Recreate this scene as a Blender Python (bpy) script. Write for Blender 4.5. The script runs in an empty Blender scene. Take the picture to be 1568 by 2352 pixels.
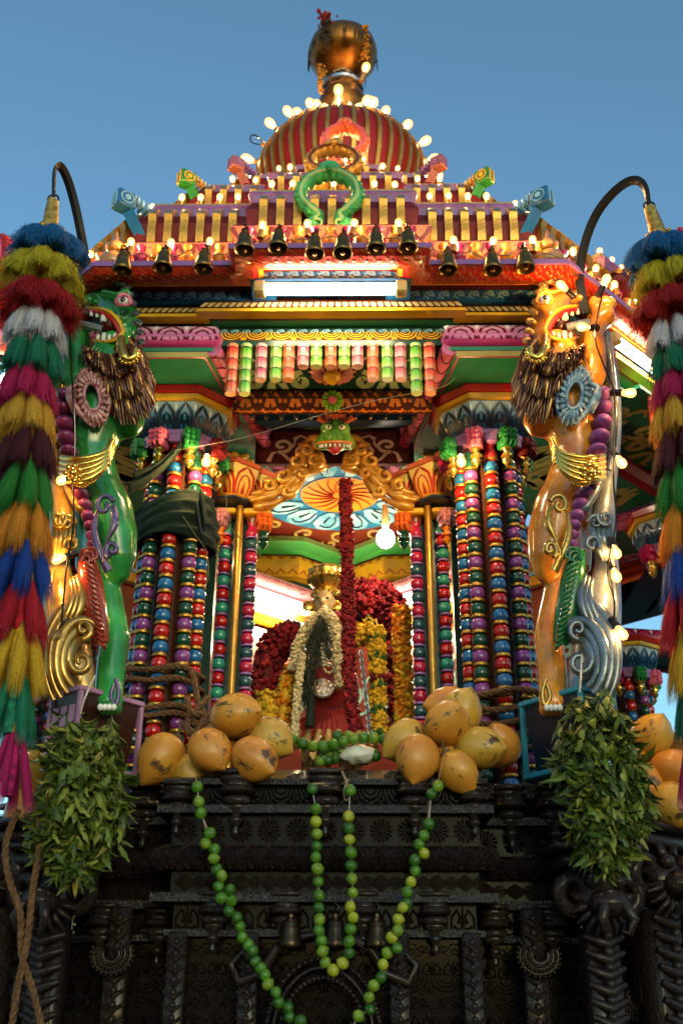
import bpy, bmesh, math, random
import numpy as np
from mathutils import Vector, Matrix, Euler
from math import sin, cos, pi, radians, sqrt, atan2
random.seed(7); rng = random.Random(11)

# ---------------------------------------------------------------- camera, sky, sun, exposure
SC = bpy.context.scene; COL = SC.collection
CAM = Vector((.12, -4.2, 1.6)); PITCH = radians(25.6); YAW = radians(.9); ROLL = radians(.3)
cd = bpy.data.cameras.new('camera'); cam = bpy.data.objects.new('camera', cd); COL.objects.link(cam)
cd.sensor_fit = 'VERTICAL'; cd.sensor_height = 36; cd.sensor_width = 24
cd.lens = 36 * 2469 / 2352; cd.clip_end = 3000; cd.clip_start = .05
fw = Vector((-sin(YAW) * cos(PITCH), cos(YAW) * cos(PITCH), sin(PITCH)))
rt = fw.cross(Vector((0, 0, 1))).normalized(); up = rt.cross(fw)
r2 = rt * cos(ROLL) + up * sin(ROLL); u2 = up * cos(ROLL) - rt * sin(ROLL)
cam.matrix_world = Matrix(((r2.x, u2.x, -fw.x, CAM.x), (r2.y, u2.y, -fw.y, CAM.y), (r2.z, u2.z, -fw.z, CAM.z), (0, 0, 0, 1)))
cd.dof.use_dof = True; cd.dof.focus_distance = 4.7; cd.dof.aperture_fstop = 3.2
SC.camera = cam

w = bpy.data.worlds.new('World'); SC.world = w; w.use_nodes = True
nt = w.node_tree; bg = nt.nodes['Background']
sky = nt.nodes.new('ShaderNodeTexSky'); sky.sky_type = 'NISHITA'; sky.sun_disc = False
sky.sun_elevation = radians(SUN_EL := 9.0); sky.sun_rotation = radians(180 - 15); sky.altitude = 0
sky.air_density = 1.0; sky.dust_density = 1.1; sky.ozone_density = 2.5
tint = nt.nodes.new('ShaderNodeMix'); tint.data_type = 'RGBA'; tint.blend_type = 'MULTIPLY'; tint.inputs['Factor'].default_value = 1; tint.inputs['B'].default_value = (.82, 1, .93, 1)   # white balance of the sky
nt.links.new(sky.outputs[0], tint.inputs['A']); nt.links.new(tint.outputs['Result'], bg.inputs[0]); bg.inputs[1].default_value = .15
sl = bpy.data.lights.new('sun', 'SUN'); sl.energy = .06; sl.angle = radians(14); sl.color = (1, .86, .7)
so = bpy.data.objects.new('sun', sl); COL.objects.link(so)
so.rotation_euler = Euler((radians(81), 0, radians(15)))
SC.view_settings.view_transform = 'Standard'; SC.view_settings.look = 'None'
SC.view_settings.exposure = 1.0; SC.view_settings.gamma = 1
SC.render.engine = 'CYCLES'
cy = SC.cycles; cy.use_denoising = True; cy.max_bounces = 6; cy.diffuse_bounces = 3; cy.glossy_bounces = 3
cy.transmission_bounces = 4; cy.transparent_max_bounces = 8; cy.caustics_reflective = False; cy.caustics_refractive = False
cy.sample_clamp_indirect = 4; cy.use_light_tree = True; cy.blur_glossy = .5

F0 = 2469.
def at(u, v, Y):
    """world point at depth Y seen at (u, v) of the 1568 x 2352 picture"""
    d = fw + r2 * ((u - 784) / F0) + u2 * ((1176 - v) / F0)
    return CAM + d * ((Y - CAM.y) / d.y)
def px(n, P):
    """metres that n picture units span at point P"""
    return n / F0 * (Vector(P) - CAM).dot(fw)

# ---------------------------------------------------------------- object helpers
WM = {}
def put(o, parent=None, M=None):
    M = M or Matrix()
    if o.name not in COL.objects: COL.objects.link(o)
    if parent is not None:
        o.parent = parent; o.matrix_parent_inverse = WM[parent.name].inverted()
    o.matrix_basis = M; WM[o.name] = M
    return o
def tag(o, label, cat=None, group=None, kind=None):
    if label: o['label'] = label
    if cat: o['category'] = cat
    if group: o['group'] = group
    if kind: o['kind'] = kind
    return o
def thing(name, label, cat, loc=(0, 0, 0), group=None):
    o = bpy.data.objects.new(name, None); o.empty_display_size = .1
    put(o, None, Matrix.Translation(Vector(loc)))
    return tag(o, label, cat, group)
def T(x, y=None, z=None):
    return Matrix.Translation(Vector(x) if y is None else Vector((x, y, z)))
def RZ(a): return Matrix.Rotation(a, 4, 'Z')
def RX(a): return Matrix.Rotation(a, 4, 'X')
def RY(a): return Matrix.Rotation(a, 4, 'Y')
def S(x, y=None, z=None):
    y = x if y is None else y; z = x if z is None else z
    return Matrix.Diagonal((x, y, z, 1))
def aim(d, upv=(0, 0, 1)):
    """rotation taking +Z to direction d"""
    return Vector(d).normalized().to_track_quat('Z', 'Y').to_matrix().to_4x4()
def inst(name, mesh, mat=None, parent=None, M=None):
    o = bpy.data.objects.new(name, mesh)
    if mat is not None:
        if not mesh.materials: mesh.materials.append(None)
        o.material_slots[0].link = 'OBJECT'; o.material_slots[0].material = mat
    return put(o, parent, M)

class MB:
    def __init__(s): s.v = []; s.f = []; s.m = []; s.cur = 0
    def add(s, vs, fs, M=None):
        b = len(s.v)
        s.v += [tuple(M @ Vector(p)) for p in vs] if M is not None else [tuple(p) for p in vs]
        s.f += [tuple(i + b for i in f) for f in fs]; s.m += [s.cur] * len(fs)
        return s
    def box(s, c, d, M=None, bev=0, taper=1.):
        x, y, z = d[0] / 2, d[1] / 2, d[2] / 2
        if bev:
            b = bev; vs = []; 
            for zz, k in ((-z, 1), (-z + b, 0), (z - b, 0), (z, 1)):
                t = taper if zz < 0 else 1
                xx, yy = (x - b * k) * t, (y - b * k) * t
                for (qx, qy) in ((-xx + b, -yy), (xx - b, -yy), (xx, -yy + b), (xx, yy - b), (xx - b, yy), (-xx + b, yy), (-xx, yy - b), (-xx, -yy + b)):
                    vs.append((c[0] + qx, c[1] + qy, c[2] + zz))
            fs = [tuple(range(7, -1, -1)), tuple(range(24, 32))]
            for r in range(3):
                for i in range(8):
                    fs.append((r * 8 + i, r * 8 + (i + 1) % 8, r * 8 + 8 + (i + 1) % 8, r * 8 + 8 + i))
            return s.add(vs, fs, M)
        vs = [(c[0] + a * x * (taper if e < 0 else 1), c[1] + b * y * (taper if e < 0 else 1), c[2] + e * z) for e in (-1, 1) for a, b in ((-1, -1), (1, -1), (1, 1), (-1, 1))]
        return s.add(vs, [(3, 2, 1, 0), (4, 5, 6, 7), (0, 1, 5, 4), (1, 2, 6, 5), (2, 3, 7, 6), (3, 0, 4, 7)], M)
    def lathe(s, prof, seg=16, M=None, ph=0, mod=None, cap=True):
        vs = []; fs = []
        for j, (r, z) in enumerate(prof):
            for i in range(seg):
                a = ph + 2 * pi * i / seg; rr = r * (mod(a, j) if mod else 1)
                vs.append((rr * cos(a), rr * sin(a), z))
        n = len(prof)
        for j in range(n - 1):
            for i in range(seg):
                k = (i + 1) % seg
                fs.append((j * seg + i, j * seg + k, (j + 1) * seg + k, (j + 1) * seg + i))
        if cap and prof[0][0] > 1e-5: fs.append(tuple(range(seg - 1, -1, -1)))
        if cap and prof[-1][0] > 1e-5: fs.append(tuple(range((n - 1) * seg, n * seg)))
        return s.add(vs, fs, M)
    def sph(s, c, r, seg=12, rings=8, M=None):
        r = (r, r, r) if isinstance(r, (int, float)) else r
        pr = [(sin(pi * j / rings), -cos(pi * j / rings)) for j in range(rings + 1)]
        return s.lathe(pr, seg, (M or Matrix()) @ T(c) @ S(*r))
    def tube(s, pts, rad, seg=8, cap=True, flat=1., M=None, upv=(0, 0, 1), closed=False):
        P = [Vector(p) for p in pts]; n = len(P)
        if isinstance(rad, (int, float)): rad = [rad] * n
        vs = []; fs = []; nrm = None
        for i in range(n):
            if closed: t = P[(i + 1) % n] - P[i - 1]
            else: t = P[min(i + 1, n - 1)] - P[max(i - 1, 0)]
            t = t.normalized() if t.length > 1e-9 else Vector((0, 0, 1))
            if nrm is None:
                nrm = Vector(upv) - t * t.dot(Vector(upv))
                if nrm.length < 1e-3: nrm = Vector((1, 0, 0)) - t * t.x
            nrm = (nrm - t * t.dot(nrm)).normalized(); b = t.cross(nrm)
            for k in range(seg):
                a = 2 * pi * k / seg
                vs.append(P[i] + (nrm * cos(a) * flat + b * sin(a)) * rad[i])
        m = n if closed else n - 1
        for i in range(m):
            for k in range(seg):
                l = (k + 1) % seg; j = (i + 1) % n
                fs.append((i * seg + k, i * seg + l, j * seg + l, j * seg + k))
        if cap and not closed:
            fs.append(tuple(range(seg - 1, -1, -1))); fs.append(tuple(range((n - 1) * seg, n * seg)))
        return s.add(vs, fs, M)
    def prism(s, pts, z0, z1, M=None):
        n = len(pts)
        vs = [(p[0], p[1], z0) for p in pts] + [(p[0], p[1], z1) for p in pts]
        return s.add(vs, [tuple(range(n - 1, -1, -1)), tuple(range(n, 2 * n))] + [(i, (i + 1) % n, n + (i + 1) % n, n + i) for i in range(n)], M)
    def mesh(s, name, ang=38):
        me = bpy.data.meshes.new(name); me.from_pydata(s.v, [], s.f)
        if any(s.m): me.polygons.foreach_set('material_index', s.m)
        me.polygons.foreach_set('use_smooth', [True] * len(s.f)); me.update()
        if ang < 180: me.set_sharp_from_angle(angle=radians(ang))
        return me
    def build(s, name, mat, parent=None, M=None, ang=38):
        me = s.mesh(name, ang)
        for m in (mat if isinstance(mat, (list, tuple)) else [mat]): me.materials.append(m)
        return put(bpy.data.objects.new(name, me), parent, M)

def remesh(o, vox=.012, sm=6, disp=None):
    m = o.modifiers.new('remesh', 'REMESH'); m.mode = 'VOXEL'; m.voxel_size = vox; m.use_smooth_shade = True
    m = o.modifiers.new('smooth', 'SMOOTH'); m.iterations = sm; m.factor = .5
    if disp:
        tx = bpy.data.textures.new('carve', 'CLOUDS'); tx.noise_scale = disp[1]
        d = o.modifiers.new('carve', 'DISPLACE'); d.texture = tx; d.strength = disp[0]; d.mid_level = .5
    return o

# ---- sweeps along a plan path (outward = right of travel) and ornament strokes on them
def miters(path, closed):
    n = len(path); out = []
    nr = []
    for i in range(n):
        a, b = Vector(path[i]), Vector(path[(i + 1) % n]); d = (b - a).normalized(); nr.append(Vector((d.y, -d.x)))
    for i in range(n):
        n1, n2 = (nr[i - 1], nr[i]) if closed or 0 < i < n - 1 else ((nr[i], nr[i]) if i == 0 else (nr[i - 1], nr[i - 1]))
        out.append((n1 + n2) / (1 + n1.dot(n2)))
    return out
def sweep(mb, path, prof, closed=True):
    mi = miters(path, closed); n = len(path); k = len(prof)
    vs = [(path[i][0] + mi[i].x * o, path[i][1] + mi[i].y * o, z) for i in range(n) for o, z in prof]
    fs = []
    for i in range(n if closed else n - 1):
        j = (i + 1) % n
        for q in range(k - 1): fs.append((i * k + q, i * k + q + 1, j * k + q + 1, j * k + q))
    mb.add(vs, fs)
    return mi
class Seg:
    """one straight face of a sweep, mapped by s (metres) and t (0..1 down the profile)"""
    def __init__(s, path, i, prof, closed=True):
        mi = miters(path, closed); j = (i + 1) % len(path)
        s.A = [Vector((path[i][0] + mi[i].x * o, path[i][1] + mi[i].y * o, z)) for o, z in prof]
        s.B = [Vector((path[j][0] + mi[j].x * o, path[j][1] + mi[j].y * o, z)) for o, z in prof]
        s.L = min((a - b).length for a, b in zip(s.A, s.B))
        l = [0]
        for a, b in zip(prof, prof[1:]): l.append(l[-1] + sqrt((a[0] - b[0]) ** 2 + (a[1] - b[1]) ** 2))
        s.H = l[-1]; s.l = [q / s.H for q in l]
    def pos(s, x, t, e=.002):
        t = min(max(t, 0), 1); q = 0
        while q < len(s.l) - 2 and s.l[q + 1] < t: q += 1
        k = (t - s.l[q]) / max(s.l[q + 1] - s.l[q], 1e-9)
        a = s.A[q].lerp(s.A[q + 1], k); b = s.B[q].lerp(s.B[q + 1], k)
        tang = (b - a); dn = (s.A[q + 1] - s.A[q]).lerp(s.B[q + 1] - s.B[q], .5)
        n = dn.cross(tang); n.normalize()
        return a.lerp(b, x / s.L) + n * e
class Flat:
    """flat patch: origin, s axis, t axis, normal"""
    def __init__(s, o, su, tu, n, L, H): s.o, s.su, s.tu, s.n, s.L, s.H = Vector(o), Vector(su), Vector(tu), Vector(n), L, H
    def pos(s, x, t, e=.002): return s.o + s.su * x + s.tu * (t * s.H) + s.n * e
def strokes(mb, sg, motif, cell=None, n=None, t0=0, t1=1, e=.002, s0=0, s1=None, flip=False, thick=0):
    """motif: list of (points, width) ribbons or (points, None) filled shapes in the unit cell"""
    s1 = sg.L if s1 is None else s1; L = s1 - s0
    n = n or max(1, round(L / cell)); cw = L / n; H = sg.H * (t1 - t0)
    for c in range(n):
        for pts, wd in motif:
            P = [((1 - x if (flip == 2 and c % 2) or flip is True else x) * cw, y * H) for x, y in pts]
            def mp(q, ee=e): return sg.pos(s0 + c * cw + q[0], t0 + q[1] / sg.H, ee)
            if wd is None:
                cx = sum(p[0] for p in P) / len(P); cyy = sum(p[1] for p in P) / len(P)
                vs = [mp((cx, cyy), e + thick)] + [mp(p) for p in P]; m = len(P)
                mb.add(vs, [(0, 1 + i, 1 + (i + 1) % m) for i in range(m)]); continue
            vs = []; m = len(P)
            for i in range(m):
                a, b = P[max(i - 1, 0)], P[min(i + 1, m - 1)]; dx, dy = b[0] - a[0], b[1] - a[1]; l = sqrt(dx * dx + dy * dy) or 1
                k = wd if isinstance(wd, (int, float)) else (wd[0] + (wd[1] - wd[0]) * i / (m - 1)) if len(wd) == 2 else wd[0] + (wd[1] - wd[0]) * sin(pi * i / (m - 1))
                k *= .5 * H
                nx, ny = -dy / l * k, dx / l * k
                vs += [mp((P[i][0] + nx, P[i][1] + ny)), mp(P[i], e + thick) if thick else None, mp((P[i][0] - nx, P[i][1] - ny))]
            if thick:
                fs = []
                for i in range(m - 1): fs += [(3 * i, 3 * i + 1, 3 * i + 4, 3 * i + 3), (3 * i + 1, 3 * i + 2, 3 * i + 5, 3 * i + 4)]
            else:
                vs = [q for q in vs if q is not None]; fs = [(2 * i, 2 * i + 1, 2 * i + 3, 2 * i + 2) for i in range(m - 1)]
            mb.add(vs, fs)
def arc(cx, cy, rx, ry, a0, a1, n=9): return [(cx + rx * cos(radians(a0 + (a1 - a0) * i / n)), cy + ry * sin(radians(a0 + (a1 - a0) * i / n))) for i in range(n + 1)]
def spiral(cx, cy, r0, r1, a0, a1, n=14, ax=1, ay=1): return [(cx + ax * (r0 + (r1 - r0) * i / n) * cos(radians(a0 + (a1 - a0) * i / n)), cy + ay * (r0 + (r1 - r0) * i / n) * sin(radians(a0 + (a1 - a0) * i / n))) for i in range(n + 1)]
# t runs downwards on every face, so y = 0 is the top of a motif
M_SCROLL = [(spiral(.62, .48, .06, .36, 0, 400, 16, .55, 1), (.12, .3)), ([(.62 - .2, .2), (.3, .5), (.18, .85), (.02, .8)], (.22, .05)), ([(.1, .25), (.2, .5), (.34, .75), (.5, .9)], (.05, .2))]
M_PETAL = [([(.03, 1), (.04, .6), (.14, .3), (.36, .12), (.5, 0), (.64, .12), (.86, .3), (.96, .6), (.97, 1)], .07), ([(.2, 1), (.22, .62), (.34, .38), (.5, .3), (.66, .38), (.78, .62), (.8, 1)], .05), ([(.5, .95), (.5, .55)], (.16, .02)), (arc(.4, .5, .06, .1, 0, 300, 6), .05), (arc(.6, .5, .06, .1, 180, -120, 6), .05)]
M_STAR = [([(0, .02), (.09, .15), (0, .3), (-.09, .15)], None)]
M_PETALFILL = [([(.06, 1), (.08, .6), (.18, .3), (.36, .16), (.5, .04), (.64, .16), (.82, .3), (.92, .6), (.94, 1)], None)]
M_FEATHER = [([(.2, .0), (.5, .12), (.75, .3)], (.1, .02)), ([(.15, .25), (.45, .37), (.7, .55)], (.1, .02)), ([(.1, .5), (.4, .62), (.65, .8)], (.1, .02)), ([(.05, .75), (.3, .85), (.5, 1)], (.1, .02)), ([(.9, 0), (.85, .5), (.72, 1)], (.06, .14))]
M_DENTIL = [([(.14, .0), (.86, .0), (.86, .7), (.7, .95), (.5, 1), (.3, .95), (.14, .7)], None)]
M_ACANTH = [(arc(.5, .0, .44, .9, 0, 180, 12), .11), (arc(.5, .0, .32, .62, 0, 180, 10), .1), (arc(.5, 0, .2, .36, 0, 180, 8), .1), ([(0, .95), (0, .3)], (.16, .05)), ([(.06, .95), (.12, .45)], (.14, .04)), ([(-.06, .95), (-.12, .45)], (.14, .04))]
M_LEAF = [([(.08, .95), (.1, .5), (.3, .2), (.42, .5), (.34, .75)], (.1, .18)), ([(.92, .95), (.9, .5), (.7, .2), (.58, .5), (.66, .75)], (.1, .18)), ([(.5, .95), (.5, .1)], (.2, .06)), ([(.5, .9), (.3, .95), (.16, .85)], (.05, .14)), ([(.5, .9), (.7, .95), (.84, .85)], (.05, .14))]
M_VINE = [(spiral(.3, .4, .03, .22, 30, 470, 16), (.09, .1)), (spiral(.75, .62, .03, .2, 200, 640, 16), (.09, .1)), ([(.3, .62), (.45, .85), (.62, .82)], (.1, .05)), ([(.05, .9), (.12, .65), (.2, .6)], (.12, .05)), ([(.55, .2), (.65, .1), (.85, .2)], (.12, .03)), ([(.5, .45), (.56, .3), (.52, .15)], (.1, .02))]

# ---------------------------------------------------------------- materials (all procedural)
def nodes(name):
    m = bpy.data.materials.new(name); m.use_nodes = True; t = m.node_tree
    return m, t, t.nodes['Principled BSDF'], t.nodes, t.links
def paint(name, c, rough=.3, metal=0, coat=.12, var=.22, scale=9, bump=.12, bscale=45, spec=.5, c2=None, mixs=None, sheen=0):
    """enamel paint: hand-brushed tone changes, small relief, grime flecks"""
    m, t, b, N, L = nodes(name)
    tc = N.new('ShaderNodeTexCoord'); n1 = N.new('ShaderNodeTexNoise'); n1.inputs['Scale'].default_value = scale; n1.inputs['Detail'].default_value = 6
    L.new(tc.outputs['Object'], n1.inputs['Vector'])
    rp = N.new('ShaderNodeValToRGB'); e = rp.color_ramp.elements
    a = [max(0, k * (1 - var)) for k in c]; z = [min(1, k * (1 + var * .7)) for k in (c2 or c)]
    e[0].position = .32; e[0].color = (*a, 1); e[1].position = .68; e[1].color = (*z, 1)
    L.new(n1.outputs['Fac'], rp.inputs[0]); L.new(rp.outputs[0], b.inputs['Base Color'])
    n2 = N.new('ShaderNodeTexNoise'); n2.inputs['Scale'].default_value = bscale; n2.inputs['Detail'].default_value = 4
    L.new(tc.outputs['Object'], n2.inputs['Vector'])
    bp = N.new('ShaderNodeBump'); bp.inputs['Strength'].default_value = bump; bp.inputs['Distance'].default_value = .01
    L.new(n2.outputs['Fac'], bp.inputs['Height']); L.new(bp.outputs[0], b.inputs['Normal'])
    mr = N.new('ShaderNodeMapRange'); mr.inputs[3].default_value = rough * .7; mr.inputs[4].default_value = min(1, rough * 1.5)
    L.new(n2.outputs['Fac'], mr.inputs[0]); L.new(mr.outputs[0], b.inputs['Roughness'])
    b.inputs['Metallic'].default_value = metal; b.inputs['Coat Weight'].default_value = coat; b.inputs['Coat Roughness'].default_value = .08; b.inputs['Specular IOR Level'].default_value = .32
    if sheen: b.inputs['Sheen Weight'].default_value = sheen
    return m
def grad(name, stops, axis, a0, a1, rough=.3, coat=.12, repeat=None, space='pos'):
    """airbrushed paint whose colour runs along an axis (world position or object space)"""
    m, t, b, N, L = nodes(name)
    if space == 'pos': g = N.new('ShaderNodeNewGeometry'); src = g.outputs['Position']
    else: g = N.new('ShaderNodeTexCoord'); src = g.outputs['Object']
    sp = N.new('ShaderNodeSeparateXYZ'); L.new(src, sp.inputs[0])
    mr = N.new('ShaderNodeMapRange'); mr.inputs[1].default_value = a0; mr.inputs[2].default_value = a1; mr.clamp = repeat is None
    L.new(sp.outputs['XYZ'.index(axis)], mr.inputs[0]); o = mr.outputs[0]
    if repeat:
        mm = N.new('ShaderNodeMath'); mm.operation = 'MULTIPLY'; mm.inputs[1].default_value = repeat; L.new(o, mm.inputs[0])
        ff = N.new('ShaderNodeMath'); ff.operation = 'FRACT'; L.new(mm.outputs[0], ff.inputs[0]); o = ff.outputs[0]
    rp = N.new('ShaderNodeValToRGB'); el = rp.color_ramp.elements
    while len(el) < len(stops): el.new(.5)
    for e, (p, c) in zip(el, stops): e.position = p; e.color = (*c, 1)
    nz = N.new('ShaderNodeTexNoise'); nz.inputs['Scale'].default_value = 14; nz.inputs['Detail'].default_value = 5
    ad = N.new('ShaderNodeMath'); ad.operation = 'MULTIPLY_ADD'; ad.inputs[1].default_value = .16
    sb = N.new('ShaderNodeMath'); sb.operation = 'SUBTRACT'; sb.inputs[1].default_value = .08
    L.new(nz.outputs['Fac'], ad.inputs[0]); L.new(o, ad.inputs[2]); L.new(ad.outputs[0], sb.inputs[0])
    L.new(sb.outputs[0], rp.inputs[0]); L.new(rp.outputs[0], b.inputs['Base Color'])
    b.inputs['Roughness'].default_value = rough; b.inputs['Coat Weight'].default_value = coat; b.inputs['Coat Roughness'].default_value = .1
    n2 = N.new('ShaderNodeTexNoise'); n2.inputs['Scale'].default_value = 40
    bp = N.new('ShaderNodeBump'); bp.inputs['Strength'].default_value = .1; bp.inputs['Distance'].default_value = .01
    L.new(n2.outputs['Fac'], bp.inputs['Height']); L.new(bp.outputs[0], b.inputs['Normal'])
    return m
def emit(name, c, s):
    m, t, b, N, L = nodes(name); b.inputs['Base Color'].default_value = (*[min(1, k) for k in c], 1)
    b.inputs['Emission Color'].default_value = (*c, 1); b.inputs['Emission Strength'].default_value = s
    return m
def clear_glass(name, glow=0):
    m, t, b, N, L = nodes(name); N.remove(b); out = N['Material Output']
    tr = N.new('ShaderNodeBsdfTransparent'); gl = N.new('ShaderNodeBsdfGlossy'); gl.inputs['Roughness'].default_value = .03
    fr = N.new('ShaderNodeFresnel'); fr.inputs[0].default_value = 1.45; mx = N.new('ShaderNodeMixShader')
    L.new(fr.outputs[0], mx.inputs[0]); L.new(tr.outputs[0], mx.inputs[1]); L.new(gl.outputs[0], mx.inputs[2])
    o = mx.outputs[0]
    if glow:
        em = N.new('ShaderNodeEmission'); em.inputs[0].default_value = (1, .5, .14, 1); em.inputs[1].default_value = glow
        ad = N.new('ShaderNodeAddShader'); L.new(o, ad.inputs[0]); L.new(em.outputs[0], ad.inputs[1]); o = ad.outputs[0]
    L.new(o, out.inputs[0]); return m
C = dict(red=(.42, .012, .010), deepred=(.13, .004, .005), orange=(.7, .2, .015), yellow=(.72, .4, .02), green=(.02, .2, .05), lgreen=(.18, .5, .04), dgreen=(.008, .045, .03), teal=(.05, .32, .2), blue=(.015, .14, .38), lblue=(.25, .5, .65), dblue=(.012, .04, .1), purple=(.26, .075, .3), lilac=(.27, .12, .34), pink=(.62, .11, .2), magenta=(.42, .012, .1), white=(.78, .76, .7), brown=(.07, .018, .008), black=(.01, .01, .011), cream=(.7, .55, .25), salmon=(.68, .16, .08))
P = {k: paint('paint_' + k, v) for k, v in C.items()}
P['deepred'] = paint('paint_deepred', C['deepred'], rough=.5, coat=0); DOMERED = paint('dome_red', (.3, .005, .005), rough=.45, coat=.05)
GOLDP = paint('gold_paint', (.5, .25, .035), rough=.3, metal=.75, coat=.3, bump=.25, bscale=60)
GOLDB = paint('bright_gold', (.8, .5, .1), rough=.22, metal=.9, coat=.2, bump=.15, bscale=80)
SILVER = paint('silver_paint', (.22, .25, .28), rough=.3, metal=.35, coat=.4, bump=.4, bscale=40, var=.45)
DARKBRASS = paint('blackened_brass', (.05, .03, .015), rough=.3, metal=.8, coat=.2)
BRASS = paint('aged_brass', (.2, .12, .04), rough=.32, metal=.95, coat=0, var=.4, bump=.15)
IRON = paint('black_iron', (.02, .02, .022), rough=.4, metal=.5, coat=.1)
STEEL = paint('steel', (.5, .5, .5), rough=.25, metal=1, coat=0)
BEAD = {k: paint('bead_' + k, v, rough=.12, coat=.9, var=.14, bump=.03, scale=14) for k, v in dict(red=(.5, .01, .008), blue=(.012, .13, .36), green=(.006, .06, .035), purple=(.25, .05, .26), teal=(.03, .3, .2), slate=(.02, .08, .1), crimson=(.45, .015, .07), gold=(.4, .2, .02)).items()}
def wetwood(name, c, bump, sc):
    m, t, b, N, L = nodes(name)
    tc = N.new('ShaderNodeTexCoord')
    vo = N.new('ShaderNodeTexVoronoi'); vo.inputs['Scale'].default_value = sc; L.new(tc.outputs['Object'], vo.inputs['Vector'])
    nz = N.new('ShaderNodeTexNoise'); nz.inputs['Scale'].default_value = sc * 2.2; nz.inputs['Detail'].default_value = 6; nz.inputs['Distortion'].default_value = 1.2
    L.new(tc.outputs['Object'], nz.inputs['Vector'])
    ad = N.new('ShaderNodeMath'); ad.operation = 'MULTIPLY_ADD'; ad.inputs[1].default_value = .6
    L.new(vo.outputs['Distance'], ad.inputs[0]); L.new(nz.outputs['Fac'], ad.inputs[2])
    bp = N.new('ShaderNodeBump'); bp.inputs['Strength'].default_value = bump; bp.inputs['Distance'].default_value = .012
    L.new(ad.outputs[0], bp.inputs['Height']); L.new(bp.outputs[0], b.inputs['Normal'])
    rp = N.new('ShaderNodeValToRGB'); e = rp.color_ramp.elements
    e[0].color = (*[k * .5 for k in c], 1); e[1].color = (*[min(1, k * 1.8) for k in c], 1); e[0].position = .35; e[1].position = .7
    L.new(nz.outputs['Fac'], rp.inputs[0]); L.new(rp.outputs[0], b.inputs['Base Color'])
    b.inputs['Roughness'].default_value = .38; b.inputs['Coat Weight'].default_value = .28; b.inputs['Coat Roughness'].default_value = .1; b.inputs['Specular IOR Level'].default_value = .25
    return m
WOOD = wetwood('oiled_black_wood', (.016, .008, .006), .7, 55)
WOODB = wetwood('oiled_black_wood_ground', (.009, .005, .004), .9, 60)
WOODB.node_tree.nodes['Principled BSDF'].inputs['Coat Weight'].default_value = .08; WOODB.node_tree.nodes['Principled BSDF'].inputs['Specular IOR Level'].default_value = .18; WOODB.node_tree.nodes['Principled BSDF'].inputs['Roughness'].default_value = .5
WETF = wetwood('wet_black_ledge', (.006, .004, .004), .45, 60)
wb_ = WETF.node_tree.nodes['Principled BSDF']; wb_.inputs['Coat Weight'].default_value = .75; wb_.inputs['Coat Roughness'].default_value = .02; wb_.inputs['Roughness'].default_value = .5; wb_.inputs['Specular IOR Level'].default_value = .05; WETF.node_tree.links.new(WETF.node_tree.nodes['Bump'].outputs[0], wb_.inputs['Coat Normal'])
WOODF = wetwood('oiled_black_wood_smooth', (.017, .008, .005), .75, 95)
WOODF.node_tree.nodes['Principled BSDF'].inputs['Coat Weight'].default_value = .6
WOODR = wetwood('oiled_redbrown_wood', (.03, .01, .006), .8, 70)
DRUMBROWN = paint('core_brown', (.06, .018, .008), rough=.35)
SHAFT = paint('shaft_black', (.02, .008, .006), rough=.1, coat=1, bump=.02)
SHAFTG = paint('shaft_green', (.008, .02, .012), rough=.1, coat=1, bump=.02)
TUBE = emit('lit_tube', (1, .84, .58), 30)
TUBEIN = emit('lit_tube_inside', (1, .78, .46), 24)
CORE = emit('lit_filament', (1, .53, .15), 560)
CORES = emit('lit_filament_strong', (1, .56, .18), 1700)
COREB = emit('lit_filament_large', (1, .58, .2), 85)
GLASS = clear_glass('bulb_glass', .4); GLASSB = clear_glass('large_bulb_glass', .32); GLASSOFF = clear_glass('bulb_glass_unlit')
def fibre(name, c):
    m = paint(name, c, rough=.75, coat=0, var=.7, scale=38, bump=0, spec=.2)
    return m
for g_ in (GLASS, GLASSB): g_.cycles.emission_sampling = 'NONE'
# ---------------------------------------------------------------- ground
gm = MB(); gm.add([(-600, -600, 0), (600, -600, 0), (600, 600, 0), (-600, 600, 0)], [(0, 1, 2, 3)])
tag(gm.build('ground', paint('street_asphalt', (.05, .048, .045), rough=.8, coat=0, scale=3)), 'dark street ground under the chariot', kind='structure')

# ---------------------------------------------------------------- octagonal plan of the pavilion (pillar line), offset outwards by d
OCT = [(-.77, .58), (.77, .58), (2.1, 1.91), (2.1, 3.77), (.77, 5.1), (-.77, 5.1), (-2.1, 3.77), (-2.1, 1.91)]
_om = miters(OCT, True)
def octp(d): return [(OCT[i][0] + _om[i].x * d, OCT[i][1] + _om[i].y * d) for i in range(8)]
def facepath(d, bw, bp, faces=(7, 0, 1)):
    """octagon at offset d whose faces carry a bay of half width bw standing bp proud"""
    o = octp(d); out = []; idx = {}
    for i in range(8):
        a, b = Vector(o[i]), Vector(o[(i + 1) % 8]); dr = (b - a).normalized(); n = Vector((dr.y, -dr.x)); mid = (a + b) / 2
        out.append(tuple(a))
        if i in faces:
            p, q = mid - dr * bw, mid + dr * bw
            idx[i] = len(out)
            out += [tuple(p), tuple(p + n * bp), tuple(q + n * bp), tuple(q)]
    return out, idx

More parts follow.
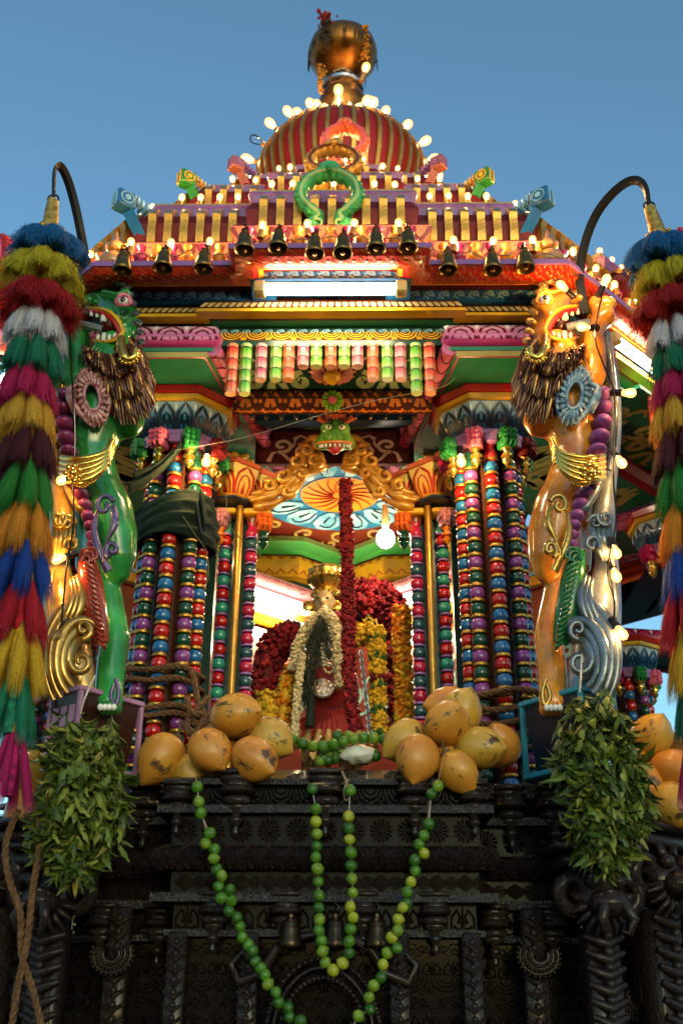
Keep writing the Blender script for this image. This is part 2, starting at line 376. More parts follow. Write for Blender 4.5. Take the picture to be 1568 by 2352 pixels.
# ---------------------------------------------------------------- black carved base
base = thing('carved_wooden_base', 'dark oiled wooden chariot base carved with rosettes, brackets and arches', 'chariot base', (0, 2.5, 0))
BP, BI = facepath(.36, .60, .27, (0,))
prof = [(-.42, 2.515), (-.13, 2.515), (-.002, 2.455), (.014, 2.452), (.014, 2.434), (-.03, 2.43), (-.03, 2.355), (.028, 2.352), (.028, 2.326), (-.022, 2.322), (-.022, 2.212), (.015, 2.206), (.036, 2.19), (.045, 2.165), (.036, 2.14), (.015, 2.124), (-.03, 2.12), (-.03, 2.042), (.03, 2.038), (.03, 2.01), (-.045, 2.006), (-.045, 1.92), (-.02, 1.915), (-.02, 1.895), (-.09, 1.89), (-.11, 1.2), (.2, 1.15), (.2, .75), (-.1, .7), (-.1, .05)]
mb = MB(); sweep(mb, BP, prof); mb.build('moulded_body', WOODB, base, ang=30)
for nm_, pr_ in (('top_lip', [(-.125, 2.5165), (.0, 2.458), (.017, 2.4545), (.017, 2.432), (-.01, 2.43)]), ('fascia', [(-.02, 2.3555), (.031, 2.354), (.031, 2.3245), (-.015, 2.323)]), ('lower_ledge', [(-.02, 2.0415), (.033, 2.0395), (.033, 2.0085), (-.03, 2.0065)]), ('foot_ledge', [(-.03, 1.918), (-.016, 1.917), (-.016, 1.894), (-.06, 1.892)])):
    mb = MB(); sweep(mb, BP, pr_); mb.build(nm_, WETF, base, ang=30)
mb = MB(); mb.prism(octp(.02), 2.44, 2.52); mb.build('deck', paint('deck_boards', (.05, .03, .02), rough=.5), base)
# carved strips per face: front bay, bay returns' neighbours (wings) and the slanted faces
def sub(p, a, b): return p[a:b + 1]
faces = [(BI[0] + 1, 'bay'), (BI[0] - 1, 'wing'), (BI[0] + 3, 'wing'), (7 + 4, 'diag'), (1 + 4, 'diag')]
NB = len(BP)
faces = [(i % NB, k) for i, k in [(BI[0] + 1, 'bay'), (BI[0] - 1, 'wing'), (BI[0] + 3, 'wing'), (NB - 1, 'diag'), (BI[0] + 4, 'diag')]]
def bandseg(i, a, b): return Seg(BP, i, prof[a:b + 1])
# rows of small studs along the ledges, too small to pick apart
c = MB()
for i, kind in faces:
    for (a_, t_, r_) in ((3, .5, .006), (7, .0, .006), (8, 1., .006), (18, .0, .006), (19, 1., .006), (22, .5, .006), (10, .0, .005)):
        sg = bandseg(i, a_, a_ + 1); n = int(min(sg.L, 1.3) / .017)
        for k in range(n):
            x = (k + .5) * .017; x = x if (kind != 'diag' or i != NB - 1) else sg.L - x
            c.sph(sg.pos(x, t_, .001), (r_, r_, r_ * .8), 5, 3)
o_ = c.build('ledge_studs', WOODF, base); o_['kind'] = 'stuff'
# a rosette: petalled disc, shared mesh
def rosette_mesh(name, n=14, r=.045, h=.012):
    m = MB()
    for k in range(n):
        a = 2 * pi * k / n; c, s_ = cos(a), sin(a); w_ = pi / n * .8
        q = [(r * .28 * cos(a - w_ * .7), r * .28 * sin(a - w_ * .7), 0), (r * .95 * cos(a - w_), r * .95 * sin(a - w_), 0), (r * c * 1.05, r * s_ * 1.05, .001), (r * .95 * cos(a + w_), r * .95 * sin(a + w_), 0), (r * .28 * cos(a + w_ * .7), r * .28 * sin(a + w_ * .7), 0), (r * .75 * c, r * .75 * s_, h), (r * .3 * c, r * .3 * s_, h * .7)]
        m.add(q, [(0, 1, 5, 6), (1, 2, 5), (2, 3, 5), (3, 4, 6, 5)])
    m.lathe([(r * .3, 0), (r * .3, h * .9), (r * .18, h * 1.7), (0, h * 2)], 10)
    return m.mesh(name)
ROS = rosette_mesh('rosette'); ROS.materials.append(WOODF)
DIA = MB(); DIA.add([(-.05, 0, 0), (0, -.032, 0), (.05, 0, 0), (0, .032, 0), (0, 0, .022)], [(0, 1, 4), (1, 2, 4), (2, 3, 4), (3, 0, 4)])
DIA = DIA.mesh('diamond', 5); DIA.materials.append(WOODF)
def onface(sg, x, t, e=0):
    p = sg.pos(x, t, e); n = (sg.pos(x, t, 1) - sg.pos(x, t, 0)).normalized(); tx = (sg.pos(x + .01, t, 0) - sg.pos(x, t, 0)).normalized(); ty = n.cross(tx)
    return Matrix(((tx.x, ty.x, n.x, p.x), (tx.y, ty.y, n.y, p.y), (tx.z, ty.z, n.z, p.z), (0, 0, 0, 1)))
for i, kind in faces:
    # foliage panels between brackets
    sg = bandseg(i, 5, 6); c = MB()
    strokes(c, sg, M_ACANTH, cell=.11, e=.001, thick=.014); strokes(c, sg, M_VINE, cell=.11, e=.001, thick=.01, t0=.45, t1=1); c.build('foliage_carving', WOODF, base, ang=60)
    # rosette row
    sg = bandseg(i, 9, 10); n = max(1, round(sg.L / .105))
    if kind == 'diag': n = min(n, 9)
    for k in range(n):
        x = (k + .5) * .105 if kind == 'diag' and i != NB - 1 else (sg.L - (k + .5) * .105 if kind == 'diag' else (k + .5) * sg.L / n)
        put(bpy.data.objects.new('rosette', ROS), base, onface(sg, x, .5))
    # petalled torus
    sg = bandseg(i, 11, 15); c = MB()
    strokes(c, sg, M_PETAL, cell=.075, e=.0005, thick=.007); c.build('petal_roll', WOODR, base, ang=60)
    # diamond row
    sg = bandseg(i, 16, 17); n = max(1, round(sg.L / .105))
    if kind == 'diag': n = min(n, 9)
    for k in range(n):
        x = (k + .5) * .105 if kind == 'diag' and i != NB - 1 else (sg.L - (k + .5) * .105 if kind == 'diag' else (k + .5) * sg.L / n)
        put(bpy.data.objects.new('diamond', DIA), base, onface(sg, x, .5))
        put(bpy.data.objects.new('rosette', ROS), base, onface(sg, min(x + .052, sg.L), .5) @ S(.55))
    sg = bandseg(i, 20, 21); c = MB(); strokes(c, sg, M_LEAF, cell=.1, e=.001, thick=.012); c.build('leaf_frieze', WOODF, base, ang=60)
    sg = bandseg(i, 24, 25)
    c = MB(); [strokes(c, sg, (M_VINE, M_LEAF, M_ACANTH)[q % 3], cell=(.11, .075, .12)[q % 3], e=.0005, thick=.013, t0=.012 + q * .085, t1=.09 + q * .085, flip=(2, False, False)[q % 3]) for q in range(8)]; o_ = c.build('vine_panel', WOODF, base, ang=60); o_['kind'] = 'stuff'
# trefoil notches cut as raised frames on the sloping board
sg = bandseg(BI[0] + 1, 1, 2); c = MB()
strokes(c, sg, [([(.2, .75), (.28, .75), (.3, .55), (.38, .55), (.42, .3), (.5, .15), (.58, .3), (.62, .55), (.7, .55), (.72, .75), (.8, .75)], .16)], cell=.145, e=.001, thick=.006)
c.build('notched_edge', WOOD, base, ang=60)
# lotus brackets with turned drops
BK = MB()
for k, (w_, d_, z_) in enumerate(((.1, .05, 0), (.086, .07, -.028), (.1, .085, -.05), (.082, .065, -.085), (.06, .045, -.105))):
    BK.lathe([(w_ * .62, -.014), (w_ * .72, -.004), (w_ * .66, .012), (w_ * .5, .02)], 16, T(0, 0, z_) @ S(1, d_ / .09, 1), pi / 16, lambda a, j: 1 + .1 * cos(a * 8))
BK.box((0, 0, .02), (.13, .1, .02), bev=.004)
BK = BK.mesh('bracket', 50); BK.materials.append(WOOD)
DR = MB(); DR.lathe([(.0, -.105), (.012, -.1), (.017, -.085), (.011, -.072), (.014, -.06), (.026, -.05), (.028, -.038), (.016, -.026), (.022, -.012), (.024, 0)], 12)
DR = DR.mesh('turned_drop', 60); DR.materials.append(WOODF)
def bracket(x, y, z, rz=0, s_=1):
    b_ = put(bpy.data.objects.new('bracket', BK), base, T(x, y, z) @ RZ(rz) @ S(s_))
    put(bpy.data.objects.new('turned_drop', DR), b_, T(x, y, z - .115 * s_) @ RZ(rz) @ S(s_))
for x in (-.335, 0, .335): bracket(x, -.065, 2.455)
for x in (-.56, .56): bracket(x, -.05, 2.42, 0, .8)
for x in (-.73, -.9, .73, .9): bracket(x, .2, 2.45, 0, 1)
for x in (-.4, -.14, .14, .4): bracket(x, -.05, 2.02, 0, .85)
for x in (-.64, -.86, .64, .86): bracket(x, .2, 2.0, 0, .9)
for sgn in (-1, 1):
    for k in range(4):
        t_ = .25 + k * .33; bracket(sgn * (.95 + t_ * .72), .16 + t_ * .72, 2.44, sgn * radians(45), 1.1)
        bracket(sgn * (.95 + t_ * .72), .16 + t_ * .72, 2.0, sgn * radians(45), 1)
# carved posts, central niche arch and scroll masses of the lower storey
POST = MB()
POST.box((0, 0, -.3), (.07, .05, .62), bev=.006)
for k in range(14):
    z_ = -.02 - k * .042
    POST.tube([(-.036, -.026, z_), (0, -.04, z_ - .022), (.036, -.026, z_)], [.006, .009, .006], 6)
    POST.sph((0, -.03, z_ - .004), (.012, .012, .014), 8, 6)
POST = POST.mesh('carved_post', 50); POST.materials.append(WOOD)
for x in (-.53, -.27, .27, .53): put(bpy.data.objects.new('carved_post', POST), base, T(x, -.02, 1.9))
for x in (-.78, .78, -1.02, 1.02): put(bpy.data.objects.new('carved_post', POST), base, T(x, .17, 2.0) @ S(1.2))
for sgn in (-1, 1):
    for k in range(3):
        put(bpy.data.objects.new('carved_post', POST), base, T(sgn * (1.2 + k * .3), .3 + k * .3, 2.1) @ RZ(sgn * radians(45)) @ S(1.5))
c = MB()
for q, (r_, h_) in enumerate(((.2, .26), (.175, .23), (.15, .195))):
    pts = [(r_ * cos(a), -.045 - .012 * q, 1.56 + h_ * sin(a)) for a in [pi * k / 28 for k in range(29)]]
    c.tube(pts, .008, 7)
    for k in range(29):
        if q != 1: c.sph((pts[k][0], pts[k][1] - .012, pts[k][2]), .011, 6, 5)
    c.tube([(-r_, -.045, 1.56), (-r_, -.045, 1.3)], .016, 7); c.tube([(r_, -.045, 1.56), (r_, -.045, 1.3)], .016, 7)
for sgn in (-1, 1):
    c.tube([(sgn * x, -.06, z) for x, z in ((.02, 1.9), (.1, 1.89), (.17, 1.85), (.22, 1.77), (.3, 1.74), (.33, 1.8), (.29, 1.84), (.25, 1.81))], [.012, .018, .02, .02, .018, .015, .012, .008], 8)
c.build('niche_arch', WOOD, base, ang=60)
# beast-head corbels with rolled manes at the corners
def corbel(x, y, z, rz, s_):
    m = MB()
    m.sph((0, -.05, 0), (.11, .1, .1)); m.sph((0, -.15, -.02), (.08, .07, .055)); m.sph((-.05, -.13, .06), .03); m.sph((.05, -.13, .06), .03)
    for e in (-1, 1):
        m.tube(spiral3((e * .1, -.04, .03), .07, e), [.02 + .001 * k for k in range(15)], 7)
        m.tube([(e * .04, -.2, -.03), (e * .06, -.22, -.08), (e * .05, -.2, -.13), (e * .02, -.19, -.12)], [.022, .02, .014, .008], 7)
        m.tube([(e * .03, -.1, .09), (e * .06, -.09, .15), (e * .03, -.06, .17)], [.02, .016, .006], 7)
    for k in range(9):
        a = radians(200 + k * 17.5); m.tube([(0.05 * cos(a), -.1, .05 * sin(a)), (.1 * cos(a), -.12, .1 * sin(a)), (.13 * cos(a), -.08, .14 * sin(a))], [.012, .014, .006], 6)
    m.box((0, .0, .14), (.3, .22, .045), bev=.01); m.box((0, .0, .19), (.36, .26, .03), bev=.01)
    for k in range(11):
        z_ = -.13 - k * .055; m.tube([(-.075 + .002 * k, -.06, z_), (0, -.1 + .004 * k, z_ - .03), (.075 - .002 * k, -.06, z_)], [.012, .022, .012], 7)
        m.sph((0, -.1 + .004 * k, z_), (.02, .02, .022), 8, 6)
    m.box((0, -.01, -.45), (.13, .1, .7), bev=.01)
    m.build('beast_corbel', WOOD, base, T(x, y, z) @ RZ(rz) @ S(s_), ang=70)
def spiral3(c0, r, e):
    return [(c0[0] + e * (r * (.25 + .75 * k / 14)) * cos(radians(30 + 30 * k)), c0[1] - .06 + .004 * k, c0[2] - r * (.25 + .75 * k / 14) * sin(radians(30 + 30 * k))) for k in range(15)]
for sgn in (-1, 1):
    corbel(sgn * .99, .0, 2.02, sgn * radians(10), .95); corbel(sgn * 1.5, .45, 2.1, sgn * radians(45), 1.3); corbel(sgn * 1.22, .1, 2.1, sgn * radians(40), 1)
    c = MB()
    for (x, z, r_) in ((.79, 1.84, .07), (1.15, 1.7, .07), (1.32, 1.86, .08), (1.2, 2.28, .07), (1.38, 2.2, .08)):
        y = -.02 if x < 1 else .16
        c = MB()
        for q in range(3):
            c.tube([(sgn * (x + r_ * (1 - q * .28) * cos(radians(a))), y + (.12 if x < 1 else (x - 1.1) * .5) - .01 * q, z - r_ * (1 - q * .28) * sin(radians(a)) * .9) for a in range(-20, 220, 16)], .0085, 6)
            for a in range(-20, 220, 14): c.sph((sgn * (x + r_ * (1.14 - q * .28) * cos(radians(a))), y + (.12 if x < 1 else (x - 1.1) * .5) - .012 * q, z - r_ * (1.14 - q * .28) * sin(radians(a)) * .9), .007, 5, 4)
        c.build('scroll_carving', WOOD, base, ang=70)

# ---------------------------------------------------------------- beaded pillars
def bead_mesh(name, r, h):
    m = MB(); m.lathe([(r * .42, -h / 2), (r * .8, -h * .4), (r * .97, -h * .2), (r, 0), (r * .97, h * .2), (r * .8, h * .4), (r * .42, h / 2)], 18)
    return m.mesh(name, 60)
def ring_mesh(name, r, h):
    m = MB(); m.lathe([(r * .6, -h / 2), (r * .93, -h * .42), (r, 0), (r * .93, h * .42), (r * .6, h / 2)], 16); return m.mesh(name, 60)
BM = bead_mesh('bead', .0365, .062); RM = ring_mesh('ring', .0365, .017)
BMJ = bead_mesh('bead', .0335, .058); RMJ = ring_mesh('ring', .031, .013)
VM = MB(); VM.lathe([(.026, -.05), (.036, -.03), (.037, -.012), (.028, .012), (.022, .028), (.03, .045), (.031, .052), (.02, .054)], 18); VM = VM.mesh('vase_bead', 60)
for me_ in (BM, RM, BMJ, RMJ, VM): me_.materials.append(None)
def strand(par, x, y, ztop, zbot, cols, pitch=.0765, bm=BM, rm=RM, ringmat=GOLDP, rings='each', shaft=SHAFT, shtop=None, vase=True):
    k = 0; z = ztop; rmb = MB()
    if vase: inst('vase_bead', VM, BEAD[cols[0]], par, T(x, y, ztop) @ S(bm is BM and 1 or .9)); z -= .0765
    while z > zbot:
        inst('bead', bm, BEAD[cols[(k + 1) % 2]], par, T(x + rng.uniform(-.001, .001), y, z) @ RZ(rng.random() * 6))
        if rings == 'each': inst('ring', rm, ringmat, par, T(x, y, z + pitch / 2) @ RX(rng.uniform(-.03, .03)))
        else: rmb.lathe([(.022, -.008), (.036, 0), (.022, .008)], 12, T(x, y, z + pitch / 2))
        z -= pitch; k += 1
    if rings != 'each': tag(rmb.build('ring', ringmat, par), None, kind='stuff')
    if shtop: 
        m = MB(); m.lathe([(.031, ztop + .045), (.033, ztop + .055), (.033, shtop)], 14, T(x, y, 0)); m.build('shaft', shaft, par)
# pendant bracket: petalled block with gold drop
PB = MB()
PB.box((0, -.01, .03), (.085, .08, .05), bev=.004)
for k in range(3):
    for q in range(3):
        x_ = -.026 + k * .026; PB.tube([(x_, -.052, .05 - q * .026), (x_, -.06, .03 - q * .026), (x_, -.05, .012 - q * .026)], [.013, .014, .006], 6)
PB.box((0, -.012, -.02), (.07, .068, .05), bev=.006)
PB = PB.mesh('petal_block', 50); PB.materials.append(None)
GD = MB(); GD.lathe([(0, -.105), (.008, -.095), (.022, -.078), (.026, -.066), (.012, -.055), (.03, -.046), (.03, -.036), (.014, -.03), (.017, -.012), (.026, -.004), (.026, .004)], 14); GD = GD.mesh('gold_drop', 50); GD.materials.append(GOLDB)
def pendant(par, M, col, s_=1, dropmat=None):
    b_ = inst('petal_block', PB, P[col] if isinstance(col, str) else col, par, M @ S(s_))
    inst('gold_drop', GD, dropmat or GOLDB, b_, M @ S(s_) @ T(0, -.012, -.045))
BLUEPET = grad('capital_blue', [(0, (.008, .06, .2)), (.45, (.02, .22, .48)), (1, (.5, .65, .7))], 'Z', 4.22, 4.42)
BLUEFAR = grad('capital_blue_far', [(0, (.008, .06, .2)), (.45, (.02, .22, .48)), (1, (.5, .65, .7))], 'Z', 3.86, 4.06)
def pillar(x, y, rz, label, far=False, zoff=0, group='beaded pillars around the pavilion'):
    t = thing('beaded_pillar', label, 'pillar', (x, y, 2.5), group)
    zt = 4.14 + zoff; W = T(x, y, 0) @ RZ(rz)
    m = MB(); m.lathe([(.098, 2.5), (.098, 4.3 + zoff)], 8, W, pi / 8); m.build('core', DRUMBROWN, t, ang=20)
    for k, a in enumerate([-135, -90, -45, 0, 45, 90, 135]):
        if far and abs(a) > 100: continue
        p = W @ Vector((.135 * sin(radians(a)), -.135 * cos(radians(a)), 0))
        cols = ('red', 'blue') if k % 2 else ('green', 'purple')
        strand(t, p.x, p.y, zt - (.0 if k % 2 else .03), 2.53, cols, rings='one' if far else 'each', shaft=SHAFTG if k % 3 == 0 else SHAFT, shtop=4.3 + zoff)
    zz = zoff
    # capital: blue lotus cove, yellow lip, red top
    m = MB(); m.lathe([(.13, 4.22 + zz), (.16, 4.225 + zz), (.2, 4.26 + zz), (.235, 4.32 + zz), (.25, 4.385 + zz), (.24, 4.40 + zz)], 8, W, pi / 8)
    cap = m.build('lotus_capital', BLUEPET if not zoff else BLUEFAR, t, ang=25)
    oc = [(W @ Vector((.25 * cos(pi / 8 + pi / 4 * k), .25 * sin(pi / 8 + pi / 4 * k), 0))) for k in range(8)]
    prf = [(.0, 4.385 + zz), (-.013, 4.32 + zz), (-.044, 4.26 + zz), (-.08, 4.225 + zz)]
    m = MB(); path = [(p.x, p.y) for p in oc]
    for k in range(8): strokes(m, Seg(path, k, prf), M_PETAL, n=2 if not far else 2, e=.004)
    m.build('petal_lines', P['dblue'] if far else paint('capital_ink', (.01, .02, .05)), cap)
    m = MB()
    for k in range(8): strokes(m, Seg(path, k, prf), M_STAR, n=2, e=.004)
    m.build('star_marks', P['white'], cap)
    m = MB(); m.lathe([(.24, 4.392 + zz), (.272, 4.396 + zz), (.276, 4.42 + zz), (.25, 4.424 + zz)], 8, W, pi / 8); m.build('capital_lip', P['yellow'], t, ang=20)
    m = MB(); m.lathe([(.24, 4.42 + zz), (.285, 4.425 + zz), (.3, 4.458 + zz), (.2, 4.46 + zz)], 8, W, pi / 8); m.build('capital_top', P['red'], t, ang=20)
    for k, a in enumerate([-112, -67.5, -22.5, 22.5, 67.5, 112]):
        p = W @ T(.0, 0, 0) @ RZ(radians(a)) @ T(0, -.18, 4.19 + zz)
        pendant(t, p, ('magenta', 'green', 'pink', 'green', 'deepred', 'green')[k] if k != 2 else 'pink')
    m = MB()
    for k in range(8):
        m.box((0, -.15, 4.235 + zz), (.08, .1, .03), W @ RZ(pi / 4 * k), bev=.004); m.box((0, -.178, 4.21 + zz), (.06, .04, .06), W @ RZ(pi / 4 * k), bev=.004)
    m.build('bracket_arm', P['lilac'], t)
    return t
pl_ = pillar(-.77, .58, 0, 'beaded pillar with a green cloth and coir rope, behind the green beast')
pr_ = pillar(.775, .58, 0, 'beaded pillar bound with coir rope, behind the orange beast')
pillar(2.08, 1.9, radians(45), 'beaded pillar at the right edge behind the tassels', True)
pillar(-2.08, 1.9, radians(-45), 'beaded pillar at the left edge behind the tassels', True)
pillar(2.05, 3.3, radians(80), 'far beaded pillar seen right of the orange beast', True, -.36)
pillar(-2.05, 3.3, radians(-80), 'far beaded pillar seen left of the green beast', True, -.36)
pillar(1.0, 5.1, radians(180), 'rear beaded pillar seen deep behind the right door frame', True)
pillar(-1.0, 5.1, radians(180), 'rear beaded pillar seen deep behind the left door frame', True)

# ---------------------------------------------------------------- inner door frame: beaded jambs, gold poles, lotus cups
LOTUSY = grad('lotus_yellow', [(0, (.75, .3, .02)), (.5, (.78, .5, .06)), (1, (.75, .62, .25))], 'Z', 4.07, 4.25)
def jamb(sg):
    nm = 'left' if sg < 0 else 'right'
    t = thing('beaded_door_frame', 'green door post with teal, red and crimson bead strings, %s of the deity' % nm, 'door frame', (sg * .5, .9, 2.5), 'beaded door frames')
    strand(t, sg * .562, .9, 3.95, 2.53, ('teal', 'red'), .0735, BMJ, RMJ, P['lilac'], shtop=4.12, shaft=paint('jamb_shaft', (.03, .012, .01), .15, coat=1))
    strand(t, sg * .428, .92, 3.94, 2.53, ('crimson', 'slate'), .0735, BMJ, RMJ, P['lilac'], shtop=4.12, shaft=paint('jamb_shaft_brown', (.16, .04, .01), .15, coat=1))
    m = MB(); m.box((sg * .495, .985, 3.32), (.1, .08, 1.64), bev=.01); m.box((sg * .64, 1.0, 3.32), (.05, .06, 1.64)); m.build('post', P['dgreen'], t)
    m = MB(); m.lathe([(.019, 2.5), (.019, 4.15)], 14, T(sg * .49, .87, 0)); m.build('gold_pole', GOLDP, t)
    pendant(t, T(sg * .58, .86, 3.97) @ RZ(sg * .3), paint('mauve_petals', (.5, .2, .25)), .95, P['orange'])
    pendant(t, T(sg * .365, .87, 3.95) @ RZ(-sg * .3), paint('orange_petals', (.7, .13, .02)), .95, BEAD['green'])
    m = MB(); m.box((sg * .57, .89, 4.03), (.12, .1, .03), bev=.006); m.box((sg * .4, .9, 4.03), (.14, .1, .035), bev=.006); m.build('bracket_arm', P['yellow'], t)
    # chain of lotus cups
    for k, (x, y, r_) in enumerate(((.69, .72, .125), (.535, .85, .115), (.405, .96, .095))):
        W = T(sg * x, y, 0)
        m = MB(); m.lathe([(r_ * .62, 4.0770), (r_ * .8, 4.0897), (r_, 4.1322), (r_ * 1.22, 4.2087), (r_ * 1.3, 4.2385), (r_ * 1.1, 4.2470)], 6, W, sg * .3 + pi / 6 * 0); cup = m.build('lotus_cup', LOTUSY, t, ang=25)
        m = MB(); pth = [((W @ Vector((r_ * 1.3 * cos(sg * .3 + pi / 3 * q), r_ * 1.3 * sin(sg * .3 + pi / 3 * q), 0))).xy[:]) for q in range(6)]
        for q in range(6): strokes(m, Seg(pth, q, [(0, 4.2359), (-r_ * .08, 4.2002), (-r_ * .3 * .87, 4.1322), (-r_ * .5 * .87, 4.0897)]), M_PETAL[:3], n=1, e=.003)
        m.build('petal_lines', P['red'], cup)
        m = MB(); m.lathe([(r_ * 1.1, 4.2427), (r_ * 1.36, 4.2470), (r_ * 1.38, 4.2683), (r_, 4.2699)], 6, W, sg * .3); m.build('cup_rim', P['salmon'], cup, ang=20)
        m = MB(); m.lathe([(r_ * .5, 4.0600), (r_ * .85, 4.0642), (r_ * .85, 4.0762), (r_ * .4, 4.0778)], 6, W, sg * .3); m.build('cup_base', P['dblue'], cup, ang=20)
    return t
JL = jamb(-1); JR = jamb(1)
# flexible conduit by the left frame, string of small gold beads by the right one
m = MB(); n_ = 110
m.lathe([(.021 if k % 2 else .0265, 2.55 + k * 1.4 / 220) for k in range(221)], 12, T(-.665, .86, 0)); tag(m.build('flexible_conduit', paint('conduit_metal', (.3, .2, .13), .4, .6, 0)), 'ribbed metal conduit running up beside the left door frame', 'conduit')
t = thing('gold_bead_string', 'string of small gold beads hanging beside the right door frame', 'bead string', (.665, .93, 2.55))
sb = MB(); sb.sph((0, 0, 0), .021, 12, 8); sb = sb.mesh('small_bead'); sb.materials.append(BEAD['gold'])
for k in range(36): put(bpy.data.objects.new('small_bead', sb), t, T(.665, .93, 2.57 + k * .0385))
# ropes bound round the front pillars
def rope(mb, pts, r, strands=3, tw=60, seg=5):
    P_ = [Vector(p) for p in pts]; L = [0]
    for a, b in zip(P_, P_[1:]): L.append(L[-1] + (b - a).length)
    n = max(8, int(L[-1] / (r * .9)))
    def pos(s_):
        s_ = min(max(s_, 0), L[-1]); i = 0
        while i < len(L) - 2 and L[i + 1] < s_: i += 1
        return P_[i].lerp(P_[i + 1], (s_ - L[i]) / max(L[i + 1] - L[i], 1e-9))
    for k in range(strands):
        q = []
        for i in range(n + 1):
            s_ = L[-1] * i / n; p = pos(s_); d = (pos(s_ + .01) - pos(s_ - .01)); d = d.normalized() if d.length else Vector((0, 0, 1))
            a = Vector((0, 0, 1)) if abs(d.z) < .8 else Vector((1, 0, 0)); u_ = d.cross(a).normalized(); v_ = d.cross(u_)
            an = 2 * pi * k / strands + s_ / r * .9
            q.append(p + (u_ * cos(an) + v_ * sin(an)) * r * .52)
        mb.tube(q, r * .58, seg)
COIR = paint('coir_rope', (.16, .075, .03), rough=.9, coat=0, var=.5, scale=80, bump=.6, bscale=200)
def smooth(pts, n=6):
    P_ = [Vector(p) for p in pts]; out = []
    for i in range(len(P_) - 1):
        p0, p1, p2, p3 = P_[max(i - 1, 0)], P_[i], P_[i + 1], P_[min(i + 2, len(P_) - 1)]
        for k in range(n):
            t_ = k / n; out.append(.5 * ((2 * p1) + (p2 - p0) * t_ + (2 * p0 - 5 * p1 + 4 * p2 - p3) * t_ ** 2 + (3 * p1 - p0 - 3 * p2 + p3) * t_ ** 3))
    return out + [P_[-1]]
def ringpts(x, y, z, r, dz=0, a0=-150, a1=150, n=26, wob=.01):
    return [(x + r * sin(radians(a0 + (a1 - a0) * k / n)), y - r * cos(radians(a0 + (a1 - a0) * k / n)), z + dz * k / n + wob * sin(k * .9)) for k in range(n + 1)]
m = MB()
for z_, dz in ((3.03, .02), (3.0, -.02), (2.86, .01), (2.83, 0), (2.66, .02)): rope(m, ringpts(-.77, .58, z_, .185, dz), .013)
rope(m, smooth([at(475, 1650, .35), at(455, 1610, .36), at(447, 1560, .38), at(440, 1540, .4)]), .014); rope(m, smooth([at(480, 1600, .36), at(430, 1660, .3), at(445, 1690, .28), at(470, 1640, .3), at(440, 1640, .28), at(430, 1600, .3)]), .014)
rope(m, smooth([at(440, 1660, .32), at(480, 1672, .34), at(520, 1650, .5), at(545, 1630, .7)]), .012)
tag(m.build('coir_rope', COIR, ang=70), 'coir rope knotted round the beaded pillar behind the left coconuts', 'rope')
m = MB()
for z_, dz in ((2.9, .06), (2.84, .04), (2.76, .08), (2.72, .04), (2.68, .0)): rope(m, ringpts(.775, .58, z_, .185, dz), .013)
rope(m, smooth([at(1085, 1600, .35), at(1130, 1590, .36), at(1180, 1582, .38), at(1240, 1590, .36)]), .013)
tag(m.build('coir_rope', COIR, ang=70), 'coir rope wound round the beaded pillar behind the right coconuts', 'rope')
# dark green cloth tied round the left pillar
CLOTH = paint('green_cloth', (.006, .02, .013), rough=.75, coat=0, var=.35, bump=.2, bscale=200)
m = MB(); R_, Q_ = 48, 22; vs = []; fs = []
for i in range(R_ + 1):
    a = radians(-150 + 300 * i / R_)
    for j in range(Q_ + 1):
        t_ = j / Q_; fold = .010 * sin(t_ * 22 + sin(a * 2) * 2) + .006 * sin(t_ * 45 + a * 5) + .01 * sin(a * 3 + t_ * 3)
        r_ = .185 + fold + .02 * sin(pi * t_); z_ = 3.91 - .21 * t_ - .05 * max(0, sin(a)) * t_ + .03 * sin(a)
        vs.append((-.77 + r_ * sin(a), .58 - r_ * cos(a), z_))
for i in range(R_):
    for j in range(Q_): k = i * (Q_ + 1) + j; fs.append((k, k + 1, k + Q_ + 2, k + Q_ + 1))
m.add(vs, fs)
def drape(pa, pb, w0, w1, sag, nf):
    vs = []; fs = []; A, B = Vector(pa), Vector(pb); n = 18; k_ = 10
    for i in range(n + 1):
        t_ = i / n; c_ = A.lerp(B, t_) - Vector((0, 0, sag * sin(pi * t_))); w_ = w0 + (w1 - w0) * t_
        for j in range(k_ + 1):
            q = j / k_ - .5; vs.append((c_.x + q * w_ * .25, c_.y + .02 * sin(q * nf + t_ * 3), c_.z + q * w_))
    for i in range(n):
        for j in range(k_): k = i * (k_ + 1) + j; fs.append((k, k + 1, k + k_ + 2, k + k_ + 1))
    m.add(vs, fs)
drape(at(300, 1110, .3), at(418, 1020, .38), .14, .05, .03, 14); drape(at(455, 1150, .36), at(470, 1215, .36), .12, .1, 0, 12)
o = m.build('green_cloth', CLOTH, ang=180); so_ = o.modifiers.new('thick', 'SOLIDIFY'); so_.thickness = .004
tag(o, 'dark green cloth tied round the left beaded pillar', 'cloth')

# ---------------------------------------------------------------- entablature bands under the eave
ent = thing('painted_entablature', 'painted beam bands of blue scrolls, yellow dentils and gold arches above the pillars', 'entablature', (0, 2.5, 4.4))
def band(par, name, d, bw, bp, prof, mat, orn=(), faces=(7, 0, 1)):
    pth, ix = facepath(d, bw, bp, faces); m = MB(); sweep(m, pth, prof); b_ = m.build(name, mat, par, ang=30)
    n = len(pth)
    for (nm, motif, cell, omat, pr, e, t0, t1, flip) in orn:
        m = MB()
        for i in range(n):
            mid = (Vector(pth[i]) + Vector(pth[(i + 1) % n])) / 2; dv = Vector(pth[(i + 1) % n]) - Vector(pth[i])
            if mid.y > 2.9 or dv.length < .06: continue
            sg = Seg(pth, i, prof[pr[0]:pr[1] + 1]); strokes(m, sg, motif, cell=cell, e=e, t0=t0, t1=t1, flip=flip)
        if m.v: tag(m.build(nm, omat, b_), None, kind='stuff')
    return b_
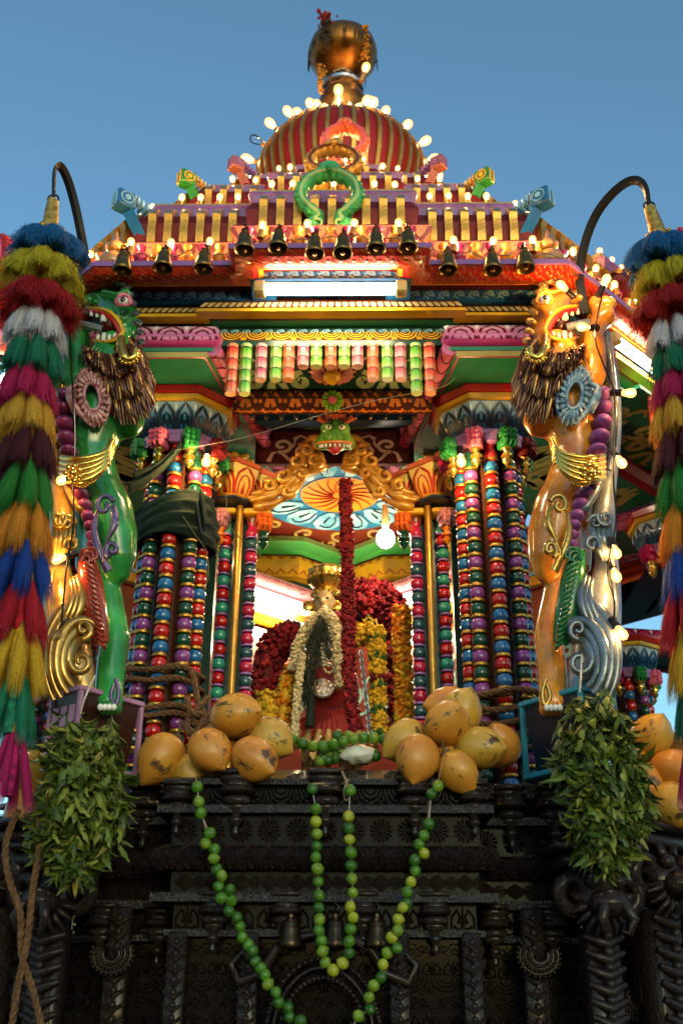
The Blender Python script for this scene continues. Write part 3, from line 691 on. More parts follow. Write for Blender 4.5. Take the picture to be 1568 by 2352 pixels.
band(ent, 'blue_scroll_frieze', .56, .36, .16, [(-.05, 4.83), (0, 4.815), (0, 4.748), (.014, 4.746), (.014, 4.732), (-.1, 4.73)], P['blue'], [('scrolls', M_SCROLL, .075, P['lblue'], (1, 2), .003, .08, .95, False)])
band(ent, 'yellow_dentil_band', .55, .6, .04, [(-.05, 4.735), (.0, 4.728), (.004, 4.715), (.03, 4.665), (.03, 4.645), (-.06, 4.64)], P['brown'], [('dentils', M_DENTIL, .033, P['cream'], (2, 3), .003, .1, .95, False)])
band(ent, 'yellow_fillet', .55, .6, .04, [(-.02, 4.662), (.034, 4.66), (.036, 4.642), (-.02, 4.638)], P['yellow'])
band(ent, 'green_fillet', .5, .6, .04, [(-.05, 4.655), (.01, 4.652), (.01, 4.64), (-.06, 4.636)], P['green'])
band(ent, 'dark_band', .46, .6, .04, [(-.05, 4.655), (0, 4.65), (0, 4.6), (-.1, 4.598)], P['dgreen'], [('grey_scrolls', M_SCROLL, .055, P['lblue'], (1, 2), .003, .45, 1, False)])
band(ent, 'gold_arch_band', .25, .53, .25, [(-.05, 4.612), (0, 4.61), (.012, 4.55), (-.06, 4.545)], P['brown'], [('gold_arches', M_ACANTH, .12, P['yellow'], (1, 2), .003, .05, .95, False)])
band(ent, 'green_ledge', .25, .53, .26, [(-.05, 4.549), (.014, 4.545), (.014, 4.522), (-.2, 4.518)], P['dgreen'])
# tube light fitted under the bay, and one on each slanted side
def tube_light(C_, rz, L, label, mat=TUBE, r=.026, flat=False):
    t = thing('tube_light', label, 'tube light', C_, 'lit fluorescent tubes'); W = T(C_) @ RZ(rz)
    m = MB(); m.tube([(-L / 2, 0, 0), (L / 2, 0, 0)], r, 14); m.build('lit_tube', mat, t, W)
    m = MB(); m.box((0, .032, .036), (L + .1, .05, .022), bev=.004); m.build('batten', P['cream'], t, W)
    for e in (-1, 1):
        m = MB(); m.box((e * (L / 2 + .026), .0, .0), (.05, .062, .066), bev=.006); m.build('end_cap', P['cream'], t, W)
tube_light((0, -.17, 4.672), 0, .6, 'lit fluorescent tube at the front, just under the middle of the eave')
tube_light((1.62, .47, 4.672), radians(45), .6, 'lit fluorescent tube on the slanted right side behind the tassels')
tube_light((-1.62, .47, 4.672), radians(-45), .6, 'lit fluorescent tube on the slanted left side behind the tassels')

# ---------------------------------------------------------------- lotus-edged beams running inwards over the pillars
PINKPET = grad('lotus_pink', [(0, (.5, .02, .1)), (.5, (.5, .06, .25)), (1, (.75, .45, .55))], 'Z', 4.45, 4.6)
ROLLPINK = paint('roll_pink', (.42, .03, .09), rough=.22, coat=.5, c2=(.55, .16, .3), scale=6)
INKRED = paint('petal_ink', (.12, .004, .02)); SOFFIT = paint('soffit_green', (.02, .2, .1), rough=.3)
def lotus_beam(poly, label, z0=4.45):
    cx = sum(p[0] for p in poly) / 4; cyy = sum(p[1] for p in poly) / 4
    t = thing('lotus_edged_beam', label, 'beam', (cx, cyy, z0), 'beams over the pillars')
    m = MB(); m.prism(poly, z0, z0 + .02); m.build('soffit', SOFFIT, t)
    prf = [(-.02, z0 + .15), (.0, z0 + .14), (.022, z0 + .11), (.028, z0 + .07), (.016, z0 + .03), (-.03, z0 + .006), (-.06, z0 - .002)]
    m = MB(); sweep(m, poly, prf); e_ = m.build('lotus_edge', PINKPET, t, ang=50)
    m = MB(); m2 = MB()
    for i in range(4):
        sg = Seg(poly, i, prf[1:-1]); strokes(m, sg, M_PETAL[:3], cell=.11, e=.003, t0=.0, t1=.9); strokes(m2, sg, M_STAR, cell=.11, e=.004)
    m.build('petal_lines', INKRED, e_); m2.build('star_marks', P['white'], e_)
    # half-round lotus roll under the two long edges
    for i in (1, 3):
        a, b = Vector(poly[i]), Vector(poly[(i + 1) % 4]); d_ = (b - a).normalized(); A_ = Vector((a.x, a.y, z0 + .01)); B_ = Vector((b.x, b.y, z0 + .01)); n_ = int((B_ - A_).length / .085)
        m = MB(); m.tube([A_, B_], .036, 14); rl = m.build('edge_roll', ROLLPINK, t)
        m = MB(); o_ = Vector((d_.y, -d_.x, 0))
        for k in range(n_):
            c_ = A_.lerp(B_, (k + .5) / n_); dd = Vector((d_.x, d_.y, 0))
            m.tube([c_ + o_ * (.038 * cos(an)) + Vector((0, 0, .038 * sin(an))) + dd * (.03 * cos(2 * an)) for an in [radians(-175 + 17.5 * q) for q in range(21)]], .0032, 4)
        m.build('petal_lines', INKRED, rl)
    m = MB(); pin = [(p[0] + (cx - p[0]) * .1, p[1] + (cyy - p[1]) * .06) for p in poly]
    for i in range(4):
        a, b = Vector(poly[i]), Vector(poly[(i + 1) % 4]); a2, b2 = Vector(pin[i]), Vector(pin[(i + 1) % 4])
        m.add([(a.x, a.y, z0 - .004), (b.x, b.y, z0 - .004), (b2.x, b2.y, z0 - .004), (a2.x, a2.y, z0 - .004)], [(0, 3, 2, 1)])
    m.build('soffit_border', paint('soffit_line', (.35, .5, .35)), t)
    return t
lb = lotus_beam([(-1.1, .02), (-.55, .02), (-.27, 1.5), (-.82, 1.5)], 'beam with pink lotus edge and green soffit over the left pillar', 4.462)
rb = lotus_beam([(.555, .02), (1.1, .02), (.82, 1.5), (.275, 1.5)], 'beam with pink lotus edge and green soffit over the right pillar', 4.462)
def rot(pl, a, c=(0, 2.84)): return [(c[0] + (x - c[0]) * cos(a) - (y - c[1]) * sin(a), c[1] + (x - c[0]) * sin(a) + (y - c[1]) * cos(a)) for x, y in pl]
B0 = [(-1.04, .12), (-.545, .12), (-.30, 1.5), (-.82, 1.5)]; B1 = [(.555, .12), (1.04, .12), (.82, 1.5), (.31, 1.5)]
lotus_beam(rot(B1, radians(52)), 'beam with pink lotus edge glimpsed behind the right tassels')
lotus_beam(rot(B0, radians(-52)), 'beam with pink lotus edge glimpsed behind the left tassels')
lotus_beam(rot(B1, radians(90)), 'far beam with pink lotus edge right of the orange beast', 4.1)
lotus_beam(rot(B0, radians(-90)), 'far beam with pink lotus edge left of the green beast', 4.1)
# painted flowers on the soffits
FL = MB()
for k in range(8):
    a = 2 * pi * k / 8; FL.sph((.05 * cos(a), .05 * sin(a), 0), (.036, .026, .008), 10, 6, RZ(0) @ T(0, 0, 0) @ Matrix.Identity(4)) if False else FL.lathe([(0, .006), (.8, .004), (1, 0)], 10, RZ(a) @ T(.055, 0, 0) @ S(.04, .026, 1))
FL.lathe([(0, .012), (.022, .008), (.026, 0)], 12)
FLm = FL.mesh('flower_mark', 60); FLm.materials.append(P['yellow'])
for b_, pts in ((lb, [(-.62, .62), (-.56, 1.1)]), (rb, [(.63, .62), (.57, 1.1)])):
    for x, y in pts: put(bpy.data.objects.new('flower_mark', FLm), b_, T(x, y, 4.456) @ RX(pi) @ S(1.2))

# ---------------------------------------------------------------- ceiling of the porch between the beams
porch = thing('porch_ceiling', 'dark painted porch ceiling with scrollwork, lotus boss and orange cross beam', 'ceiling', (0, .6, 4.4))
m = MB(); m.box((0, .25, 4.522), (1.1, .4, .02)); pc = m.build('green_ceiling_panel', P['dgreen'], porch)
m = MB(); strokes(m, Flat((-.56, .1, 4.512), (1, 0, 0), (0, 1, 0), (0, 0, -1), .46, .42), M_VINE, n=2, e=.002); strokes(m, Flat((.1, .1, 4.512), (1, 0, 0), (0, 1, 0), (0, 0, -1), .46, .42), M_VINE, n=2, e=.002, flip=True); m.build('ceiling_scrolls', paint('sage_scroll', (.3, .4, .22)), pc)
def lotus_boss(par, M, n, r, mat, cm, name='lotus_boss'):
    m = MB()
    for k in range(n):
        a = 2 * pi * k / n; c_, s_ = cos(a), sin(a); w_ = pi / n * .98
        q = [(r * .25 * c_, r * .25 * s_, .03), (r * .8 * cos(a - w_), r * .8 * sin(a - w_), .012), (r * c_, r * s_, .0), (r * .8 * cos(a + w_), r * .8 * sin(a + w_), .012), (r * .7 * c_, r * .7 * s_, .034)]
        m.add(q, [(0, 1, 4), (1, 2, 4), (2, 3, 4), (3, 0, 4)])
    o = m.build(name, mat, par, M, ang=60)
    m = MB(); m.lathe([(r * .34, .02), (r * .34, .045), (r * .2, .065), (0, .06)], 14); m.build('boss_centre', cm, o, M)
lotus_boss(porch, T(0, .27, 4.512) @ RX(pi), 16, .125, paint('dusty_pink', (.45, .16, .14)), P['yellow'])
pf = [(.0, 4.51), (.01, 4.5), (.02, 4.45), (.0, 4.40), (-.03, 4.385)]
m = MB(); sweep(m, [(-.5, .44), (.5, .44)], pf, False); ob = m.build('orange_beam', P['brown'], porch, ang=60)
m = MB(); strokes(m, Seg([(-.5, .44), (.5, .44)], 0, pf, False), M_LEAF, cell=.13, e=.003, t0=.05, t1=.95); m.build('orange_leaves', P['orange'], ob)
lotus_boss(porch, T(0, .4, 4.42) @ RX(radians(115)), 14, .058, P['lgreen'], P['pink'], 'green_boss')
m = MB(); m.box((0, .62, 4.49), (.92, .3, .02)); m.box((0, .66, 4.462), (.88, .05, .035)); m.build('dark_cross_beam', P['dblue'], porch)
dm = MB(); dm.lathe([(0, -.05), (.012, -.045), (.016, -.032), (.008, -.02), (.018, -.008), (.02, 0)], 10); dm = dm.mesh('hanging_knob'); dm.materials.append(P['dblue'])
dt = MB(); dt.sph((0, 0, -.052), .009, 8, 6); dt = dt.mesh('knob_tip'); dt.materials.append(GOLDB)
for k in range(12):
    x = -.42 + k * .0764; kb = put(bpy.data.objects.new('hanging_knob', dm), porch, T(x, .58, 4.478)); put(bpy.data.objects.new('knob_tip', dt), kb, T(x, .58, 4.478))
m = MB(); m.box((0, .93, 4.44), (.86, .03, .2)); mp_ = m.build('maroon_panel', paint('maroon', (.06, .012, .012)), porch)
m = MB()
for fl, s0, s1 in ((False, .06, .34), (True, .52, .8)): strokes(m, Flat((-.43, .913, 4.53), (1, 0, 0), (0, 0, -1), (0, -1, 0), .86, .2), M_VINE, n=1, e=.003, s0=s0, s1=s1, flip=fl)
m.build('mauve_scrolls', paint('mauve_scroll', (.5, .36, .36)), mp_)
m = MB(); m.box((0, 1.1, 4.56), (.9, .3, .02)); m.build('inner_soffit', P['dgreen'], porch)

# the same ceilings over the slanted side porches
for sd_, nm_ in ((1, 'right'), (-1, 'left')):
    Wd = T(0, 2.84, 0) @ RZ(sd_ * radians(45)) @ T(0, -2.84, 0)
    t = thing('side_porch_ceiling', 'dark green painted porch ceiling on the slanted %s side' % nm_, 'ceiling', Wd @ Vector((0, .6, 4.5)))
    m = MB(); m.box((0, .7, 4.53), (1.2, 1.3, .02)); pc_ = m.build('ceiling_panel', SOFFIT, t, Wd)
    m = MB(); strokes(m, Flat((-.56, .1, 4.518), (1, 0, 0), (0, 1, 0), (0, 0, -1), 1.1, .45), M_VINE, n=4, e=.002); strokes(m, Flat((-.5, .62, 4.518), (1, 0, 0), (0, 1, 0), (0, 0, -1), 1.0, .5), M_LEAF, n=4, e=.002); m.build('ceiling_scrolls', paint('side_scroll', (.45, .42, .12)), pc_, Wd)['kind'] = 'stuff'
    m = MB(); sweep(m, [(-.5, .5), (.5, .5)], [(.0, 4.52), (.02, 4.47), (0, 4.42), (-.04, 4.4)], False); m.build('cross_beam', P['red'], t, Wd)
    lotus_boss(t, Wd @ T(0, .85, 4.515) @ RX(pi), 14, .12, P['yellow'], P['orange'])

# hanging spindles along the front beam
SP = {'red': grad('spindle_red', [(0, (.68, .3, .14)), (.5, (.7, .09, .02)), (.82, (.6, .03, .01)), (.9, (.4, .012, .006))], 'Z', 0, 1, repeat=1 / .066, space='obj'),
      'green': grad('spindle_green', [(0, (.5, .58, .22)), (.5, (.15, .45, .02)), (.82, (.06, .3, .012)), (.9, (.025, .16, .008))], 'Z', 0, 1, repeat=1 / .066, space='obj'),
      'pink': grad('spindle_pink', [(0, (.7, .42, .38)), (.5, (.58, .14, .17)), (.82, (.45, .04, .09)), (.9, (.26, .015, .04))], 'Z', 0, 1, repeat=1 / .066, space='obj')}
def spindle_mesh(n):
    m = MB(); pr = []
    for k in range(n):
        z0 = -(n - k) * .066; pr += [(.0275, z0 + .0005), (.031, z0 + .03), (.029, z0 + .058), (.0245, z0 + .06), (.0245, z0 + .066)]
    pr += [(.029, .0005), (.029, .02)]
    m.lathe(pr, 8, ph=pi / 8); me = m.mesh('spindle', 20); me.materials.append(None); return me
SM = {n: spindle_mesh(n) for n in (1, 2, 3, 4)}
def spindle_row(W, tgt, labels, grp):
    X = [-.49, -.426, -.354, -.284, -.224, -.156, -.094, -.026, .038, .1, .172, .24, .302, .374, .438]
    for k, x in enumerate(X):
        n = (4, 4, 3, 3, 3, 1, 1, 1, 1, 1, 3, 3, 3, 4, 4)[k] if False else (4, 4, 3, 3, 3, 2, 2, 2, 2, 2, 3, 3, 3, 4, 4)[k]
        c_ = 'rgpgrpgrgprgpgr'[k]; c_ = {'r': 'red', 'g': 'green', 'p': 'pink'}[c_]
        s_ = .78 if n == 2 else (.88 if n == 3 else .95)
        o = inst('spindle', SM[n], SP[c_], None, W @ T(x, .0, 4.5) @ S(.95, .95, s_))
        tag(o, labels(k, c_), 'spindle', grp)
ords = ['first', 'second', 'third', 'fourth', 'fifth', 'sixth', 'seventh', 'eighth', 'ninth', 'tenth', 'eleventh', 'twelfth', 'thirteenth', 'fourteenth', 'fifteenth']
spindle_row(T(.025, .06, 0), 0, lambda k, c_: '%s segmented wooden spindle, %s from the left in the front row' % (c_, ords[k]), 'spindles hanging from the front beam')
W45 = T(0, 2.84, 0) @ RZ(radians(45)) @ T(0, -2.84, 0)
spindle_row(W45 @ T(.025, .06, 0), 0, lambda k, c_: '%s segmented spindle, %s from the left on the slanted right side' % (c_, ords[k]), 'spindles hanging on the slanted right side')
for o_ in (): pass

# ---------------------------------------------------------------- gold scroll arch with green beast mask over the doorway
ar = thing('scroll_arch', 'gold carved scroll arch crowned by a green beast mask over the doorway', 'arch', (0, .85, 3.95))
GS = paint('ochre_gold', (.5, .2, .025), rough=.28, metal=.25, coat=.5, bump=.2, c2=(.65, .34, .05))
for sg in (-1, 1):
    m = MB()
    k0 = [(.06, 4.33), (.14, 4.3), (.19, 4.24), (.245, 4.17), (.3, 4.12), (.37, 4.09), (.44, 4.08)]
    for q in range(4):
        off = q * .022 - .033
        m.tube(smooth([(sg * (x + off * .6), .85 - .02 * sin(q * 1.1), z + off * 1.0 + (.012 if q % 2 else 0)) for x, z in k0], 5), [.024 + .008 * sin(i * .55 + q) for i in range(31)], 8)
    for (x, z, r_, a0) in ((.095, 4.4, .055, 0), (.15, 4.36, .045, 40), (.1, 4.31, .04, 200), (.2, 4.3, .05, 90), (.17, 4.22, .04, 10), (.27, 4.21, .045, 120), (.34, 4.15, .04, 60), (.24, 4.12, .03, 200)):
        m.tube([(sg * (x + r_ * (1 - k / 18) * cos(radians(a0 + 26 * k))), .82 - .002 * k, z + r_ * (1 - k / 18) * sin(radians(a0 + 26 * k))) for k in range(16)], [.021 - .0008 * k for k in range(16)], 8)
    m.build('scroll_arm', GS, ar, ang=80)
m = MB(); m.sph((0, 0, 0), (.088, .06, .075)); m.sph((0, -.05, -.025), (.05, .045, .035)); m.sph((-.045, -.03, .04), .034); m.sph((.045, -.03, .04), .034); m.sph((0, -.085, -.012), (.03, .02, .02)); m.sph((-.07, .0, -.03), .036); m.sph((.07, 0, -.03), .036); m.sph((0, -.02, .07), (.03, .03, .035))
MASK = paint('mask_green', (.03, .2, .03), c2=(.2, .42, .05), var=.1, scale=16); FW = T(.012, .57, 4.3) @ S(.98)
fc = remesh(m.build('beast_mask', MASK, ar, FW), .008, 4)
m = MB(); m.sph((-.035, -.065, .03), (.017, .01, .014)); m.sph((.035, -.065, .03), (.017, .01, .014)); m.build('eye', P['white'], fc, FW)
m = MB(); m.sph((-.033, -.074, .029), .007); m.sph((.033, -.074, .029), .007); m.build('pupil', P['black'], fc, FW)
m = MB(); m.tube([(.085 * sin(a), -.03 - .04 * cos(a), -.045 - .012 * cos(a)) for a in [radians(-90 + 15 * k) for k in range(13)]], .008, 6); m.build('lip', P['orange'], fc, FW)
m = MB()
for k in range(9):
    a = radians(-68 + 17 * k); m.box((.082 * sin(a), -.028 - .042 * cos(a), -.066 - .012 * cos(a)), (.012, .008, .018), bev=.002)
m.build('teeth', P['white'], fc, FW)
m = MB(); m.sph((0, -.05, -.075), (.035, .02, .045)); m.build('tongue', P['red'], fc, FW)
m = MB()
for k in range(9):
    a = radians(-80 + 20 * k); m.sph((.05 * sin(a), -.01, .11 + .035 * cos(a)), (.016, .012, .022), 8, 6)
    if k % 4 == 0: m.tube([(.05 * sin(a), -.01, .09), (.09 * sin(a), -.01, .11 + .05 * abs(cos(a)))], [.012, .02], 6)
m.build('crest', P['salmon'], fc, FW)

# ---------------------------------------------------------------- roof: eave, barrel tiers with gold ribs, drum
roof = thing('tiered_canopy_roof', 'tiered octagonal canopy roof with red barrels, gold ribs and a feathered red eave', 'roof', (0, 2.84, 4.75))
EB = (.455, .12)
band(roof, 'eave_cornice', .79, *EB, [(0, 4.777), (-.02, 4.75), (-.055, 4.738), (-.1, 4.745), (-.125, 4.768)], P['red'], [('feather_marks', M_FEATHER, .05, paint('feather_orange', (.42, .11, .012)), (0, 3), .003, .05, .98, False)])
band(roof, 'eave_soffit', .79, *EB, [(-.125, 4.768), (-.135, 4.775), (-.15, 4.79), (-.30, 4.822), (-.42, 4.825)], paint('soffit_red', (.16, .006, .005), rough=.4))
band(roof, 'orange_line', .79, *EB, [(-.118, 4.758), (-.124, 4.756), (-.144, 4.772), (-.14, 4.778)], P['orange'])
band(roof, 'lilac_lip', .79, *EB, [(-.1, 4.81), (0.004, 4.806), (.006, 4.777), (-.01, 4.773)], P['lilac'])
band(roof, 'eave_top', .79, *EB, [(-.02, 4.812), (-.4, 4.845)], P['deepred'])
band(roof, 'dark_ledge', .64, *EB, [(-.2, 4.935), (0, 4.93), (0, 4.835)], P['dblue'])
band(roof, 'scalloped_band', .60, *EB, [(-.15, 5.09), (-.01, 5.085), (.025, 5.05), (.01, 4.99), (-.02, 4.93)], P['salmon'], [('scallop_lines', [(arc(.5, .1, .46, .62, 0, 180, 8), .12), ([(.5, .2), (.5, .45)], (.18, .02)), ([(.3, .2), (.32, .35)], (.12, .02)), ([(.7, .2), (.68, .35)], (.12, .02))], .085, paint('scallop_ink', (.15, .01, .02)), (1, 4), .003, .0, .95, False)])
BV = MB(); BV.lathe([(.026, 0), (.03, .01), (.018, .02), (.03, .04), (.033, .055), (.02, .07), (.014, .085), (.024, .1), (.024, .108), (0, .11)], 12); BV = BV.mesh('small_baluster', 60); BV.materials.append(None)
def along(d, bw, bp, step, faces=(7, 0, 1), inset=.04, minl=.2):
    """points spaced along the faces of a stepped octagon: position, outward angle"""
    pth, ix = facepath(d, bw, bp, faces); n = len(pth); out = []
    for i in range(n):
        a, b = Vector(pth[i]), Vector(pth[(i + 1) % n]); L = (b - a).length
        if L < minl or (a.y + b.y) / 2 > 2.5: continue
        k = max(1, round((L - 2 * inset) / step)); dr = (b - a) / L
        for q in range(k):
            p = a + dr * (inset + (q + .5) * (L - 2 * inset) / k); out.append((p, atan2(dr.y, dr.x)))
    return out
for k, (p, a) in enumerate(along(.70, *EB, .075)): inst('small_baluster', BV, P[('orange', 'magenta')[k % 2]], roof, T(p.x, p.y, 4.84) @ S(1, 1, 1.15))
def tier(name, d, bay, z0, z1, out, step, ribw):
    h = z1 - z0; pr = [(-out * 1.6, z1 + .01), (-out * .9, z1), (-out * .2, z1 - h * .15), (0.01, z1 - h * .4), (.0, z1 - h * .65), (-out * .25, z0 + h * .08), (-out * .35, z0)]
    b_ = band(roof, name, d, *bay, pr, P['deepred'])
    rib = MB(); q = [(-out * 1.3, h + .03), (-out * .55, h + .028), (out * .02, h * .88 + .015), (.045, h * .72), (.03, h * .6), (.034, h * .4), (.02, h * .16), (-.005, .0)]
    vs = [(x, -o, z) for o, z in q for x in (-ribw / 2, ribw / 2)]; n = len(q)
    vs += [(x, -o + .04, z - .01) for o, z in q for x in (-ribw / 2, ribw / 2)]
    fs = [(2 * i, 2 * i + 2, 2 * i + 3, 2 * i + 1) for i in range(n - 1)] + [(2 * i, 2 * n + 2 * i, 2 * n + 2 * i + 2, 2 * i + 2) for i in range(n - 1)] + [(2 * i + 1, 2 * i + 3, 2 * n + 2 * i + 3, 2 * n + 2 * i + 1) for i in range(n - 1)]
    rib.add(vs, fs); rm = rib.mesh('rib', 30); rm.materials.append(GOLDP)
    for p, a in along(d, *bay, step): put(bpy.data.objects.new('rib', rm), b_, T(p.x, p.y, z0) @ RZ(a))
    return b_
tier('lower_barrel', .52, (.42, .1), 5.08, 5.37, .12, .082, .04)
band(roof, 'lilac_ledge', .40, .42, .1, [(-.2, 5.49), (0, 5.485), (.012, 5.46), (0, 5.4), (-.05, 5.37)], P['lilac'], [('ledge_marks', M_PETAL[:2], .09, P['pink'], (1, 3), .003, .05, .95, False)])
band(roof, 'white_scallops', .38, .42, .1, [(-.2, 5.517), (-.02, 5.515), (0.01, 5.505), (-.01, 5.485)], P['cream'])
tier('middle_barrel', .06, (.38, .1), 5.64, 5.95, .1, .08, .036)
band(roof, 'lilac_ledge', -.06, .38, .1, [(-.2, 6.045), (0, 6.04), (.012, 6.025), (0, 5.98), (-.05, 5.95)], P['lilac'], [('ledge_marks', M_PETAL[:2], .09, P['pink'], (1, 3), .003, .05, .95, False)])
band(roof, 'white_scallops', -.08, .38, .1, [(-.2, 6.064), (-.02, 6.062), (0.01, 6.055), (-.01, 6.04)], P['cream'])
tier('upper_barrel', -.45, (.26, .08), 6.22, 6.52, .1, .075, .034)
band(roof, 'lilac_ledge', -.56, .26, .08, [(-.2, 6.6), (0, 6.595), (.012, 6.58), (0, 6.545), (-.05, 6.52)], P['lilac'])
band(roof, 'drum_slope', -.65, .25, .05, [(-1.45, 7.5), (-1.05, 7.2), (-.5, 6.84), (-.15, 6.64), (0, 6.55)], P['deepred'], (), ())
# corner scroll brackets
def corner_scroll(M, mat, mat2, label):
    m = MB(); m.tube([(0, .1, -.22), (0, .02, -.16), (0, -.05, -.06), (0, -.1, .02)], [.06, .065, .07, .07], 4, flat=.8)
    m.box((0, -.15, .1), (.13, .15, .15), RX(0), bev=.012); b_ = tag(m.build('corner_scroll', mat, roof, M, ang=30), label)
    m = MB()
    for e in (-1, 1):
        for k in range(16): m.box((e * .066, -.15 + .05 * cos(k * pi / 8), .1 + .05 * sin(k * pi / 8)), (.012, .014, .014))
        m.lathe([(.025, 0), (.025, .012), (0, .016)], 12, T(e * .064, -.15, .1) @ RY(e * pi / 2))
    for k in range(4): m.box((0, -.05 + k * .04, .14 - k * .015), (.1, .02, .07), bev=.006)
    for k in (-1, 1): m.box((k * .03, -.228, .1), (.025, .008, .13))
    m.build('scroll_trim', mat2, b_, M)
oct_mid = lambda d, i: Vector(octp(d)[i])
for (d, z, mat, mat2, nm, sc) in ((.5, 5.3, P['blue'], P['lblue'], 'blue', .66), (.02, 5.9, P['green'], P['yellow'], 'green', .6), (-.48, 6.48, paint('dusky_pink', (.3, .1, .1)), P['lilac'], 'dusky pink', .6)):
    for i, sd in ((0, 'left'), (1, 'right')):
        p = oct_mid(d, i); corner_scroll(T(p.x, p.y, z) @ RZ(radians(22.5 if i else -22.5) + (radians(30) if i else radians(-30))) @ S(sc), mat, mat2, '%s scroll bracket on the %s corner of its roof tier' % (nm, sd))
    for i in (2, 7):
        p = oct_mid(d, i); corner_scroll(T(p.x, p.y, z) @ RZ(radians(67.5 if i == 2 else -67.5)) @ S(sc), mat, mat2, '%s scroll bracket on a side corner of the roof' % nm)
# horseshoe arches on the tiers
def horseshoe(W, mat, mat2, label, s_=1):
    o_ = [(-.045, 0), (-.085, .03), (-.1, .08), (-.06, .14), (-.1, .19), (-.155, .26), (-.165, .33), (-.13, .41), (-.06, .46), (0, .475)]
    pts = [(x, 0, z) for x, z in o_] + [(-x, 0, z) for x, z in o_[-2::-1]]; sp_ = smooth(pts, 4); n = len(sp_)
    m = MB(); m.tube(sp_, [(.046 if i < 10 or i > n - 11 else .03) + .012 * abs(sin(i * 1.05)) for i in range(n)], 8, flat=1.3, upv=(0, -1, 0))
    for i in range(2, n - 2, 2):
        p = Vector(sp_[i]); d = Vector((p.x, 0, p.z - .3)).normalized(); m.sph(p + d * .026 + Vector((0, -.02, 0)), (.017, .022, .017), 7, 5)
    o = tag(m.build('horseshoe_arch', mat, roof, W @ S(s_), ang=70), label)
    m = MB(); m.tube([Vector(p) * 1 + Vector((0, -.045, 0)) for p in sp_[6:-6]], .012, 6)
    for e in (-1, 1): m.tube(spiral_xz(e * .062, .065, .045, e, -.05), [.012 - .0006 * k for k in range(14)], 6)
    m.build('inner_line', mat2, o, W @ S(s_))
    m = MB()
    for k in range(7):
        a = radians(-75 + 25 * k); m.sph((.045 * sin(a), -.045, .48 + .03 * cos(a)), (.022, .018, .03), 8, 6)
    m.sph((0, -.065, .47), .024, 8, 6); m.build('crest_leaves', mat, o, W @ S(s_))
def spiral_xz(cx, cz, r, e, y): return [(cx + e * r * (1 - k / 16) * cos(radians(-60 + 30 * k)), y, cz + r * (1 - k / 16) * sin(radians(-60 + 30 * k))) for k in range(14)]
GR2 = paint('leaf_green', (.02, .22, .09), c2=(.06, .4, .12)); LG2 = paint('pale_leaf', (.3, .5, .2))
horseshoe(T(-.012, -.1, 5.03), GR2, LG2, 'green leafy horseshoe arch on the front of the lower roof tier', .84)
horseshoe(T(-.005, .38, 5.77) @ S(.8, 1, .6), paint('old_gold', (.4, .24, .06), metal=.4), P['brown'], 'gold leafy horseshoe arch on the front of the middle roof tier', 1.0)
horseshoe(T(.05, .88, 6.38) @ S(.72, 1, .68), P['salmon'], P['pink'], 'pink and white horseshoe arch on the front of the upper roof tier', 1.05)
for sd, nm in ((1, 'right'), (-1, 'left')):
    W_ = T(0, 2.84, 0) @ RZ(sd * radians(45)) @ T(0, -2.84, 0)
    horseshoe(W_ @ T(-sd * .25, -.1, 5.03), P['red'], P['pink'], 'red horseshoe arch on the slanted %s side of the roof' % nm, 1.1)
# gilded pots at the eave corners
PT = MB(); PT.lathe([(.03, 0), (.05, .01), (.06, .04), (.045, .07), (.02, .085), (.035, .1), (.038, .12), (.02, .14), (.01, .17), (0, .2)], 14); PT = PT.mesh('corner_pot', 60); PT.materials.append(paint('amber_pot', (.45, .2, .05), rough=.15, coat=1))
for i in (0, 1):
    p = oct_mid(.66, i); put(bpy.data.objects.new('corner_pot', PT), roof, T(p.x, p.y, 4.84) @ S(1.3))

# ---------------------------------------------------------------- dome and pot finial
dome = thing('ribbed_dome', 'red dome with gold ribs at the top of the roof', 'dome', (0, 2.84, 7.2))
dpr = [(.55, 7.5), (.64, 7.7), (.7, 7.9), (.72, 8.05), (.7, 8.2), (.63, 8.35), (.53, 8.48), (.41, 8.58), (.28, 8.66), (.17, 8.7), (.05, 8.72)]
m = MB(); m.lathe(dpr, 64, T(0, 2.84, -.05)); m.build('dome_shell', DOMERED, dome)
rb_ = MB()
dw = [Vector((r, 0, z)) for r, z in dpr[:-1]]; vs = []; fs = []
for i, p in enumerate(dw):
    wv = .0165 * (p.x / .75) ** .5
    vs += [(p.x + .001, -wv, p.z), (p.x + .03, -wv, p.z + .005), (p.x + .03, wv, p.z + .005), (p.x + .001, wv, p.z)]
for i in range(len(dw) - 1):
    for k in range(3): fs.append((4 * i + k, 4 * i + k + 1, 4 * i + 5 + k, 4 * i + 4 + k))
rb_.add(vs, fs); rbm = rb_.mesh('dome_rib', 30); rbm.materials.append(GOLDP)
for k in range(44): put(bpy.data.objects.new('dome_rib', rbm), dome, T(0, 2.84, -.05) @ RZ(2 * pi * k / 44))
fin = thing('pot_finial', 'large brass pot finial with dried flower garlands on top of the dome', 'finial', (0, 2.84, 8.84))
POTM = paint('finial_brass', (.26, .1, .015), rough=.33, metal=.85, coat=.1, var=.6, bump=.25, bscale=9)
FC = T(0, 2.84, -.1)
m = MB(); m.lathe([(.16, 8.58), (.19, 8.7), (.15, 8.8), (.17, 8.9), (.2, 8.98), (.215, 9.06), (.2, 9.14), (.17, 9.2), (.15, 9.24)], 28, FC); m.build('finial_base', POTM, fin)
m = MB(); m.lathe([(.15, 9.235), (.185, 9.245), (.19, 9.27), (.16, 9.3)], 28, FC); m.lathe([(.1, 9.38), (.12, 9.395), (.1, 9.42)], 24, FC); m.build('silver_band', STEEL, fin)
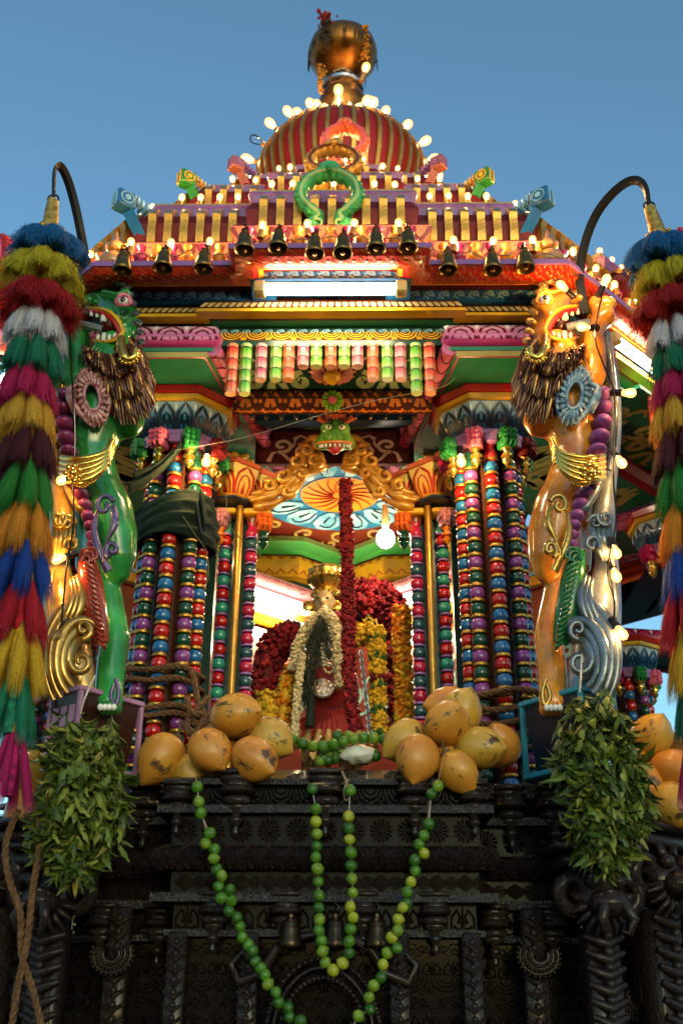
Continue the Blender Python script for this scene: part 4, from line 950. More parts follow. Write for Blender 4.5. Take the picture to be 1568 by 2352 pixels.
m = MB(); m.lathe([(.15, 9.29), (.12, 9.34), (.09, 9.4), (.1, 9.44), (.14, 9.47), (.24, 9.53), (.3, 9.62), (.315, 9.71), (.295, 9.8), (.23, 9.87), (.13, 9.91), (.09, 9.93), (.1, 9.96), (.06, 10.0), (0, 10.05)], 36, FC); m.build('finial_pot', POTM, fin)
def blob_flowers(m, pts, n, spread, r, rg):
    for k in range(n):
        p = pts[rg.randrange(len(pts))]; q = Vector(p) + Vector((rg.gauss(0, spread), rg.gauss(0, spread), rg.gauss(0, spread)))
        m.sph(q, r * rg.uniform(.6, 1.3), 5, 4, None)
m = MB(); blob_flowers(m, [(-.15 + .015 * k, 2.84 - .22 + .01 * k, 9.8 - .03 * k) for k in range(5)] + [(-.17, 2.66, 9.84)], 120, .035, .017, rng); o = m.build('red_flower_tuft', paint('dry_red', (.3, .02, .008), rough=.9, coat=0, var=.5, scale=30), fin); o['kind'] = 'stuff'
m = MB(); blob_flowers(m, [(-.14, 2.84 - .29, 9.68 - .04 * k) for k in range(9)], 130, .02, .014, rng); o = m.build('withered_garland', paint('dry_brown', (.05, .03, .012), rough=.9, coat=0, var=.5, scale=30), fin); o['kind'] = 'stuff'
m = MB(); blob_flowers(m, [(.2, 2.84 - .24 + .01 * k, 9.67 - .035 * k) for k in range(10)] + [(-.19, 2.66, 8.95 + .04 * k) for k in range(8)], 150, .016, .012, rng); o = m.build('marigold_garland', paint('dry_marigold', (.55, .22, .015), rough=.9, coat=0, var=.5, scale=30), fin); o['kind'] = 'stuff'
m = MB()
for k in range(26):
    a = rng.uniform(0, 6.28); r_ = .31; z_ = 9.58; m.tube([(r_ * cos(a), 2.84 + r_ * sin(a), z_), (r_ * 1.02 * cos(a), 2.84 + r_ * 1.02 * sin(a), z_ - rng.uniform(.08, .2))], [.008, .003], 4)
o = m.build('dry_leaf_fringe', paint('dry_leaf', (.03, .02, .012), rough=.9, coat=0), fin); o['kind'] = 'stuff'

# ---------------------------------------------------------------- light bulbs
def bulb_meshes(r, rc, neck):
    g = MB(); g.lathe([(neck, 0), (neck * 1.05, r * .5), (r * .8, r * 1.1), (r, r * 1.9), (r * .85, r * 2.6), (r * .45, r * 3.0), (0, r * 3.1)], 14); g = g.mesh('glass', 80)
    c_ = MB(); c_.lathe([(0, r * .9), (rc * .7, r * 1.2), (rc, r * 1.8), (rc * .7, r * 2.3), (0, r * 2.5)], 8); c_ = c_.mesh('filament', 80)
    s_ = MB(); s_.lathe([(neck * 1.25, -r * 2.2), (neck * 1.4, -r * 2), (neck * 1.15, -r * 1), (neck * 1.3, -r * .4), (neck * 1.15, r * .25), (neck * .6, r * .3)], 12); s_ = s_.mesh('socket', 50)
    return g, c_, s_
BS = bulb_meshes(.021, .006, .013); BL = bulb_meshes(.047, .013, .022)
for q in (BS, BL):
    for k in q: k.materials.append(None)
SOCK = paint('socket_brass', (.4, .18, .04), rough=.4, metal=.5); SOCKB = paint('socket_bakelite', (.02, .012, .01), rough=.3)
def bulb(p, d, label, group, big=False, lit=True, sock=None, s_=.86, core=None):
    t = thing('light_bulb', label, 'light bulb', p, group); W = T(p) @ aim(d) @ S(s_); q = BL if big else BS
    inst('socket', q[2], sock or SOCK, t, W)
    if lit: inst('filament', q[1], core or (COREB if big else CORE), t, W)
    inst('glass', q[0], (GLASSB if big else GLASS) if lit else GLASSOFF, t, W)
    return t
def nth(k): return '%d%s' % (k, 'th' if 10 < k % 100 < 14 else {1: 'st', 2: 'nd', 3: 'rd'}.get(k % 10, 'th'))
def bulb_row(d, bay, step, z, what, group, inset=.04):
    row = sorted(((atan2(p.x, 2.84 - p.y), p) for p, a in along(d, *bay, step, inset=inset)), key=lambda q: q[0])
    for k, (a, p) in enumerate(row): bulb((p.x, p.y, z + rng.uniform(-.008, .008)), (rng.uniform(-.16, .16), rng.uniform(-.12, .05), 1), 'small lit bulb, %s from the left %s' % (nth(k + 1), what), group)
bulb_row(.735, EB, .2, 4.93, 'along the eave among the bells', 'bulbs along the eave', .03)
bulb_row(.33, (.42, .1), .105, 5.565, 'on the lilac ledge above the lower roof tier', 'bulbs on the lower ledge')
bulb_row(-.13, (.38, .1), .13, 6.11, 'on the ledge above the middle roof tier', 'bulbs on the middle ledge')
bulb_row(-.62, (.26, .08), .12, 6.66, 'on the ledge above the upper roof tier', 'bulbs on the upper ledge')
bulb_row(-.95, (.22, .06), .16, 6.86, 'at the foot of the dome', 'bulbs at the foot of the dome')
DN = ['second from the bottom at the left', '', 'third from the top at the left', 'second from the top at the left', 'topmost at the left', 'second from the top at the right', 'third from the top at the right', 'second from the bottom at the right', 'lowest at the right', 'topmost at the right', 'lowest at the left']
for k, (u, v) in enumerate([(560, 362), (580, 317), (615, 278), (657, 250), (710, 232), (940, 282), (983, 320), (1003, 362), (1010, 402), (888, 250), (552, 408)]):
    g_ = at(u, v, 2.62); c0 = at(787, 400, 2.75); dv = (g_ - c0).normalized(); dv = (dv + Vector((0, -.15, .1))).normalized()
    un_ = k == 1
    bulb(g_ - dv * .1, dv, ('large unlit bulb on the left edge of the dome' if un_ else 'large lit bulb ringing the dome, ' + DN[k]), None if un_ else 'bulbs ringing the dome', True, not un_)
for k, (u, v) in enumerate(((682, 258), (727, 240), (777, 205), (778, 228), (843, 230), (857, 234))):
    g_ = at(u, v, 2.55); dv = Vector(((u - 780) / 120, -.25, 1)).normalized()
    bulb(g_ - dv * .09, dv, 'large lit bulb under the pot finial, ' + ('first from the left', 'second from the left', 'upper of the middle two', 'lower of the middle two', 'second from the right', 'first from the right')[k], 'bulbs under the finial', True, True, None, .92)
bulb(at(835, 170, 2.6), (.3, -.2, 1), 'lit bulb beside the brass pot finial', None, True, True, None, .8)

# ---------------------------------------------------------------- brass bells on the eave
BE = MB(); BE.lathe([(.043, -.095), (.046, -.09), (.04, -.07), (.033, -.04), (.03, -.018), (.024, -.006), (.012, 0), (.012, .012), (.018, .016), (.01, .022), (.0, .03)], 20, cap=False)
BE.lathe([(.0, -.01), (.022, -.018), (.03, -.05), (.04, -.092), (.043, -.095)], 20, cap=False)
for z_, r_ in ((-.075, .042), (-.03, .033), (-.012, .029)): BE.lathe([(r_ - .004, z_ - .004), (r_, z_), (r_ - .004, z_ + .004)], 20, cap=False)
BE = BE.mesh('bell_body', 50); BE.materials.append(None)
CL = MB(); CL.tube([(0, 0, -.02), (0, 0, -.085)], .004, 6); CL.sph((0, 0, -.09), .011, 8, 6); CL = CL.mesh('clapper'); CL.materials.append(BRASS)
HK = MB(); HK.tube([(0, 0, .02), (.012, 0, .035), (0, 0, .05), (-.012, 0, .035), (0, 0, .02)], .004, 6); HK.tube([(0, 0, .045), (0, .03, .06), (0, .08, .06)], .006, 6); HK = HK.mesh('hook'); HK.materials.append(IRON)
def bell(p, label, s_=1, group='bells hung along the eave', rz=0, mat=None):
    t = thing('brass_bell', label, 'bell', p, group); W = T(p) @ RZ(rz) @ RX(rng.uniform(-.06, .06)) @ S(s_)
    inst('bell_body', BE, mat or BRASS, t, W); put(bpy.data.objects.new('clapper', CL), t, W); put(bpy.data.objects.new('hook', HK), t, W)
bu = [(285, 583, -.25), (378, 580, -.25), (470, 580, -.25), (563, 536, -.37), (640, 534, -.37), (723, 545, -.37), (787, 545, -.37), (863, 534, -.37), (936, 532, -.37), (1027, 583, -.25), (1128, 585, -.25), (1203, 578, -.25)]
for k, (u, v, Y) in enumerate(bu): bell(at(u, v, Y), 'brass bell on the eave, %s from the left of the front twelve' % ords[k], 1.02)
bell(at(1305, 608, -.12), 'brass bell at the right corner of the eave above the orange beast'); bell(at(180, 612, -.12), 'brass bell at the left corner of the eave above the green beast')
bell(at(1362, 690, .1), 'brass bell behind the iron hook on the right')
# bells hanging from the base
for k, u in enumerate((668, 770, 865)): bell(at(u, 2108, -.08), 'dark brass bell hung on the base, %s of three' % ('left', 'middle', 'right')[k], 1.05, 'bells on the wooden base', 0, DARKBRASS)

# ---------------------------------------------------------------- inside of the shrine
shr = thing('shrine_ceiling', 'bright shrine ceiling with blue lotus disc, scrolls and stepped star cornices', 'ceiling', (0, 2.7, 4.2))
CZ = 5.02; CY = 2.66
m = MB(); m.lathe([(0, CZ), (.28, CZ - .002)], 40, T(0, CY, 0), cap=False); m.build('orange_disc', paint('disc_orange', (.72, .3, .02)), shr)
m = MB()
for k in range(18):
    a = 2 * pi * k / 18; m.tube([(r_ * cos(a + r_ * 2.2), CY + r_ * sin(a + r_ * 2.2), CZ - .004) for r_ in (.05, .1, .15, .2, .27)], [.004, .006, .006, .005, .003], 5)
m.build('disc_lines', P['red'], shr)
m = MB(); m.lathe([(.27, CZ + .006), (.62, CZ + .006)], 48, T(0, CY, 0), cap=False); m.build('blue_disc', paint('disc_blue', (.02, .2, .42)), shr)
m = MB(); m2 = MB()
for k in range(14):
    a = 2 * pi * k / 14; W = T(0, CY, CZ - .003) @ RZ(a)
    m.add([(.3, -.02, 0), (.38, -.075, 0), (.5, -.1, 0), (.58, -.06, 0), (.6, 0, 0), (.58, .06, 0), (.5, .1, 0), (.38, .075, 0), (.3, .02, 0)], [tuple(range(9))], W)
    m2.tube([(.34, -.04, -.004), (.44, -.06, -.004), (.53, -.04, -.004), (.55, .0, -.004), (.52, .045, -.004)], .006, 5, M=W); m2.tube([(.36, 0, -.004), (.46, .02, -.004)], [.004, .01], 5, M=W)
m.build('disc_petals', paint('petal_sky', (.08, .42, .68), c2=(.45, .7, .8), var=.1, scale=6), shr); m2.build('petal_strokes', P['dblue'], shr)
m = MB(); m.lathe([(.6, CZ + .012), (1.5, CZ + .012)], 8, T(0, CY, 0), pi / 8, cap=False); m.build('maroon_field', paint('field_maroon', (.2, .02, .012)), shr)
m = MB()
for k in range(16):
    a = 2 * pi * k / 16; W = T(0, CY, CZ + .005) @ RZ(a)
    m.tube([Vector((.72 + r_ * cos(t_), r_ * sin(t_) * .9, 0)) for r_, t_ in [(.1 * (1 - q / 15), .5 * q) for q in range(14)]], .012, 5, M=W)
    m.tube([Vector((.86 + r_ * cos(t_), .09 + r_ * sin(t_) * .9, 0)) for r_, t_ in [(.07 * (1 - q / 15), 2 - .5 * q) for q in range(14)]], .011, 5, M=W)
m.build('field_scrolls', paint('scroll_cream', (.72, .5, .3), c2=(.75, .55, .05)), shr)
def star(n, r0, r1):
    r0 = r1 * .78
    return [((r0 if k % 2 else r1) * cos(2 * pi * k / (2 * n) - pi / 2), CY + (r0 if k % 2 else r1) * sin(2 * pi * k / (2 * n) - pi / 2)) for k in range(2 * n)]
s1 = star(8, .82, .98)
m = MB(); sweep(m, s1, [(.1, 5.03), (0, 5.02), (-.02, 4.97), (.0, 4.9), (.06, 4.89)]); g_ = m.build('green_star_moulding', grad('star_green', [(0, (.02, .3, .06)), (.5, (.1, .5, .12)), (1, (.5, .7, .3))], 'Z', 4.89, 5.02), shr, ang=30)
def inward(path): return path[::-1]
m = MB(); sweep(m, star(8, .92, 1.1), [(.1, 4.9), (0, 4.89), (-.02, 4.82), (-.0, 4.72), (.08, 4.71)]); y_ = m.build('yellow_star_moulding', P['yellow'], shr, ang=30)
m = MB()
pth = star(8, .92, 1.1)
for i in range(16):
    a, b = pth[i], pth[(i + 1) % 16]
    sg = Seg([b, a], 0, [(.004, 4.88), (.022, 4.82), (.0, 4.73)], False); strokes(m, sg, [([(.5, .0), (.5, .8)], (.3, .02)), ([(.1, .95), (.5, .7), (.9, .95)], .08)], n=5, e=.004)
m.build('moulding_strokes', paint('stroke_brown', (.4, .1, .01)), y_)
m = MB(); sweep(m, star(8, 1.0, 1.2), [(.15, 4.72), (.0, 4.71), (0, 4.62), (.1, 4.6)]); m.build('dark_star_moulding', P['dgreen'], shr, ang=30)
# diamond-set ring beam with its corner pointing away, carrying the shrine's tubes
sq = [(0, CY + 1.15), (-1.15, CY), (0, CY - 1.15), (1.15, CY)]
sqf = [(0, 3.72), (-1.35, 2.37), (-1.6, 2.1)]; sqr = [(0, 3.72), (1.35, 2.37), (1.6, 2.1)]
ring = thing('shrine_ring_beam', 'pink, white and yellow ring beam meeting in a corner behind the deity', 'beam', (0, 3.72, 4.0))
for sgn in (-1, 1):
    A = Vector((0, 3.72)); B = Vector((sgn * 1.5, 2.22)); d_ = (B - A).normalized(); n_ = Vector((-d_.y * sgn, d_.x * sgn)) if False else Vector((-sgn * 1, -1)).normalized()
    n_ = Vector((-sgn, -1)).normalized()
    pth = [(A.x, A.y), (B.x, B.y)] if sgn < 0 else [(B.x, B.y), (A.x, A.y)]
    pth = [(B.x, B.y), (A.x, A.y)] if sgn < 0 else [(A.x, A.y), (B.x, B.y)]
    m = MB(); pp = [(0, 4.62), (.04, 4.6), (.06, 4.54), (.03, 4.5), (0, 4.49)]; sweep(m, pth, pp, False); e_ = m.build('pink_moulding', grad('ring_pink', [(0, (.5, .06, .14)), (1, (.75, .5, .5))], 'Z', 4.49, 4.62), ring, ang=60)
    m = MB(); strokes(m, Seg(pth, 0, pp, False), M_PETAL[:2], cell=.12, e=.003); m.build('petal_lines', P['magenta'], e_)
    for nm, z0, z1, o_, mt in (('upper_board', 4.33, 4.49, .0, paint('board_ochre', (.3, .12, .015))), ('blue_fillet', 4.30, 4.33, .02, P['lblue']), ('yellow_fret', 4.23, 4.30, .015, P['yellow']), ('lower_board', 4.0, 4.21, -.02, paint('board_maroon', (.2, .04, .02)))):
        m = MB(); sweep(m, pth, [(-.03, z1), (o_, z1 - .004), (o_, z0 + .002), (-.03, z0)], False); b_ = m.build(nm, mt, ring)
        if nm == 'yellow_fret':
            m = MB(); strokes(m, Seg(pth, 0, [(o_, z1 - .004), (o_, z0 + .002)], False), [([(.2, .15), (.2, .85), (.8, .85), (.8, .15)], .12)], cell=.07, e=.003); m.build('fret_lines', P['orange'], b_)
    m = MB(); sweep(m, pth, [(-.02, 4.0), (-.02, 2.5)], False); wl = m.build('painted_wall', paint('wall_maroon', (.16, .03, .02)), ring)
    m = MB(); strokes(m, Seg(pth, 0, [(-.02, 4.0), (-.02, 2.5)], False), M_VINE, cell=.4, e=.004, t0=.02, t1=.25); m.build('wall_scrolls', paint('wall_scroll', (.25, .45, .4)), wl)
    cx_, cy_ = (A.x + (B.x - A.x) * .36, A.y + (B.y - A.y) * .36); nn = Vector((-sgn, -1)).normalized() * .07
    for z_, nm, L_ in ((4.41, 'upper', .66), (4.11, 'lower', .66)):
        tube_light((cx_ + nn.x, cy_ + nn.y, z_), radians(-45 * sgn) , L_, '%s lit tube on the %s wall of the shrine' % (nm, 'left' if sgn < 0 else 'right'), TUBEIN, .042)
bl = at(885, 1237, 1.12)
t = thing('round_lamp', 'lit round white lamp inside the shrine, right of the red garland', 'lamp', bl); m = MB(); m.sph(bl, (.05, .05, .055), 16, 12); m.build('globe', emit('lamp_globe', (1, .82, .54), 80), t); m = MB(); m.lathe([(.016, .05), (.022, .08), (.016, .2)], 10, T(bl)); m.build('lamp_stem', P['cream'], t)
# back screen behind the deity and sky-lit far arcade bands
m = MB(); m.box((0, 4.1, 3.2), (1.7, .05, 1.5)); tag(m.build('back_screen', paint('screen_maroon', (.05, .012, .012))), 'dark painted screen behind the deity', 'screen')

# ---------------------------------------------------------------- deity, dressed and garlanded
de = thing('deity_statue', 'black clothed deity statue with tall gold crown, pearl strings and red skirt', 'statue', at(765, 1690, 1.35))
def W_(u, v, Y): return at(u, v, Y)
D0 = at(760, 1690, 1.35); DX = D0.x; z0 = 2.78
STONE = paint('black_stone', (.012, .014, .016), rough=.25, coat=.6)
def dp(u, v, y=0): return at(u, v, 1.4 + y)
m = MB()
for pts in ([(765, 1690, 0, 62), (762, 1640, 0, 55), (758, 1580, 0, 52), (750, 1530, 0, 44), (742, 1480, 0, 48), (742, 1450, 0, 42), (746, 1425, 0, 22), (748, 1405, 0, 20)], [(712, 1450, 0, 20), (690, 1490, -.05, 18), (698, 1530, -.12, 14), (720, 1540, -.2, 12)], [(775, 1450, 0, 20), (792, 1490, -.05, 18), (790, 1530, -.12, 14)]):
    m.tube(smooth([dp(u, v, y) for u, v, y, a in pts], 4), [px(pts[min(q_ // 4, len(pts) - 1)][3], (0, 1.4, 3.4)) for q_ in range(4 * (len(pts) - 1) + 1)], 14)
remesh(m.build('body', STONE, de), .016, 8)
FACE = paint('gilded_face', (.55, .38, .18), metal=.4, rough=.3); hp = dp(744, 1388, -.05)
m = MB(); m.sph(hp, (.062, .066, .085), 16, 12); m.sph(hp + Vector((-.01, -.066, -.005)), (.014, .018, .024)); m.sph(hp + Vector((0, -.05, -.045)), (.026, .02, .014)); m.sph(hp + Vector((0, -.045, -.066)), (.026, .022, .02))
for e in (-1, 1): m.sph(hp + Vector((e * .026 - .005, -.058, .012)), (.014, .01, .007)); m.sph(hp + Vector((e * .068, 0, -.01)), (.012, .02, .034))
remesh(m.build('face', FACE, de), .008, 3)
m = MB()
for e in (-1, 1): m.sph(hp + Vector((e * .026 - .005, -.068, .012)), (.01, .005, .005), 8, 6)
m.build('eye', P['black'], de)
m = MB()
for e in (-1, 1):
    W = T(hp + Vector((e * .085, -.02, -.02))) @ RX(radians(70)); m.lathe([(.034, 0), (.03, .012), (.014, .02), (0, .022)], 16, W)
    for k in range(10): m.sph((.036 * cos(k * .628), .036 * sin(k * .628), .004), .007, 6, 5, W)
m.build('ear_disc', GOLDB, de)
cp = dp(751, 1372); CW = T(cp.x, cp.y, cp.z)
m = MB(); m.lathe([(.075, -.01), (.085, .01), (.07, .03), (.06, .045), (.078, .06), (.1, .09), (.108, .115), (.1, .14), (.108, .155), (.085, .17), (.05, .178), (.02, .19), (0, .2)], 44, CW, 0, lambda a, j: 1 + .06 * cos(a * 11)); m.build('gold_crown', GOLDB, de, ang=60)
m = MB()
for k in range(22): a = 2 * pi * k / 22; m.sph((.108 * cos(a), .108 * sin(a), .105), (.01, .01, .016), 6, 5, CW); m.sph((.086 * cos(a), .086 * sin(a), .012), .008, 6, 5, CW)
m.build('crown_beads', GOLDP, de)['kind'] = 'stuff'
SILK = paint('red_silk', (.26, .005, .007), rough=.42, coat=.1, sheen=.3)
c_ = dp(757, 1578, -.05); m = MB(); m.lathe([(.03, -.17), (.1, -.13), (.145, -.06), (.15, 0), (.14, .06), (.12, .1), (.09, .11)], 40, T(c_), 0, lambda a, j: 1 + .025 * cos(a * 13) + .02 * cos(a * 5)); m.build('red_skirt', SILK, de, ang=60)
m = MB(); m.tube(smooth([c_ + Vector((.125 * sin(a), -.125 * cos(a), .1 - .015 * cos(a))) for a in [radians(-110 + 20 * k) for k in range(12)]], 3), .011, 7); m.build('waist_band', paint('silver_gold_braid', (.6, .5, .3), metal=.6, bump=.8, bscale=150), de)
m = MB()
for q_ in range(13):
    f_ = q_ / 12; m.tube(smooth([c_ + Vector((-.05 + .1 * f_, -.06, -.13)), c_ + Vector((-.13 + .26 * f_, -.1, -.21)), c_ + Vector((-.22 + .44 * f_, -.13, -.31))], 4), [.012 + .0022 * k for k in range(9)], 6)
m.build('skirt_fan', SILK, de, ang=60)
m = MB(); m.lathe([(.02, 0), (.018, .008), (.0, .012)], 20, S(3, 3, 1)); 
for k in range(8): m.sph((.036 * cos(k * pi / 4), .036 * sin(k * pi / 4), .012), (.012, .012, .006), 8, 5)
MD = at(742, 1580, 1.2); m.build('medallion', paint('enamel_gold', (.6, .4, .2), metal=.7, c2=(.75, .6, .5), scale=60), de, T(MD) @ RX(radians(75)))
m = MB()
for q_ in range(9):
    f_ = q_ / 8; b0_ = c_ + Vector((-.2 + .4 * f_, -.14, -.27)); m.tube([b0_, b0_ + Vector(((-.5 + f_) * .06, -.03, -.09))], [.018, .026], 8)
m.build('gold_hem', paint('gold_hem', (.55, .36, .12), metal=.6, rough=.3, bump=.6, bscale=120), de, ang=60)
def beads(m, pts, r, step):
    P_ = smooth(pts, 12); acc = 0; last = None
    for p in P_:
        if last is None or (p - last).length >= step: m.sph(p, r, 6, 5); last = p
PEARL = paint('pearls', (.72, .6, .35), rough=.2, coat=.6, metal=.2); m = MB()
for (u0, u1, v0, dv) in ((735, 775, 1480, 65), (738, 772, 1480, 50), (741, 769, 1480, 38), (672, 715, 1480, 60), (680, 712, 1520, 110)):
    beads(m, [at(u0, v0, 1.18), at(u0 * .8 + u1 * .2, v0 + dv * .8, 1.16), at((u0 + u1) / 2, v0 + dv, 1.15), at(u0 * .2 + u1 * .8, v0 + dv * .8, 1.16), at(u1, v0, 1.18)], .008, .017)
o = m.build('pearl_strings', PEARL, de); o['kind'] = 'stuff'
m = MB(); tz = at(713, 1625, 1.15); m.lathe([(.012, .1), (.03, .08), (.035, .05), (.04, -.1), (.043, -.13), (0, -.13)], 14, T(tz) @ S(.6, .6, .75), 0, lambda a, j: 1 + .06 * cos(a * 7)); m.build('black_tassel', paint('black_thread', (.012, .02, .018), rough=.7, coat=0), de)

# flowers: small ruffled blossoms gathered in garlands
def blossom(m, c_, r, rg, seg=6):
    ax = aim((rg.gauss(0, 1), rg.gauss(0, 1) - .8, rg.gauss(0, 1))); k_ = rg.uniform(.85, 1.2) * r
    m.lathe([(k_ * .2, -k_ * .5), (k_ * .95, -k_ * .1), (k_ * .8, k_ * .15), (k_ * .55, k_ * .05), (k_ * .5, k_ * .35), (k_ * .15, k_ * .3), (0, k_ * .45)], seg, T(c_) @ ax, rg.random() * 6, lambda a, j: 1 + .22 * sin(a * 3 + j * 2))
def garland(name, label, path, rad, fr, dens, mats, seed, cat='garland', pattern=None, group=None, parent=None):
    rg = random.Random(seed); P_ = smooth(path, 8); ms = [MB() for _ in mats]; L = sum((a - b).length for a, b in zip(P_, P_[1:]))
    n = int(dens * L / fr); s_ = 0
    for k in range(n):
        q = rg.random() * (len(P_) - 1); i = int(q); p = P_[i].lerp(P_[i + 1], q - i); a = rg.uniform(0, 2 * pi); r_ = (rad(q / (len(P_) - 1)) if callable(rad) else rad) * rg.uniform(.75, 1)
        d = (P_[i + 1] - P_[i]).normalized(); u_ = d.cross(Vector((0, 1, 0.01))).normalized(); v_ = d.cross(u_)
        w_ = pattern(q / (len(P_) - 1), rg) if pattern else rg.randrange(len(mats))
        blossom(ms[w_], p + (u_ * cos(a) + v_ * sin(a)) * r_, fr, rg)
    m = MB(); m.tube(P_, [max(.004, (rad(k / len(P_)) if callable(rad) else rad) * .75) for k in range(len(P_))], 8); ms[0].add(m.v, m.f)
    t = thing(name, label, cat, P_[-1], group)
    for m, mt in zip(ms, mats):
        if m.v: o = m.build('blossoms', mt, t, ang=180); o['kind'] = 'stuff'
    return t
FR = paint('rose_petals', (.17, .004, .008), rough=.6, coat=0, var=.55, scale=40); FR2 = paint('bright_rose_petals', (.32, .01, .015), rough=.6, coat=0, var=.5, scale=40)
FO = paint('marigold_orange', (.75, .24, .01), rough=.7, coat=0, var=.3, scale=40); FY = paint('chrysanthemum_yellow', (.72, .42, .02), rough=.7, coat=0, var=.3, scale=40)
FW_ = paint('jasmine', (.7, .58, .33), rough=.7, coat=0, var=.3, scale=40); FG = paint('garland_leaf', (.05, .12, .02), rough=.7, coat=0, var=.4, scale=40); FP = paint('pink_petals', (.6, .06, .1), rough=.7, coat=0, var=.4, scale=40)
garland('rose_garland', 'long dark red rose garland hanging down the middle of the doorway', [at(793, 1105, .78), at(795, 1200, .76), at(798, 1300, .75), at(797, 1370, .75), at(800, 1420, .75), at(800, 1500, .75), at(803, 1600, .75), at(818, 1675, .78)], .03, .014, 10, (FR, FR2), 3)
garland('marigold_garland', 'thick orange marigold garland hanging at the right of the deity', [at(924, 1395, 1.2), at(922, 1480, 1.2), at(928, 1580, 1.2), at(927, 1670, 1.2)], .045, .018, 12, (FO, FY), 4, pattern=lambda t_, r_: 1 if r_.random() < t_ * .7 else 0)
garland('banded_garland', 'yellow flower garland banded with green leaves and red, left of the orange marigolds', [at(864, 1440, 1.15), at(866, 1500, 1.15), at(869, 1600, 1.15), at(871, 1690, 1.15)], .04, .017, 10, (FY, FG, FR), 5, pattern=lambda t_, r_: 1 if (t_ * 5) % 1 > .75 else (2 if .5 < t_ < .58 else 0))
garland('yellow_garland', 'yellow chrysanthemum garland slung towards the right of the deity', [at(815, 1470, 1.25), at(840, 1450, 1.22), at(862, 1430, 1.2)], .05, .018, 10, (FY, FG), 6, pattern=lambda t_, r_: 1 if t_ > .85 and r_.random() < .5 else 0)
garland('rose_mass', 'great dark red rose swag to the right of the deity', [at(815, 1400, 1.5), at(850, 1370, 1.5), at(890, 1385, 1.5), at(910, 1450, 1.5), at(912, 1560, 1.5), at(915, 1680, 1.5)], lambda t_: .12 - .07 * t_, .022, 16, (FR, FR2), 7)
garland('rose_mass', 'great dark red rose swag to the left of the deity', [at(680, 1470, 1.5), at(645, 1470, 1.5), at(620, 1510, 1.5), at(605, 1600, 1.5), at(600, 1680, 1.5)], lambda t_: .1 - .03 * t_, .022, 16, (FR, FR2), 8)
garland('yellow_garland', 'yellow flower garland falling beside the left of the deity', [at(700, 1500, 1.3), at(665, 1560, 1.3), at(650, 1640, 1.3), at(648, 1700, 1.3)], .05, .018, 10, (FY, FO), 9)
garland('yellow_garland', 'short yellow and green garland low beside the left door frame', [at(612, 1590, 1.2), at(612, 1640, 1.2), at(610, 1690, 1.2)], .045, .017, 9, (FY, FG), 10, pattern=lambda t_, r_: 1 if t_ > .6 and r_.random() < .4 else 0)
garland('jasmine_garland', 'cream jasmine garland round the shoulders of the deity', [at(672, 1540, 1.22), at(690, 1470, 1.2), at(722, 1425, 1.22), at(750, 1412, 1.2), at(768, 1440, 1.15), at(778, 1500, 1.12), at(780, 1580, 1.12)], .028, .012, 10, (FW_,), 12)
garland('jasmine_garland', 'thin white jasmine string at the left of the deity', [at(695, 1500, 1.1), at(683, 1600, 1.1), at(676, 1690, 1.1)], .016, .011, 9, (FW_,), 13)
garland('pink_garland', 'pink flower garland glimpsed beyond the right door frame', [at(1082, 1180, 1.6), at(1085, 1300, 1.6), at(1088, 1450, 1.6), at(1090, 1650, 1.6)], .05, .02, 8, (FP, FR2), 14)
# hair-like dark garland of herbs over the deity
m = MB(); m.tube([at(735 - 40 * q_, 1415 + 195 * q_, 1.15) for q_ in (0, .3, .6, 1)], .01, 6)
for k in range(420):
    t_ = rng.random(); p = at(735 - 40 * t_ + rng.gauss(0, 12), 1420 + 190 * t_, 1.15 + rng.gauss(0, .02)); m.tube([p, p + Vector((rng.gauss(0, .015), rng.gauss(0, .01), -rng.uniform(.03, .08)))], [.0025, .001], 3)
o = m.build('herb_garland', paint('herb', (.025, .035, .022), rough=.8, coat=0)); tag(o, 'dark stringy herb garland over the chest of the deity', 'garland')
# steel chain and cloth on the floor
t = thing('steel_chain', 'thin steel chain hanging beside the long rose garland', 'chain', at(850, 1690, .72)); lk = MB()
lk.tube([(.009 * cos(a), 0, .016 * sin(a)) for a in [2 * pi * k / 12 for k in range(12)]], .003, 5, closed=True); lk = lk.mesh('link'); lk.materials.append(STEEL)
for k in range(24):
    p = at(828 + 22 * k / 23, 1500 + 190 * k / 23, .72); put(bpy.data.objects.new('link', lk), t, T(p) @ RZ(pi / 2 * (k % 2)))
m = MB(); a0 = at(690, 1722, .45); b0 = at(830, 1715, .45); vs = []; fs = []
for i in range(25):
    for j in range(9):
        x = a0.x + (b0.x - a0.x) * i / 24; vs.append((x, .4 + .3 * j / 8, 2.66 + .03 * sin(i * .9 + j) + .02 * sin(j * 2.1) + (.04 if 6 < i < 18 else 0)))
for i in range(24):
    for j in range(8): k = i * 9 + j; fs.append((k, k + 1, k + 10, k + 9))
m.add(vs, fs); tag(m.build('yellow_cloth', paint('yellow_silk', (.72, .42, .02), rough=.4, sheen=.3), ang=180), 'crumpled yellow cloth on the shrine floor behind the limes', 'cloth')
m = MB(); m.sph(at(820, 1735, .12), (.085, .06, .035), 16, 10); o = m.build('white_bag', paint('plastic_white', (.75, .72, .62), rough=.3, bump=1, bscale=25)); tag(o, 'white plastic bag of limes on the base edge', 'bag')
tx = bpy.data.textures.new('crumple', 'CLOUDS'); tx.noise_scale = .03; d_ = o.modifiers.new('c', 'DISPLACE'); d_.texture = tx; d_.strength = .04
# lamps lighting the pillars from the beam corners
for sgn, nm in ((-1, 'left'), (1, 'right')):
    bulb(at(476 if sgn < 0 else 1057, 1046, .33), (0, -.3, -1), 'small bright bulb under the lotus cup by the %s pillar' % nm, None, False, True, SOCKB, 1.1, CORES)

